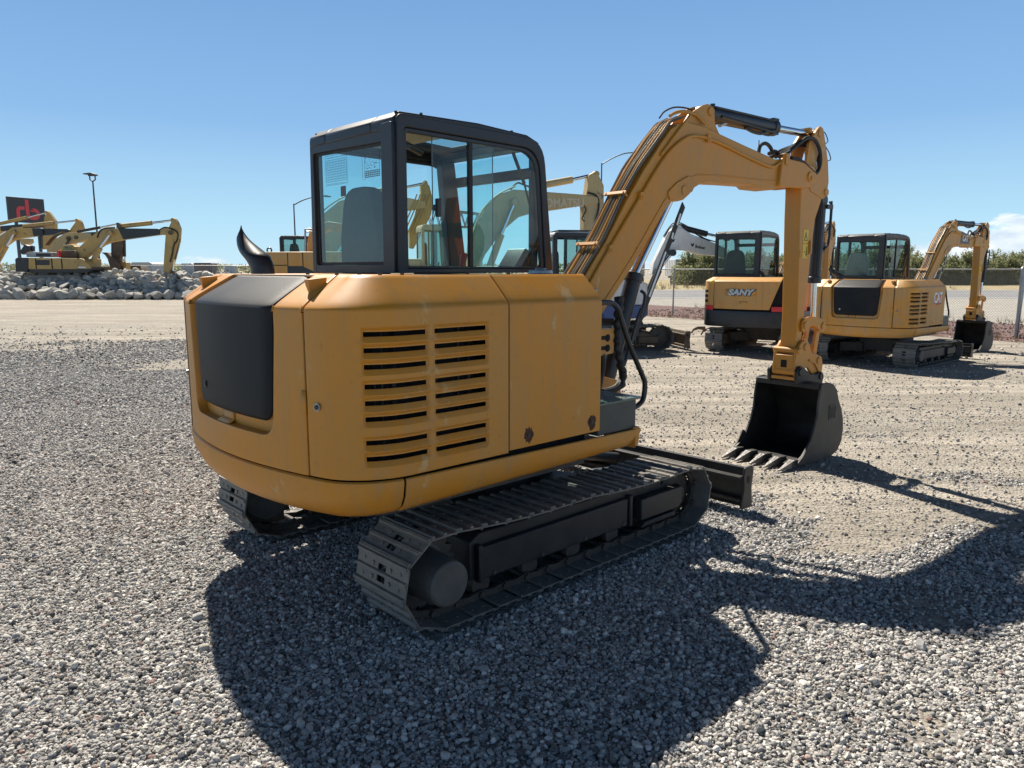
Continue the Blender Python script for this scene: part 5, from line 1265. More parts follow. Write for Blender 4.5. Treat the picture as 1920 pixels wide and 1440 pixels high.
def flat(sd, root, name, px, n0, n1, mat, bevel=.0, off=None, parent=None):
    """solid plate outlined in its own vertical plane, from n0 to n1 across"""
    o_ = (n0 + n1) / 2 if off is None else off
    m = MB(); m.prism(sd.pts(px, min(n0, n1)), n0, n1); return m.build(name, mat, parent or root, bevel=bevel)
def zp(x0, y0, k):
    return lambda L: [(x0 + a / k, y0 + b / k) for a, b in L]
def ram(sd, root, name, A, B, C, rb, rr, n=0.0, mat=BLK, rod=CHROME):
    P = [sd.pt(*q, n) for q in (A, B, C)]; m = MB(); m.cyl((P[0][0], n, P[0][1]), (P[1][0], n, P[1][1]), rb, n=14); o = m.build(name, mat, root)
    m = MB(); m.cyl((P[1][0], n, P[1][1]), (P[2][0], n, P[2][1]), rr, n=12); m.build('piston_rod', rod, o); m = MB(); m.cyl((P[2][0], n - rb, P[2][1]), (P[2][0], n + rb, P[2][1]), rb * .9, n=12); m.build('rod_eye', mat, o); return o

# --- white excavator with blue base
sd = Side(3.2, 17.6, 80)
bob = empty('excavator', sd.o, sd.rz); tag(bob, 'white excavator with a blue base and Bobcat lettering on its boom', 'excavator')
z6 = zp(1020, 400, 5.54)
bf = sd.pt(1266, 620, -1.1)[0] - .30; g = (bf - 2.5, bf, .27, .27, .30, .30); bmid = bf - 1.25
for (a, b, o_) in ((-1.1, -.65, -1), (.65, 1.1, 1)): build_track(bob, a, b, TRK, 40, g, BROWNF, outer=o_)
m = MB(); m.box(bmid - .5, bmid + .5, -.65, .65, .3, .6); m.cyl((bmid, 0, .6), (bmid, 0, .72), .5, n=24); m.build('chassis', BROWNF, bob)
build_blade(bob, bf + .62, 1.05, .05, .42, BROWNF)
bx = sd.pts([(1130, 560), (1213, 560)], -.9)
m = MB(); m.prism(rpoly([(-1.35, .72), (-1.45, .95), (-1.4, 1.02), (bx[1][0], 1.02), (bx[1][0], .80), (bx[1][0] - .1, .72)], .03, 2), -1.0, 1.0); m.build('house_base', BLUE, bob, bevel=.02)
m = MB(); m.prism(rpoly([(-1.45, 1.02), (-1.42, 1.62), (-1.2, 1.72), (bx[1][0] - .75, 1.72), (bx[1][0] - .02, 1.5), (bx[1][0], 1.02)], .06, 3), -.98, .98); hb = m.build('house', WHT, bob, bevel=.03)
text_mesh('house_lettering', 'E85', .16, INK, hb, basis((bx[0][0] + .15, -.985, 1.33), (1, 0, 0), (0, 0, 1)), bold=.006)
ca = sd.pts([(1040, 505), (1106, 505)], -.3)
build_cab(bob, x0=ca[0][0], x1=ca[1][0] + .35, y0=-.30, y1=.75, z0=1.62, z1=2.62, extras=False, split=True, side=GLD, rear=GLD, frame=BLK, roofm=GRYC)
m = MB(); m.box(ca[0][0] + .1, ca[1][0] + .1, -.25, .6, 2.655, 2.675); m.build('roof_visor', BLK, bob)
bp = [(1120, 640), (1140, 520), (1250, 290), (1300, 195), (1340, 160), (1430, 145), (1530, 215), (1790, 315), (1900, 370), (1900, 470), (1780, 440), (1640, 430), (1480, 385), (1380, 380), (1330, 420), (1280, 450), (1230, 510), (1180, 590)]
bb = flat(sd, bob, 'boom', z6(bp), -.11, .11, WHT, .015)
ram(sd, bob, 'boom_cylinder', z6([(1070, 860)])[0], z6([(1190, 590)])[0], z6([(1330, 410)])[0], .085, .04, -.2)
ram(sd, bob, 'stick_cylinder', z6([(1400, 140)])[0], z6([(1690, 215)])[0], z6([(1900, 260)])[0], .07, .035, 0, MATS['black_satin_paint'])
flat(sd, bob, 'cylinder_bracket', z6([(1340, 170), (1370, 120), (1420, 120), (1440, 150), (1440, 180)]), -.08, .08, WHT, .01)
m = MB()
for q, L in ((-.06, [(1250, 260), (1330, 140), (1440, 130), (1530, 190), (1660, 275), (1770, 300)]), (.06, [(1240, 250), (1330, 120), (1420, 110), (1560, 190), (1660, 265), (1800, 310)])):
    P = sd.pts(z6(L), q); m.curve_tube([(a, q, b + .02) for a, b in P], .014, 6, 4)
m.build('hydraulic_pipe', RUB, bb)
p = sd.pt(*z6([(1622, 352)])[0], -.115); text_mesh('boom_lettering', 'Bobcat', .092, INK, bb, basis((p[0], -.1125, p[1]), (1, 0, -.16), (.16, 0, 1)), bold=.003, xs=.95)
p = sd.pts(z6([(1523, 305), (1535, 318), (1547, 318), (1560, 302), (1556, 330), (1545, 348), (1530, 338)]), -.11); m = MB(); m.prism(p, -.1135, -.1115); m.build('animal_head_logo', INK, bb)
p = sd.pts(z6([(1255, 318), (1300, 290), (1330, 275), (1366, 266), (1345, 300), (1325, 300), (1322, 322), (1312, 305), (1285, 305), (1270, 330), (1275, 312)]), -.11); m = MB(); m.prism(p, -.1135, -.1115); m.build('leaping_cat_decal', INK, bb)

# --- big pale yellow excavator seen through the cab
z2 = zp(560, 190, 3.2)
sd = Side(-1.0, 23.0, 72)
k1 = empty('excavator', sd.o, sd.rz); tag(k1, 'big pale yellow excavator with faded KOMATSU boom behind the front cab glass', 'excavator')
for a in (-1.45, .95): build_track(k1, a, a + .5, TRK, 38, (-1.6, 1.7, .36, .36, .4, .4), BROWNF, outer=-1 if a < 0 else 1)
m = MB(); m.box(-.7, .7, -1.0, 1.0, .5, .95); m.build('chassis', BROWNF, k1)
def bxs(L, n): return sd.pts(z2(L), n)
kb = flat(sd, k1, 'boom', z2([(1020, 1000), (1035, 830), (1120, 640), (1200, 560), (1290, 528), (1510, 545), (1720, 560), (1800, 575), (1800, 612), (1700, 626), (1510, 655), (1400, 672), (1320, 695), (1250, 755), (1180, 835), (1120, 920), (1080, 1010)]), -.22, .22, YPALE, .02)
ks = flat(sd, k1, 'stick', z2([(1745, 440), (1775, 425), (1800, 440), (1832, 505), (1832, 650), (1800, 760), (1790, 860), (1712, 860), (1712, 630), (1735, 520)]), -.17, .17, YPALE, .02)
ram(sd, k1, 'stick_cylinder', z2([(1430, 508)])[0], z2([(1640, 470)])[0], z2([(1780, 438)])[0], .11, .05, 0, YPALE)
ram(sd, k1, 'boom_cylinder', z2([(1140, 1010)])[0], z2([(1215, 800)])[0], z2([(1295, 605)])[0], .11, .055, -.3, YPALE)
m = MB(); p = sd.pt(*z2([(1298, 604)])[0], -.23); m.cyl((p[0], -.30, p[1]), (p[0], -.22, p[1]), .13, n=20); m.build('boom_pin_boss', YOLD, kb)
m = MB()
for q in range(5):
    n_ = -.18 + .09 * q; P = sd.pts(z2([(1030, 880), (1085, 700), (1160, 600), (1240, 545), (1300, 520)]), n_); m.curve_tube([(a, n_, b + .05) for a, b in P], .025, 6, 4)
m.build('hydraulic_pipe', YPALE, kb)
m = MB()
P = sd.pts(z2([(1270, 530), (1310, 490), (1350, 500), (1400, 520)]), 0); m.curve_tube([(a, 0, b) for a, b in P], .03, 6, 5)
P = sd.pts(z2([(1690, 600), (1725, 650), (1700, 700), (1715, 720)]), -.2); m.curve_tube([(a, -.2, b) for a, b in P], .02, 6, 5)
P = sd.pts(z2([(1730, 545), (1790, 570), (1800, 640), (1780, 730), (1800, 745)]), -.2); m.curve_tube([(a, -.2, b) for a, b in P], .03, 6, 5)
m.build('hydraulic_hose', RUB, kb)
p = sd.pt(*z2([(1578, 612)])[0], -.225); text_mesh('boom_lettering', 'KOMATSU', .36, LETF, kb, basis((p[0], -.2235, p[1]), (1, 0, .03), (0, 0, 1)), bold=.01, xs=.9)
c0 = bxs([(715, 1000), (1080, 1000)], -1.3); hx0, hx1 = c0[0][0] - 1.5, c0[1][0]
m = MB(); m.prism([(hx0, 1.0), (hx0, 1.85), (hx1, 1.85), (hx1, 1.0)], -1.35, 1.35); kh = m.build('house', YPALE, k1, bevel=.05)
for t in (.25, .5, .72):
    x = hx0 + (hx1 - hx0) * t; m = MB(); m.box(x - .012, x + .012, -1.354, -1.349, 1.05, 1.82); m.build('panel_seam', DARK, kh)
cq = bxs([(735, 900), (925, 900)], -.6)
build_cab(k1, x0=cq[0][0], x1=cq[1][0] - .1, y0=-.9, y1=.1, z0=1.85, z1=3.05, extras=False, split=False, interior=True, side=GLD, rear=GLD, frame=CREAM)
m = MB(); m.box(hx0 + .3, hx0 + 1.7, -.9, .9, 1.85, 2.1); m.build('engine_hood', CREAM, k1, bevel=.06)

# --- second big yellow excavator behind it, its stick hanging down
sd = Side(-4.2, 27.0, 74)
k2 = empty('excavator', sd.o, sd.rz); tag(k2, 'big dusty yellow excavator behind the cab pillar, its stick hanging down', 'excavator')
for a in (-1.45, .95): build_track(k2, a, a + .5, TRK, 38, (-1.6, 1.7, .36, .36, .4, .4), BROWNF, outer=-1 if a < 0 else 1)
m = MB(); m.box(-.7, .7, -1.0, 1.0, .5, .95); m.build('chassis', BROWNF, k2)
k2b = flat(sd, k2, 'boom', z2([(60, 1010), (80, 830), (130, 690), (240, 600), (340, 565), (450, 550), (640, 575), (765, 600), (760, 640), (650, 655), (480, 665), (380, 720), (300, 800), (230, 900), (170, 1010)]), -.22, .22, YPALE, .02)
flat(sd, k2, 'stick', z2([(735, 500), (758, 483), (785, 505), (806, 590), (796, 680), (720, 830), (690, 885), (668, 880), (664, 780), (700, 690), (735, 560)]), -.17, .17, YOLD, .02)
ram(sd, k2, 'stick_cylinder', z2([(420, 545)])[0], z2([(600, 525)])[0], z2([(757, 492)])[0], .10, .05, 0, YOLD)
ram(sd, k2, 'boom_cylinder', z2([(200, 1010)])[0], z2([(300, 850)])[0], z2([(420, 650)])[0], .10, .05, -.3, YOLD)
m = MB()
for q in range(5):
    n_ = -.18 + .09 * q; P = sd.pts(z2([(80, 830), (130, 690), (240, 600), (340, 565)]), n_); m.curve_tube([(a, n_, b + .06) for a, b in P], .025, 6, 4)
    P = sd.pts(z2([(690, 800), (760, 640), (790, 560)]), -.2 ); m.curve_tube([(a - .12 * q, -.19 - .01 * q, b) for a, b in P], .022, 6, 4)
m.build('hydraulic_pipe', YOLD, k2b)
q0 = sd.pts(z2([(60, 950), (600, 950)]), -1.3); m = MB(); m.box(q0[0][0] - .8, q0[1][0], -1.35, 1.35, 1.0, 1.9); m.build('house', YPALE, k2, bevel=.05)
build_cab(k2, x0=q0[0][0] + .1, x1=q0[0][0] + 1.5, y0=-.2, y1=.8, z0=1.9, z1=3.0, extras=False, split=False, side=GLD, rear=GLD, frame=BLK)

# --- excavator with black cab at the left of the main cab
z5 = zp(480, 360, 9.0)
sd = Side(-3.4, 19.5, 96)
e1 = empty('excavator', sd.o, sd.rz); tag(e1, 'yellow excavator with a black cab, partly hidden behind the exhaust horn', 'excavator')
for a in (-1.4, .9): build_track(e1, a, a + .5, TRK, 38, (-1.5, 1.6, .36, .36, .4, .4), BROWNF, outer=-1 if a < 0 else 1)
m = MB(); m.box(-.7, .7, -.9, .9, .5, .95); m.build('chassis', BROWNF, e1)
P = sd.pts(z5([(100, 1010), (1500, 1010), (530, 1250), (780, 1250), (920, 1310)]), -1.3)
xa, xb = P[0][0], P[1][0]; zt_ = P[0][1]
m = MB(); m.prism([(xa, .95), (xa, zt_), (xb, zt_), (xb, .95)], -1.3, 1.3); eh = m.build('house', YEL2, e1, bevel=.03)
m = MB(); m.prism([(P[2][0], 1.0), (P[2][0], P[2][1]), (P[3][0], P[3][1]), (P[4][0] + .2, P[4][1] - .1), (P[4][0] + .2, 1.0)], -1.306, -1.2); m.build('lower_panel', BLK, eh)
for u_, v0_, v1_ in ((530, 1020, 1330), (785, 1020, 1250), (1050, 1020, 1330)):
    a = sd.pt(*z5([(u_, v0_)])[0], -1.3); m = MB(); m.box(a[0] - .010, a[0] + .010, -1.305, -1.299, 1.0 if v1_ > 1300 else 1.55, zt_ - .01); m.build('panel_seam', DARK, eh)
a = sd.pts(z5([(235, 1235), (525, 1235)]), -1.3); m = MB(); m.box(a[0][0], a[1][0], -1.305, -1.299, a[0][1] - .012, a[0][1] + .008); m.build('panel_seam', DARK, eh)
c = sd.pts(z5([(415, 1000), (860, 1000), (415, 740)]), .3)
build_cab(e1, x0=c[0][0], x1=c[1][0] + .1, y0=.3, y1=1.25, z0=zt_ - .02, z1=c[2][1], extras=False, split=False, side=GLD, rear=GLD, frame=BLK)
m = MB(); a = sd.pts(z5([(830, 1000), (830, 625), (905, 625), (1050, 625), (1050, 1000)]), -.8); m.tube([(x, -.8, z) for x, z in a], .025, 8); b = sd.pts(z5([(830, 670), (1050, 670)]), -.8); m.tube([(x, -.8, z) for x, z in b], .02, 8); m.build('guard_rail', GALV, e1)
m = MB(); a = sd.pt(*z5([(225, 985)])[0], -.9); m.tube([(a[0] + .06 * math.cos(R(t)), -.9, a[1] + .06 * math.sin(R(t))) for t in range(0, 360, 30)], .02, 8, closed=True); m.build('lifting_eye', BLK, e1)
P = sd.pts(z5([(900, 800), (960, 600), (1250, 500), (1600, 560), (1600, 700), (1250, 640), (1080, 740), (1000, 1010), (900, 1010)]), 0)
m = MB(); m.prism(P, -.15, .15); m.build('boom', YEL2, e1, bevel=.02)

# ------------------------------------------------------------------ the left group of big excavators
z3 = zp(0, 360, 5.486)
RY = 1.05   # the bank behind the rocks
def left_base(Y, u, head, label, name='excavator'):
    p = at(u, 500, Y); s_ = Side(p.x, Y, head); r_ = empty(name, (p.x, Y, 0), s_.rz); tag(r_, label, 'excavator'); return s_, r_
def tracks_far(root, xc=0.0, z=0.0):
    for a in (-1.5, .95):
        m = MB(); pr = rpoly([(xc - 2.1, z + .45), (xc - 1.75, z + .05), (xc + 1.75, z + .05), (xc + 2.1, z + .45), (xc + 1.75, z + .92), (xc - 1.75, z + .92)], .25, 4); m.prism(pr, a, a + .55)
        for i in range(26):
            x = xc - 1.7 + 3.4 * i / 25; m.box(x - .02, x + .02, a - .01, a + .56, z + .91, z + .95)
        m.build('track', TRK, root)
sd, l1 = left_base(49, 95, 92, 'old yellow excavator with black boom section and full body visible above the rocks')
tracks_far(l1, 1.0, .5)
m = MB(); m.box(.2, 1.8, -.8, .8, .9, 1.6); m.build('chassis', BROWNF, l1)
hp = sd.pts(z3([(290, 675), (800, 682), (800, 795), (290, 795)]), -1.3)
m = MB(); m.prism(hp, -1.3, 1.3); h1 = m.build('house', YOLD, l1, bevel=.04)
for u_ in (365, 530, 632):
    a = sd.pts(z3([(u_, 685), (u_, 790)]), -1.3); m = MB(); m.box(a[0][0] - .03, a[0][0] + .03, -1.32, -1.299, a[1][1], a[0][1]); m.build('panel_seam', DARK, h1)
a = sd.pts(z3([(375, 700), (510, 700), (510, 752), (375, 752)]), -1.3); m = MB(); m.prism(a, -1.33, -1.29); m.build('grille', BLK, h1)
m = MB(); m.prism(rpoly(sd.pts(z3([(155, 690), (175, 675), (290, 675), (290, 825), (160, 820)]), -1.3), .05, 2), -1.32, 1.32); m.build('counterweight', BLK, l1, bevel=.05)
flat(sd, l1, 'lower_frame', z3([(290, 795), (940, 790), (960, 770), (950, 800), (900, 830), (290, 830)]), -1.25, 1.25, BLK)
flat(sd, l1, 'engine_hood', z3([(270, 625), (320, 615), (525, 620), (545, 668), (270, 668)]), -.9, .6, GRYC, .03)
a = sd.pts(z3([(370, 632), (520, 632), (525, 660), (370, 660)]), -.9); m = MB()
for i in range(8):
    x0_ = a[0][0] + (a[1][0] - a[0][0]) * i / 8; m.box(x0_, x0_ + .14, -.92, -.89, a[2][1], a[0][1])
m.build('hood_grille', BLK, l1)
flat(sd, l1, 'air_cleaner', z3([(195, 620), (250, 540), (300, 555), (300, 600), (230, 645)]), -.3, .3, BLK, .03)
flat(sd, l1, 'exhaust_pipe', z3([(305, 550), (320, 550), (342, 610), (325, 612)]), -.1, .1, BLK)
flat(sd, l1, 'red_canister', z3([(583, 600), (605, 600), (608, 668), (583, 668)]), -1.1, -.9, REDP, .02)
flat(sd, l1, 'control_block', z3([(600, 640), (640, 600), (760, 600), (790, 640), (790, 675), (600, 675)]), -.5, .5, BROWNF, .05)
flat(sd, l1, 'cab', z3([(620, 600), (640, 545), (740, 540), (760, 560), (800, 560), (800, 600), (780, 680), (620, 680)]), .4, 1.25, YOLD, .05)
flat(sd, l1, 'cab_window', z3([(645, 600), (655, 560), (735, 558), (745, 600), (745, 640), (645, 640)]), .38, .41, GLD)
flat(sd, l1, 'foot_plate', z3([(795, 680), (850, 690), (920, 750), (940, 790), (800, 795)]), -1.25, -.6, YOLD, .03)
flat(sd, l1, 'plate_label', z3([(800, 765), (880, 768), (880, 782), (800, 782)]), -1.27, -1.24, LETW)
b1 = flat(sd, l1, 'boom', z3([(780, 600), (850, 530), (1000, 405), (1060, 380), (1120, 368), (1215, 375), (1268, 487), (1120, 515), (1040, 548), (900, 650), (850, 692), (800, 660)]), -.28, .28, YOLD, .03)
flat(sd, l1, 'boom_extension', z3([(1208, 372), (1650, 378), (1645, 437), (1268, 488)]), -.26, .26, BLK, .02)
flat(sd, l1, 'boom_nose', z3([(1650, 372), (1735, 368), (1775, 400), (1755, 437), (1645, 440)]), -.27, .27, YOLD, .02)
flat(sd, l1, 'stick', z3([(1770, 285), (1792, 272), (1812, 300), (1842, 375), (1835, 500), (1790, 680), (1742, 832), (1676, 835), (1690, 600), (1702, 440), (1740, 350)]), -.2, .2, YOLD, .03)
ram(sd, l1, 'stick_cylinder', z3([(1250, 350)])[0], z3([(1560, 318)])[0], z3([(1785, 290)])[0], .15, .07, 0, YOLD)
ram(sd, l1, 'boom_cylinder', z3([(930, 760)])[0], z3([(1030, 575)])[0], z3([(1140, 425)])[0], .17, .08, -.4, YOLD)
ram(sd, l1, 'bucket_cylinder', z3([(1835, 480)])[0], z3([(1790, 690)])[0], z3([(1778, 825)])[0], .12, .06, -.05, BROWNF)
ram(sd, l1, 'stick_hose_guard', z3([(800, 408)])[0], z3([(1030, 365)])[0], z3([(1215, 328)])[0], .09, .05, .1, BLK)
flat(sd, l1, 'knee_bracket', z3([(1195, 370), (1200, 330), (1225, 320), (1240, 335), (1250, 375)]), -.2, .2, BROWNF)
m = MB()
P = sd.pts(z3([(1000, 470), (1030, 400), (1090, 372), (1180, 365)]), -.3); m.curve_tube([(x, -.3, z) for x, z in P], .05, 6, 5)
P = sd.pts(z3([(1650, 385), (1700, 365), (1780, 385), (1830, 430), (1820, 500), (1790, 540), (1770, 640), (1750, 720)]), -.24); m.curve_tube([(x, -.24, z) for x, z in P], .05, 6, 5)
m.build('hydraulic_hose', RUB, b1)
m = MB(); p = sd.pt(*z3([(1135, 422)])[0], -.3); m.cyl((p[0], -.45, p[1]), (p[0], -.27, p[1]), .16, n=16); p = sd.pt(*z3([(1752, 418)])[0], -.3); m.cyl((p[0], -.33, p[1]), (p[0], -.25, p[1]), .14, n=16); m.build('boom_pin', BROWNF, b1)

sd, l4 = left_base(56, 120, 92, 'brown dusty yellow excavator behind, curled bucket hanging over the rocks')
tracks_far(l4, 0, .4); m = MB(); m.box(-2.2, 1.6, -1.3, 1.3, 1.3, 2.4); m.build('house', YOLD, l4, bevel=.05)
b4 = flat(sd, l4, 'boom', z3([(480, 590), (560, 490), (640, 440), (700, 418), (860, 415), (935, 425), (940, 470), (820, 515), (760, 522), (640, 565), (560, 640), (480, 660)]), -.3, .3, YPALE, .03)
flat(sd, l4, 'boom_extension', z3([(860, 415), (1240, 400), (1240, 480), (940, 475)]), -.28, .28, BLK, .02)
flat(sd, l4, 'stick', z3([(1160, 470), (1262, 470), (1262, 560), (1225, 720), (1205, 780), (1175, 760), (1165, 600)]), -.2, .2, BROWNF, .03)
ram(sd, l4, 'bucket_cylinder', z3([(1278, 480)])[0], z3([(1282, 665)])[0], z3([(1285, 730)])[0], .10, .05, 0)
flat(sd, l4, 'side_strut', z3([(1143, 520), (1158, 520), (1160, 690), (1143, 690)]), -.1, .1, BLK)
flat(sd, l4, 'bucket', z3([(1042, 622), (1090, 622), (1130, 655), (1180, 700), (1222, 740), (1212, 828), (1185, 828), (1130, 770), (1105, 690), (1080, 650)]), -.7, .7, BROWNF, .03)
flat(sd, l4, 'bucket_link', z3([(1222, 735), (1240, 715), (1295, 725), (1298, 800), (1270, 810), (1262, 760), (1222, 760)]), -.3, .3, YOLD, .02)
m = MB(); p = sd.pt(*z3([(708, 478)])[0], -.3); m.cyl((p[0], -.4, p[1]), (p[0], -.28, p[1]), .16, n=14); p = sd.pt(*z3([(785, 468)])[0], -.3); m.cyl((p[0], -.4, p[1]), (p[0], -.28, p[1]), .13, n=14); m.build('boom_pin', BROWNF, b4)
m = MB(); P = sd.pts(z3([(480, 560), (560, 470), (650, 430)]), -.1)
for q in range(4): m.curve_tube([(x, -.2 + .12 * q, z + .1) for x, z in P], .05, 6, 4)
m.build('hydraulic_pipe', BROWNF, b4)
flat(sd, l4, 'strut', z3([(700, 480), (716, 484), (640, 640), (625, 630)]), -.5, -.4, BLK)

sd, l2 = left_base(61, -60, 92, 'yellow excavator running off the left edge, black boom section, stick tip pointing up')
tracks_far(l2, 0, .4); m = MB(); m.box(-2.4, 1.8, -1.3, 1.3, 1.3, 2.4); m.build('house', YOLD, l2, bevel=.05)
b2 = flat(sd, l2, 'boom', z3([(-220, 700), (-60, 500), (0, 445), (120, 368), (200, 362), (328, 375), (345, 455), (160, 480), (100, 505), (0, 580), (-120, 720)]), -.3, .3, YOLD, .03)
flat(sd, l2, 'boom_extension', z3([(328, 374), (690, 380), (730, 400), (640, 432), (345, 456)]), -.28, .28, BLK, .02)
flat(sd, l2, 'stick', z3([(785, 295), (802, 282), (825, 310), (850, 385), (800, 408), (770, 480), (740, 640), (690, 640), (700, 420), (730, 370)]), -.2, .2, YOLD, .03)
ram(sd, l2, 'stick_cylinder', z3([(240, 352)])[0], z3([(560, 318)])[0], z3([(798, 293)])[0], .15, .07, 0, YOLD)
ram(sd, l2, 'boom_cylinder', z3([(-20, 720)])[0], z3([(70, 560)])[0], z3([(150, 420)])[0], .16, .08, -.4, YOLD)
m = MB(); p = sd.pt(*z3([(150, 418)])[0], -.3); m.cyl((p[0], -.45, p[1]), (p[0], -.27, p[1]), .16, n=14); p = sd.pt(*z3([(424, 415)])[0], -.3); m.cyl((p[0], -.40, p[1]), (p[0], -.27, p[1]), .2, n=14); m.build('boom_pin', BLK, b2)
flat(sd, l2, 'hanging_strut', z3([(403, 452), (425, 452), (428, 582), (408, 582)]), -.1, .1, BLK)

sd, l3 = left_base(68, -110, 92, 'yellow excavator farthest left, its stick crossing the black roadside sign')
tracks_far(l3, 0, .4); m = MB(); m.box(-2.4, 1.8, -1.3, 1.3, 1.3, 2.4); m.build('house', YOLD, l3, bevel=.05)
flat(sd, l3, 'boom', z3([(-300, 560), (-120, 420), (0, 355), (10, 402), (-100, 470), (-220, 640)]), -.3, .3, YOLD, .03)
flat(sd, l3, 'boom_extension', z3([(0, 350), (435, 310), (438, 362), (10, 404)]), -.28, .28, BLK, .02)
flat(sd, l3, 'stick', z3([(475, 210), (490, 200), (508, 222), (565, 300), (566, 372), (545, 590), (430, 590), (428, 440), (455, 260)]), -.2, .2, YOLD, .03)
ram(sd, l3, 'stick_cylinder', z3([(-40, 335)])[0], z3([(280, 262)])[0], z3([(485, 210)])[0], .15, .07, 0, YOLD)
flat(sd, l3, 'bucket_link', z3([(195, 482), (300, 478), (305, 520), (250, 560), (215, 540)]), -.3, .3, YPALE, .03)

# brown bucket lying beyond the rocks
sd = Side(at(262, 500, 52).x, 52, 90); bk_ = empty('excavator_bucket', sd.o, sd.rz); tag(bk_, 'loose rusty brown bucket with teeth lying beyond the rock wall', 'bucket')
flat(sd, bk_, 'bucket_shell', z3([(1345, 765), (1420, 760), (1450, 790), (1480, 835), (1360, 835)]), -.6, .6, BROWNF, .03)
m = MB(); a = sd.pts(z3([(1350, 765), (1440, 765), (1350, 825)]), -.6)
for i in range(7):
    x = a[0][0] + (a[1][0] - a[0][0]) * i / 6; m.box(x - .04, x + .04, -.64, -.58, a[2][1], a[0][1] + .05)
m.build('bucket_tine', BROWNF, bk_)
# ------------------------------------------------------------------ beyond the yard: strips of ground laid above the sheet
def sheet(name, poly, z, mat, cut=40):
    m = MB(); m.add([(x, y, z) for x, y in poly], [tuple(range(len(poly)))]); o = m.build(name, mat, None, smooth=False); return tag(o, kind='structure')
ASPH = material('worn_asphalt', (.20, .20, .205), .85, col2=(.27, .265, .26), nscale=.6, amount=.7, bump=.3, bscale=30)
SHLD = material('gravel_shoulder', (.36, .34, .30), .95, col2=(.26, .24, .205), nscale=1.2, amount=.9, bump=.8, bscale=9)
DRYG = material('dry_grass_soil', (.42, .33, .19), .95, col2=(.24, .22, .11), nscale=.8, amount=1, bump=.8, bscale=6)
MULC = material('red_brown_mulch', (.115, .062, .052), .95, col2=(.20, .12, .10), nscale=5, amount=.9, bump=1.0, bscale=14, spots=((.30, .22, .19), 13, .60))
PNT = material('road_paint_white', (.78, .78, .76), .6)
FA, FB = Vector((13.35, 19.65)), Vector((5.9, 30.0)); fd = (FB - FA).normalized(); fn = Vector((-fd.y, fd.x)) * -1   # fn points away from the yard
if fn.y < 0: fn = -fn
F_END = FA + fd * 24
def off2(p, a): return tuple(p + fn * a)
sheet('gravel_shoulder', [tuple(FA + fn * .0 + Vector((60, -.5))), off2(FA, 0), off2(F_END, 0), (-8, 46.5), (120, 46.5)], .004, SHLD)
sheet('mulch_strip', [tuple(FA + Vector((40, -1.3))), tuple(FA + Vector((-.6, -1.3))), off2(F_END, -1.0), off2(F_END, 5.6), tuple(FA + fn * 5.6 + Vector((.0, 0))), tuple(FA + Vector((40, 7.5)))], .008, MULC)
sheet('road', [(-8, 46.5), (160, 46.5), (200, 66), (-8, 66)], .006, ASPH)
for y0_, y1_ in ((47.6, 47.85), (56.6, 56.75), (64.6, 64.85)):
    sheet('road_line', [(-8, y0_), (160, y0_), (160, y1_), (-8, y1_)], .011, PNT)
sheet('grass_verge', [(-8, 66), (200, 66), (300, 130), (-8, 130)], .005, DRYG)
# mulch chips so that the strip has a rough top
m = MB(); rng = random.Random(4)
for i in range(2600):
    t = rng.uniform(-.5, 15); a = rng.uniform(-.9, 5.4); p = FA + fd * t + fn * a; s = rng.uniform(.02, .07); an = rng.uniform(0, 6.28); z = .015
    if rng.random() < .35: p = FA + Vector((rng.uniform(0, 8), rng.uniform(-1.2, 6)))
    dx, dy = s * math.cos(an), s * math.sin(an); h = rng.uniform(.01, .05)
    m.add([(p.x - dx, p.y - dy, z), (p.x + dy * .5, p.y - dx * .5, z), (p.x + dx, p.y + dy, z), (p.x - dy * .5, p.y + dx * .5, z), (p.x, p.y, z + h)], [(0, 1, 4), (1, 2, 4), (2, 3, 4), (3, 0, 4)])
o = m.build('mulch_chips', MULC, None, smooth=False); tag(o, kind='stuff', label='red brown bark chips under the chain link fence', cat='mulch')

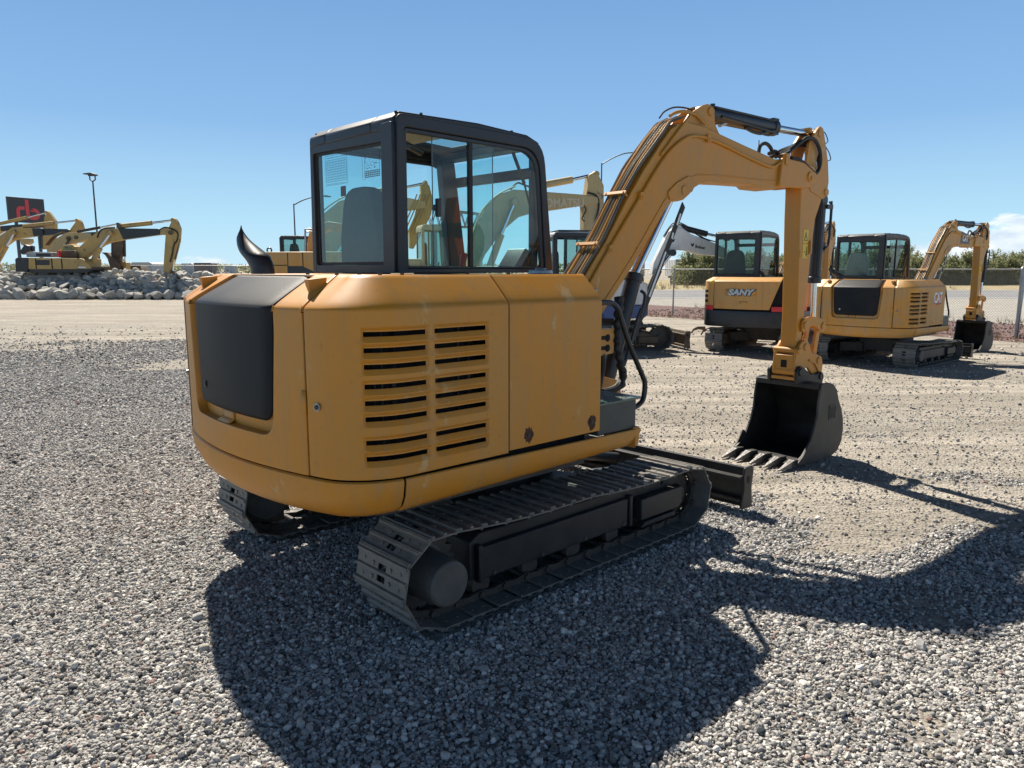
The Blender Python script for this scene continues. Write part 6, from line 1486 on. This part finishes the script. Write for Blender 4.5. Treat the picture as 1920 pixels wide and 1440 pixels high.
# ------------------------------------------------------------------ chain link fences
WIRE = material('fence_wire', (.30, .31, .32), .45, metal=.5)
def fence(name, pts, h, posts, label, mesh_step=.075, wr=.0022, brace=False):
    root = empty(name, (pts[0][0], pts[0][1], 0)); tag(root, label, 'fence'); O = Vector((pts[0][0], pts[0][1], 0))
    for k in range(len(pts) - 1):
        a = Vector((*pts[k], 0)) - O; b = Vector((*pts[k + 1], 0)) - O; d = (b - a); L_ = d.length; d.normalize()
        m = MB(); m.cyl(a + Vector((0, 0, h)), b + Vector((0, 0, h)), .021, n=8); m.build('top_rail', GALV, root)
        n = max(1, round(L_ / posts))
        for i in range(n + (1 if k == len(pts) - 2 else 0)):
            p = a + d * (L_ * i / n); r_ = .045 if (i == 0) else .030
            m = MB(); m.cyl(p, p + Vector((0, 0, h + .03)), r_, n=10); m.cyl(p + Vector((0, 0, h + .03)), p + Vector((0, 0, h + .07)), r_ * 1.1, r_ * .4, 10); m.build('post', GALV, root)
        vs = []; fs = []; H = h - .03; z0 = .04
        nrm = Vector((-d.y, d.x, 0))
        for s in (1, -1):
            x = -H
            while x < L_:
                # one diagonal wire clipped to the panel
                x0_, x1_ = max(x, 0), min(x + H, L_)
                if x1_ > x0_:
                    za = z0 + (x0_ - x) / H * (H - z0); zb = z0 + (x1_ - x) / H * (H - z0)
                    if s < 0: za, zb = H + z0 - za, H + z0 - zb
                    p = a + d * x0_ + Vector((0, 0, za)); q = a + d * x1_ + Vector((0, 0, zb)); w = (q - p).normalized().cross(nrm).normalized() * wr
                    o_ = len(vs); vs += [tuple(p + w), tuple(p - w), tuple(p + nrm * wr * 1.6), tuple(q + w), tuple(q - w), tuple(q + nrm * wr * 1.6)]
                    fs += [(o_, o_ + 1, o_ + 4, o_ + 3), (o_ + 1, o_ + 2, o_ + 5, o_ + 4), (o_ + 2, o_, o_ + 3, o_ + 5)]
                x += mesh_step
        m = MB(); m.v = vs; m.f = fs; m.build('chain_mesh', WIRE, root)
    if brace:
        m = MB(); m.cyl((0, 0, .0), (.05, .0, h + .25), .045, n=10); m.cyl((.05, 0, h + .2), (.32, -.1, h + .62), .022, n=8); m.build('corner_post', GALV, root)
        m = MB(); m.cyl((.02, 0, h - .05), (1.4, .05, .1), .022, n=8); m.build('brace', GALV, root)
    return root
fence('chain_link_fence', [tuple(FA), tuple(F_END)], 1.80, 4.23, 'galvanised chain link fence running behind the parked excavators to the corner post', brace=True)
fence('chain_link_fence', [tuple(FA + Vector((.25, .02))), (30.0, 20.5)], 1.80, 3.2, 'short run of chain link fence right of the corner post')
fence('chain_link_fence', [(-85, 78), (-12, 78)], 2.2, 3.6, 'distant chain link fence beyond the rock wall on the left', mesh_step=.30, wr=.008)

# dry weeds
STRAW = material('dry_straw', (.42, .31, .15), .9, col2=(.22, .17, .10), nscale=3, amount=.9)
m = MB(); rng = random.Random(9)
for i in range(420):
    if i % 3: t = rng.uniform(-1, 16); p = FA + fd * t + fn * rng.choice([-1.15, -.95, -1.0, 5.2, 5.8, 6.4, 7.0, .1]) + fn * rng.uniform(-.2, .4)
    else: p = Vector((rng.uniform(6, 42), rng.uniform(66, 84)))
    big = 1 if p.y < 50 else 3.0
    for k in range(6):
        an = rng.uniform(0, 6.28); h = rng.uniform(.06, .30) * big; l = rng.uniform(.02, .12) * big; w = .004 * big * 1.5
        b = p + Vector((rng.uniform(-.06, .06), rng.uniform(-.06, .06))) * big
        m.add([(b.x - w, b.y, 0), (b.x + w, b.y, 0), (b.x + l * math.cos(an), b.y + l * math.sin(an), h)], [(0, 1, 2)])
o = m.build('dry_weeds', STRAW, None, smooth=False); tag(o, kind='stuff', label='dry straw coloured weeds along the fence and the road verge', cat='weeds')

# ------------------------------------------------------------------ orchard
def leaf_material():
    m = bpy.data.materials.new('orchard_leaf'); m.use_nodes = True; t = m.node_tree; b = t.nodes['Principled BSDF']; L = t.links.new
    g = t.nodes.new('ShaderNodeNewGeometry'); r = t.nodes.new('ShaderNodeValToRGB'); e = r.color_ramp.elements
    e[0].color = (.19, .21, .11, 1); e[1].color = (.44, .46, .25, 1); q = e.new(.5); q.color = (.31, .34, .17, 1); q = e.new(.93); q.color = (.34, .31, .16, 1)
    L(g.outputs['Random Per Island'], r.inputs[0]); L(r.outputs[0], b.inputs['Base Color']); b.inputs['Roughness'].default_value = .65
    tr = t.nodes.new('ShaderNodeBsdfTranslucent'); L(r.outputs[0], tr.inputs[0]); mx_ = t.nodes.new('ShaderNodeMixShader'); mx_.inputs[0].default_value = .45
    L(b.outputs[0], mx_.inputs[1]); L(tr.outputs[0], mx_.inputs[2]); L(mx_.outputs[0], t.nodes['Material Output'].inputs[0]); return m
LEAF = leaf_material()
def leaf_mesh(name, rng, centres, size):
    """centres (n,3): one little bent leaf spray each"""
    n = len(centres); a = rng.normal(0, 1, (n, 3)); a /= np.linalg.norm(a, axis=1)[:, None]; b = rng.normal(0, 1, (n, 3)); b -= (a * b).sum(1)[:, None] * a; b /= np.linalg.norm(b, axis=1)[:, None]
    s = size * rng.uniform(.6, 1.4, n)[:, None]
    v = np.stack([centres - a * s, centres + b * s * .45, centres + a * s, centres - b * s * .45], 1).reshape(-1, 3)
    f = np.arange(n * 4).reshape(n, 4)
    me = bpy.data.meshes.new(name); me.from_pydata(v.tolist(), [], f.tolist()); me.materials.append(LEAF); return me
def make_tree(seed, h=3.9, r=1.9):
    rng = np.random.default_rng(seed); C = []
    limbs = []
    for k in range(11):
        an = rng.uniform(0, 6.28); tilt = rng.uniform(.15, .9); L_ = rng.uniform(.6, 1.0) * h * .8
        top = np.array([math.cos(an) * math.sin(tilt) * L_ * .62, math.sin(an) * math.sin(tilt) * L_ * .62, .6 + math.cos(tilt) * L_]); limbs.append(top)
        for q in range(9):
            t = rng.uniform(.25, 1.05); c = np.array([0, 0, .5]) * (1 - t) + top * t; n = int(38 * (1.15 - abs(t - .7)))
            C.append(c + rng.normal(0, .20, (n, 3)) * np.array([1, 1, 1.0]))
        for q in range(5):                      # upright shoots that break the outline
            b0 = np.array([0, 0, .5]) * .3 + top * rng.uniform(.6, 1.0); dirn = np.array([rng.normal(0, .25), rng.normal(0, .25), 1.0]); l = rng.uniform(.3, .75)
            tt = rng.uniform(0, 1, 16)[:, None]; C.append(b0 + dirn * l * tt + rng.normal(0, .04, (16, 3)))
    n = 2600; th = rng.uniform(0, 6.28, n); rr = r * np.sqrt(rng.random(n)); C.append(np.stack([rr * np.cos(th), rr * np.sin(th), rng.uniform(.05, 2.2, n)], 1))
    C = np.concatenate(C)
    cr = leaf_mesh('crown', rng, C, .105)
    m = MB(); m.tube([(0, 0, -.05), (.02, 0, .3), (0, .02, .6)], [.11, .085, .08], 10)
    for t in limbs: m.tube([(0, .01, .5), tuple(np.array([0, 0, .55]) * .45 + t * .55 + np.array([0, 0, .1])), tuple(t)], [.06, .035, .012], 6)
    root = empty('orchard_tree', (0, 0, 0)); tr = m.build('trunk', BARK, root); c = bpy.data.objects.new('crown', cr); COL.objects.link(c); c.parent = root
    return root
TREE_LAB = ('bushy green orchard tree in the long row beyond the road')
protos = [make_tree(100 + i, 3.7 + .25 * (i % 3), 1.7 + .12 * i) for i in range(4)]
rng = random.Random(21); first = [True] * 4; tn = 0
for row in range(2):
    for i in range(46):
        x = 20.5 + i * 1.5 + row * 1.1 + rng.uniform(-.3, .3); y = 86 + row * 5.0 + rng.uniform(-.4, .4) + .02 * x
        k = rng.randrange(4)
        if first[k]: o = protos[k]; first[k] = False
        else:
            o = protos[k].copy(); COL.objects.link(o)
            for ch in protos[k].children: c = ch.copy(); COL.objects.link(c); c.parent = o
        s = rng.uniform(.85, 1.12); o.location = (x, y, 0); o.rotation_euler = (0, 0, rng.uniform(0, 6.28)); o.scale = (s * 1.05, s * 1.05, s * rng.uniform(.9, 1.1))
        tag(o, TREE_LAB, 'tree', 'orchard trees in rows beyond the road')
# far orchard on the left horizon: one mass
rg = np.random.default_rng(5); n = 16000; x = rg.uniform(-330, 40, n); hh = 2.5 + 1.1 * fbm(x * .25, x * 0, 2) + .5 * rg.random(n); z = rg.random(n) ** .7 * hh
me = leaf_mesh('far_orchard', rg, np.stack([x, 250 + rg.uniform(-3, 3, n), z], 1), .55); o = bpy.data.objects.new('far_orchard', me); COL.objects.link(o); tag(o, kind='stuff', label='low dark line of far orchard on the left horizon', cat='trees')

# ------------------------------------------------------------------ rock wall on the left
m = MB(); m.prism([(45.6, 0), (49.2, 1.28), (60, 1.28), (66, 0)], -62, -8.5, 'yz')
SOILB = material('bank_soil', (.34, .28, .20), .95, col2=(.22, .18, .13), nscale=.7, amount=.9, bump=.8, bscale=6)
o = m.build('bank', SOILB, None, smooth=False); tag(o, kind='structure')
def rock_mesh(i):
    bm = bmesh.new(); bmesh.ops.create_icosphere(bm, subdivisions=3, radius=1.0); rg_ = random.Random(300 + i)
    planes = [(Vector((rg_.gauss(0, 1), rg_.gauss(0, 1), rg_.gauss(0, 1))).normalized(), rg_.uniform(.42, .78)) for k in range(15)]
    sc_ = (rg_.uniform(1.0, 1.55), rg_.uniform(.8, 1.15), rg_.uniform(.62, 1.0))
    for v in bm.verts:
        p = v.co.copy()
        for q in range(2):
            for d, h in planes:
                e = p.dot(d) - h
                if e > 0: p -= d * e
        v.co = Vector((p.x * sc_[0], p.y * sc_[1], p.z * sc_[2])) * 1.25
    me = bpy.data.meshes.new('boulder'); bm.to_mesh(me); bm.free(); me.materials.append(ROCK); me.shade_smooth(); me.set_sharp_from_angle(angle=R(18)); return me
RM = [rock_mesh(i) for i in range(14)]
rng = random.Random(77); nb = 0; LABS = {0: ('pale grey boulder in the bottom course of the rock wall', 'boulders in the bottom course of the rock wall'), 1: ('pale grey boulder in the middle of the rock wall', 'boulders in the middle of the rock wall'), 2: ('small pale grey boulder along the top of the rock wall', 'boulders along the top of the rock wall')}
for row in range(7):
    y = 45.1 + row * .66; z = .16 + row * .235; x = -38.2 + rng.uniform(0, .6)
    while x < -18.3 and nb < 299:
        s = rng.choice([rng.uniform(.20, .32), rng.uniform(.26, .40), rng.uniform(.30, .42)]) * (1.25 if row == 0 else 1.0) * (0.85 if row == 6 else 1) * .87
        o = bpy.data.objects.new('boulder', RM[rng.randrange(14)]); COL.objects.link(o)
        o.location = (x + s, y + rng.uniform(-.18, .18) - .25 * (row == 0) * (s - .4), max(s * .5, z + rng.uniform(-.07, .12))); o.rotation_euler = (rng.uniform(-.5, .5), rng.uniform(-.5, .5), rng.uniform(0, 6.28)); o.scale = (s, s, s * rng.uniform(.85, 1.15))
        L_ = LABS[0 if row == 0 else (2 if row >= 5 else 1)]; tag(o, L_[0], 'boulder', L_[1]); nb += 1
        x += s * rng.uniform(1.35, 1.9)

# ------------------------------------------------------------------ lamps, sign, sheds
def lamp(u0, v0, u1, v1, Y, label, arm=None, fork=False):
    p = at(u0, v0, Y); t = at(u1, v1, Y); x = (p.x + t.x) / 2; H = t.z; root = empty('street_lamp', (x, Y, 0)); tag(root, label, 'street lamp')
    m = MB(); m.tube([(0, 0, 0), (0, 0, .5), (0, 0, .5), (0, 0, H)], [.13, .13, .075, .05], 10); m.build('pole', POLE, root)
    if fork:
        m = MB(); m.tube([(-.02, 0, H), (-.20, 0, H + .12), (-.20, 0, H + .42)], .05, 8); m.tube([(.02, 0, H), (.20, 0, H + .12), (.20, 0, H + .42)], .05, 8); m.tube([(-.30, 0, H + .42), (.30, 0, H + .42)], .05, 8); m.build('fork', POLE, root)
        m = MB(); m.prism([(-.62, H + .50), (.32, H + .40), (.34, H + .50), (-.05, H + .62), (-.60, H + .56)], -.18, .18); m.build('lamp_head', POLE, root, bevel=.02)
    if arm:
        e = at(arm[0], arm[1], Y); dx = e.x - x; dz = e.z
        m = MB(); m.curve_tube([(0, 0, H - .1), (dx * .33, 0, H + (dz - H) * .45), (dx * .7, 0, H + (dz - H) * .88), (dx, 0, dz)], .045, 8, 5); m.build('arm', POLE, root)
        m = MB(); m.prism([(dx, dz - .03), (dx + .75, dz - .08), (dx + .8, dz), (dx + .45, dz + .08), (dx, dz + .06)], -.16, .16); m.build('lamp_head', POLE, root, bevel=.02)
lamp(187, 509, 175, 340, 57, 'tall dark street lamp with a forked top rising behind the left excavators', fork=True)
lamp(553, 441, 551, 382, 62, 'dark street lamp with a long arm seen left of the main cab', arm=(602, 368))
lamp(1128, 450, 1126, 306, 62, 'dark street lamp with a curved arm behind the main boom', arm=(1186, 286))
# sign
Y = 95; a = at(13, 368, Y); b = at(82, 373, Y + 4); c = at(14, 416, Y)
sg = empty('roadside_sign', (a.x, a.y, 0)); tag(sg, 'big black roadside sign with a red rb logo on two posts', 'sign')
W_ = (Vector((b.x - a.x, b.y - a.y, 0))); WL = W_.length; M = basis((0, 0, 0), W_, (0, 0, 1)); H0, H1 = c.z, a.z
def on(sx_, sz_, d=0): return M @ Vector((sx_, sz_, d))
m = MB(); m.M = M.copy(); m.prism([(0, H0), (WL, H0), (WL, H1), (0, H1)], -.35, 0, 'xy'); pn = m.build('sign_panel', SIGNB, sg, bevel=.03)
m = MB(); m.M = M.copy(); 
for e in (.9, WL - .9): 
    mm_ = MB(); mm_.M = M.copy(); mm_.prism([(e - .16, 0), (e + .16, 0), (e + .16, H0 + .1), (e - .16, H0 + .1)], -.30, -.05, 'xy'); mm_.build('post', POLE, sg)
def zs_(q): return ((q[0] - 72) / 380 * WL, H1 - (q[1] - 45) / 262 * (H1 - H0))
def stroke(path, w, name):
    P = [Vector(zs_(q)) for q in path]; Lp = []; Rp = []
    for i, p in enumerate(P):
        d = ((P[min(i + 1, len(P) - 1)] - P[max(i - 1, 0)])).normalized(); n = Vector((-d.y, d.x)) * w / 2; Lp.append(p + n); Rp.append(p - n)
    m = MB(); m.M = M.copy()
    for i in range(len(P) - 1): m.prism([tuple(Lp[i]), tuple(Lp[i + 1]), tuple(Rp[i + 1]), tuple(Rp[i])], .001, .03, 'xy')
    m.build(name, SIGNR, pn)
sw_ = 37 / 380 * WL
arc_b = [(330 + 48 * math.cos(R(t)), 212 + 44 * math.sin(R(t))) for t in range(-110, 120, 18)]
stroke([(168, 270), (168, 185), (172, 168), (186, 157), (205, 155), (238, 155)], sw_, 'logo_letter_r')
stroke([(266, 65), (266, 205), (272, 232), (290, 250), (312, 256)] , sw_, 'logo_letter_b')
stroke([(312, 168)] + arc_b + [(308, 256)], sw_, 'logo_letter_b')
# sheds, trailers, car
def shed(u0, u1, v0, Y, mat, label, name='shed'):
    a = at(u0, v0, Y); b = at(u1, v0, Y); root = empty(name, ((a.x + b.x) / 2, Y, 0)); tag(root, label, 'building'); w = (b.x - a.x) / 2
    m = MB(); m.box(-w, w, -2, 2, 0, a.z - .3); wl_ = m.build('wall', mat, root); m = MB(); m.prism([(-w - .2, a.z - .3), (w + .2, a.z - .3), (w - .3, a.z), (-w + .3, a.z)], -2.2, 2.2); m.build('roof', GRYC if mat is BLDG else BLK, root)
    m = MB(); m.box(-w * .5, -w * .2, -2.02, -1.99, 0, a.z * .6); m.build('door', BLDD, wl_)
shed(258, 296, 492, 118, BLDG, 'pale blue grey shed with a flat roof beyond the distant fence')
shed(369, 402, 493, 205, BLDD, 'low dark brown building behind the white car on the left horizon')
shed(345, 366, 494, 215, BLDG, 'small pale building left of the dark brown one on the horizon')
shed(425, 440, 497, 235, BLDG, 'tiny pale hut on the horizon just left of the exhaust horn')
def trailer(u0, u1, v0, Y, label, wl_=5.5):
    a = at(u0, v0, Y); b = at(u1, v0, Y); root = empty('box_trailer', (b.x, Y, 0), R(90 + 1)); tag(root, label, 'trailer'); hw = (b.x - a.x) * .36
    m = MB(); m.box(0, wl_, -hw, hw, 1.0, a.z); bd = m.build('trailer_box', TRLR, root, bevel=.03)
    m = MB(); m.box(-.02, -.005, -hw + .08, -.02, 1.05, a.z - .1); m.box(-.02, -.005, .02, hw - .08, 1.05, a.z - .1); m.build('rear_door', GRYC, bd)
    for q in range(6): m = MB(); m.box(.3 + q * .9, .36 + q * .9, hw, hw + .03, 1.05, a.z - .05); m.build('side_rib', GALV, bd)
    for x in (.9, 2.0):
        for y in (-hw, hw - .25): m = MB(); m.cyl((x, y, .5), (x, y + .25, .5), .5, n=18); m.build('wheel', RUB, root)
    m = MB(); m.box(.2, wl_ - .2, -.4, .4, .75, 1.0); m.build('under_frame', FRM, root)
trailer(1244, 1279, 486, 88, 'white box trailer parked across the road, right of the blue based excavator')
trailer(1166, 1198, 487, 90, 'white box trailer half hidden behind the main boom cylinder')
Y = 178; p = at(380, 510, Y); car = empty('parked_car', (p.x, Y, 0)); tag(car, 'small white car parked beyond the right end of the rock wall', 'car')
m = MB(); m.prism(rpoly([(-2.2, .35), (-2.25, .8), (-1.4, .98), (-.7, 1.42), (.7, 1.45), (1.5, 1.0), (2.2, .85), (2.25, .35)], .15, 3), -.88, .88); cb = m.build('body', WHT, car, bevel=.05)
m = MB(); m.prism([(-1.2, 1.0), (-.65, 1.36), (.62, 1.38), (1.3, 1.0)], -.90, .90); m.build('side_window', BLK, cb)
for x in (-1.4, 1.4):
    for y in (-.9, .7): m = MB(); m.cyl((x, y, .33), (x, y + .2, .33), .33, n=16); m.build('wheel', RUB, car)
# utility pole with cross arms
p = at(1299, 475, 300); up_ = empty('utility_pole', (p.x, 300, 0)); tag(up_, 'thin wooden utility pole with two cross arms above the orchard', 'utility pole')
m = MB(); m.cyl((0, 0, 0), (0, 0, p.z), .22, n=8); m.build('pole', BARK, up_); m = MB(); m.box(-1.7, 1.7, -.1, .1, p.z - 1.0, p.z - .75); m.build('cross_arm', BARK, up_); m = MB(); m.box(-2.2, 2.2, -.1, .1, p.z - 2.4, p.z - 2.15); m.build('cross_arm', BARK, up_)
# lattice boom beyond the yellow machines
a = at(800, 390, 34); b = at(912, 403, 34); c = at(800, 424, 34); root = empty('lattice_boom', (a.x, 34, 0)); tag(root, 'grey steel lattice crane boom resting behind the pale yellow machines', 'crane boom')
L_ = b.x - a.x; zt0, zt1, zb0, zb1 = a.z, b.z, c.z, c.z - .05; m = MB(); n = 7
for y in (-.35, .35):
    m.cyl((0, y, zt0), (L_, y, zt1), .045, n=8); m.cyl((0, y, zb0), (L_, y, zb1), .045, n=8)
m.build('chord', GALV, root); m = MB()
for i in range(n):
    t0, t1 = i / n, (i + 1) / n
    for y in (-.35, .35):
        m.cyl((L_ * t0, y, zt0 + (zt1 - zt0) * t0), (L_ * (t0 + t1) / 2, y, zb0), .022, n=6); m.cyl((L_ * (t0 + t1) / 2, y, zb0), (L_ * t1, y, zt0 + (zt1 - zt0) * t1), .022, n=6)
m.build('lacing', GALV, root)
m = MB(); 
for x in (.3, L_ - .3): m.box(x - .1, x + .1, -.5, .5, 0, zb0 - .04)
m.build('stand', GALV, root)
# curved steel tines of a rake attachment beside the tan machine
p = at(1318, 626, 20.2); rk = empty('grapple_rake', (p.x, 20.2, 0)); tag(rk, 'rusty curved grapple tines lying on the ground left of the tan excavator', 'attachment')
def zr(a, b): q = at(a, b, 20.2); return (q.x - p.x, q.z)
for k, L in enumerate(([(1295, 624), (1300, 616), (1308, 612), (1322, 612)], [(1316, 628), (1320, 620), (1330, 615), (1345, 614)])):
    P = [zr(*q) for q in L]; y = .15 * k; m = MB()
    for i in range(len(P) - 1):
        w0 = .02 + .03 * i; w1 = .02 + .03 * (i + 1); (x0_, z0_), (x1_, z1_) = P[i], P[i + 1]
        m.prism([(x0_, z0_), (x1_, z1_), (x1_ + .02, z1_ - w1), (x0_ + .03, z0_ - w0)], y - .03, y + .03)
    m.build('tine', BROWNF, rk, bevel=.006)
m = MB(); q = zr(1345, 616); m.box(q[0] - .1, q[0] + .5, -.3, .4, .02, max(.12, q[1])); m.build('rake_frame', BROWNF, rk, bevel=.01)
# ------------------------------------------------------------------ pieces that stand apart become parts of their own
KEEP = ('load_chart', 'diagram_decal', 'lettering', 'chain_mesh', 'drive_chain', 'track_shoe', 'crown', 'trunk', 'grille', 'lacing', 'chord', 'emblem', 'symbol', 'step_plate', 'logo', 'track')
def split_apart(o, gap=.006):
    me = o.data; n = len(me.vertices)
    if n < 8 or me.users > 1: return
    par = list(range(n))
    def find(a):
        while par[a] != a: par[a] = par[par[a]]; a = par[a]
        return a
    for e in me.edges:
        a, b = find(e.vertices[0]), find(e.vertices[1])
        if a != b: par[a] = b
    roots = {}
    for i in range(n): roots.setdefault(find(i), []).append(i)
    if len(roots) < 2 or len(roots) > 400: return
    co = np.empty(n * 3, np.float32); me.vertices.foreach_get('co', co); co = co.reshape(-1, 3)
    isl = list(roots.values()); B = [(co[q].min(0) - gap, co[q].max(0) + gap) for q in isl]; g = list(range(len(isl)))
    def fg(a):
        while g[a] != a: g[a] = g[g[a]]; a = g[a]
        return a
    for i in range(len(isl)):
        for j in range(i):
            if (B[i][0] <= B[j][1]).all() and (B[j][0] <= B[i][1]).all():
                a, b = fg(i), fg(j)
                if a != b: g[a] = b
    cl = {}
    for i in range(len(isl)): cl.setdefault(fg(i), []).append(i)
    if len(cl) < 2 or len(cl) > 60: return
    for k, (key, mem) in enumerate(cl.items()):
        keep = set(v for i in mem for v in isl[i]); bm = bmesh.new(); bm.from_mesh(me); bm.verts.ensure_lookup_table()
        bmesh.ops.delete(bm, geom=[v for v in bm.verts if v.index not in keep], context='VERTS')
        m2 = bpy.data.meshes.new(me.name); bm.to_mesh(m2); bm.free(); m2.materials.append(me.materials[0])
        if k == 0: first = m2
        else: c = o.copy(); COL.objects.link(c); c.data = m2
    o.data = first
for o in [q for q in list(SC.objects) if q.type == 'MESH' and q.parent and not any(w in q.name for w in KEEP)]: split_apart(o)
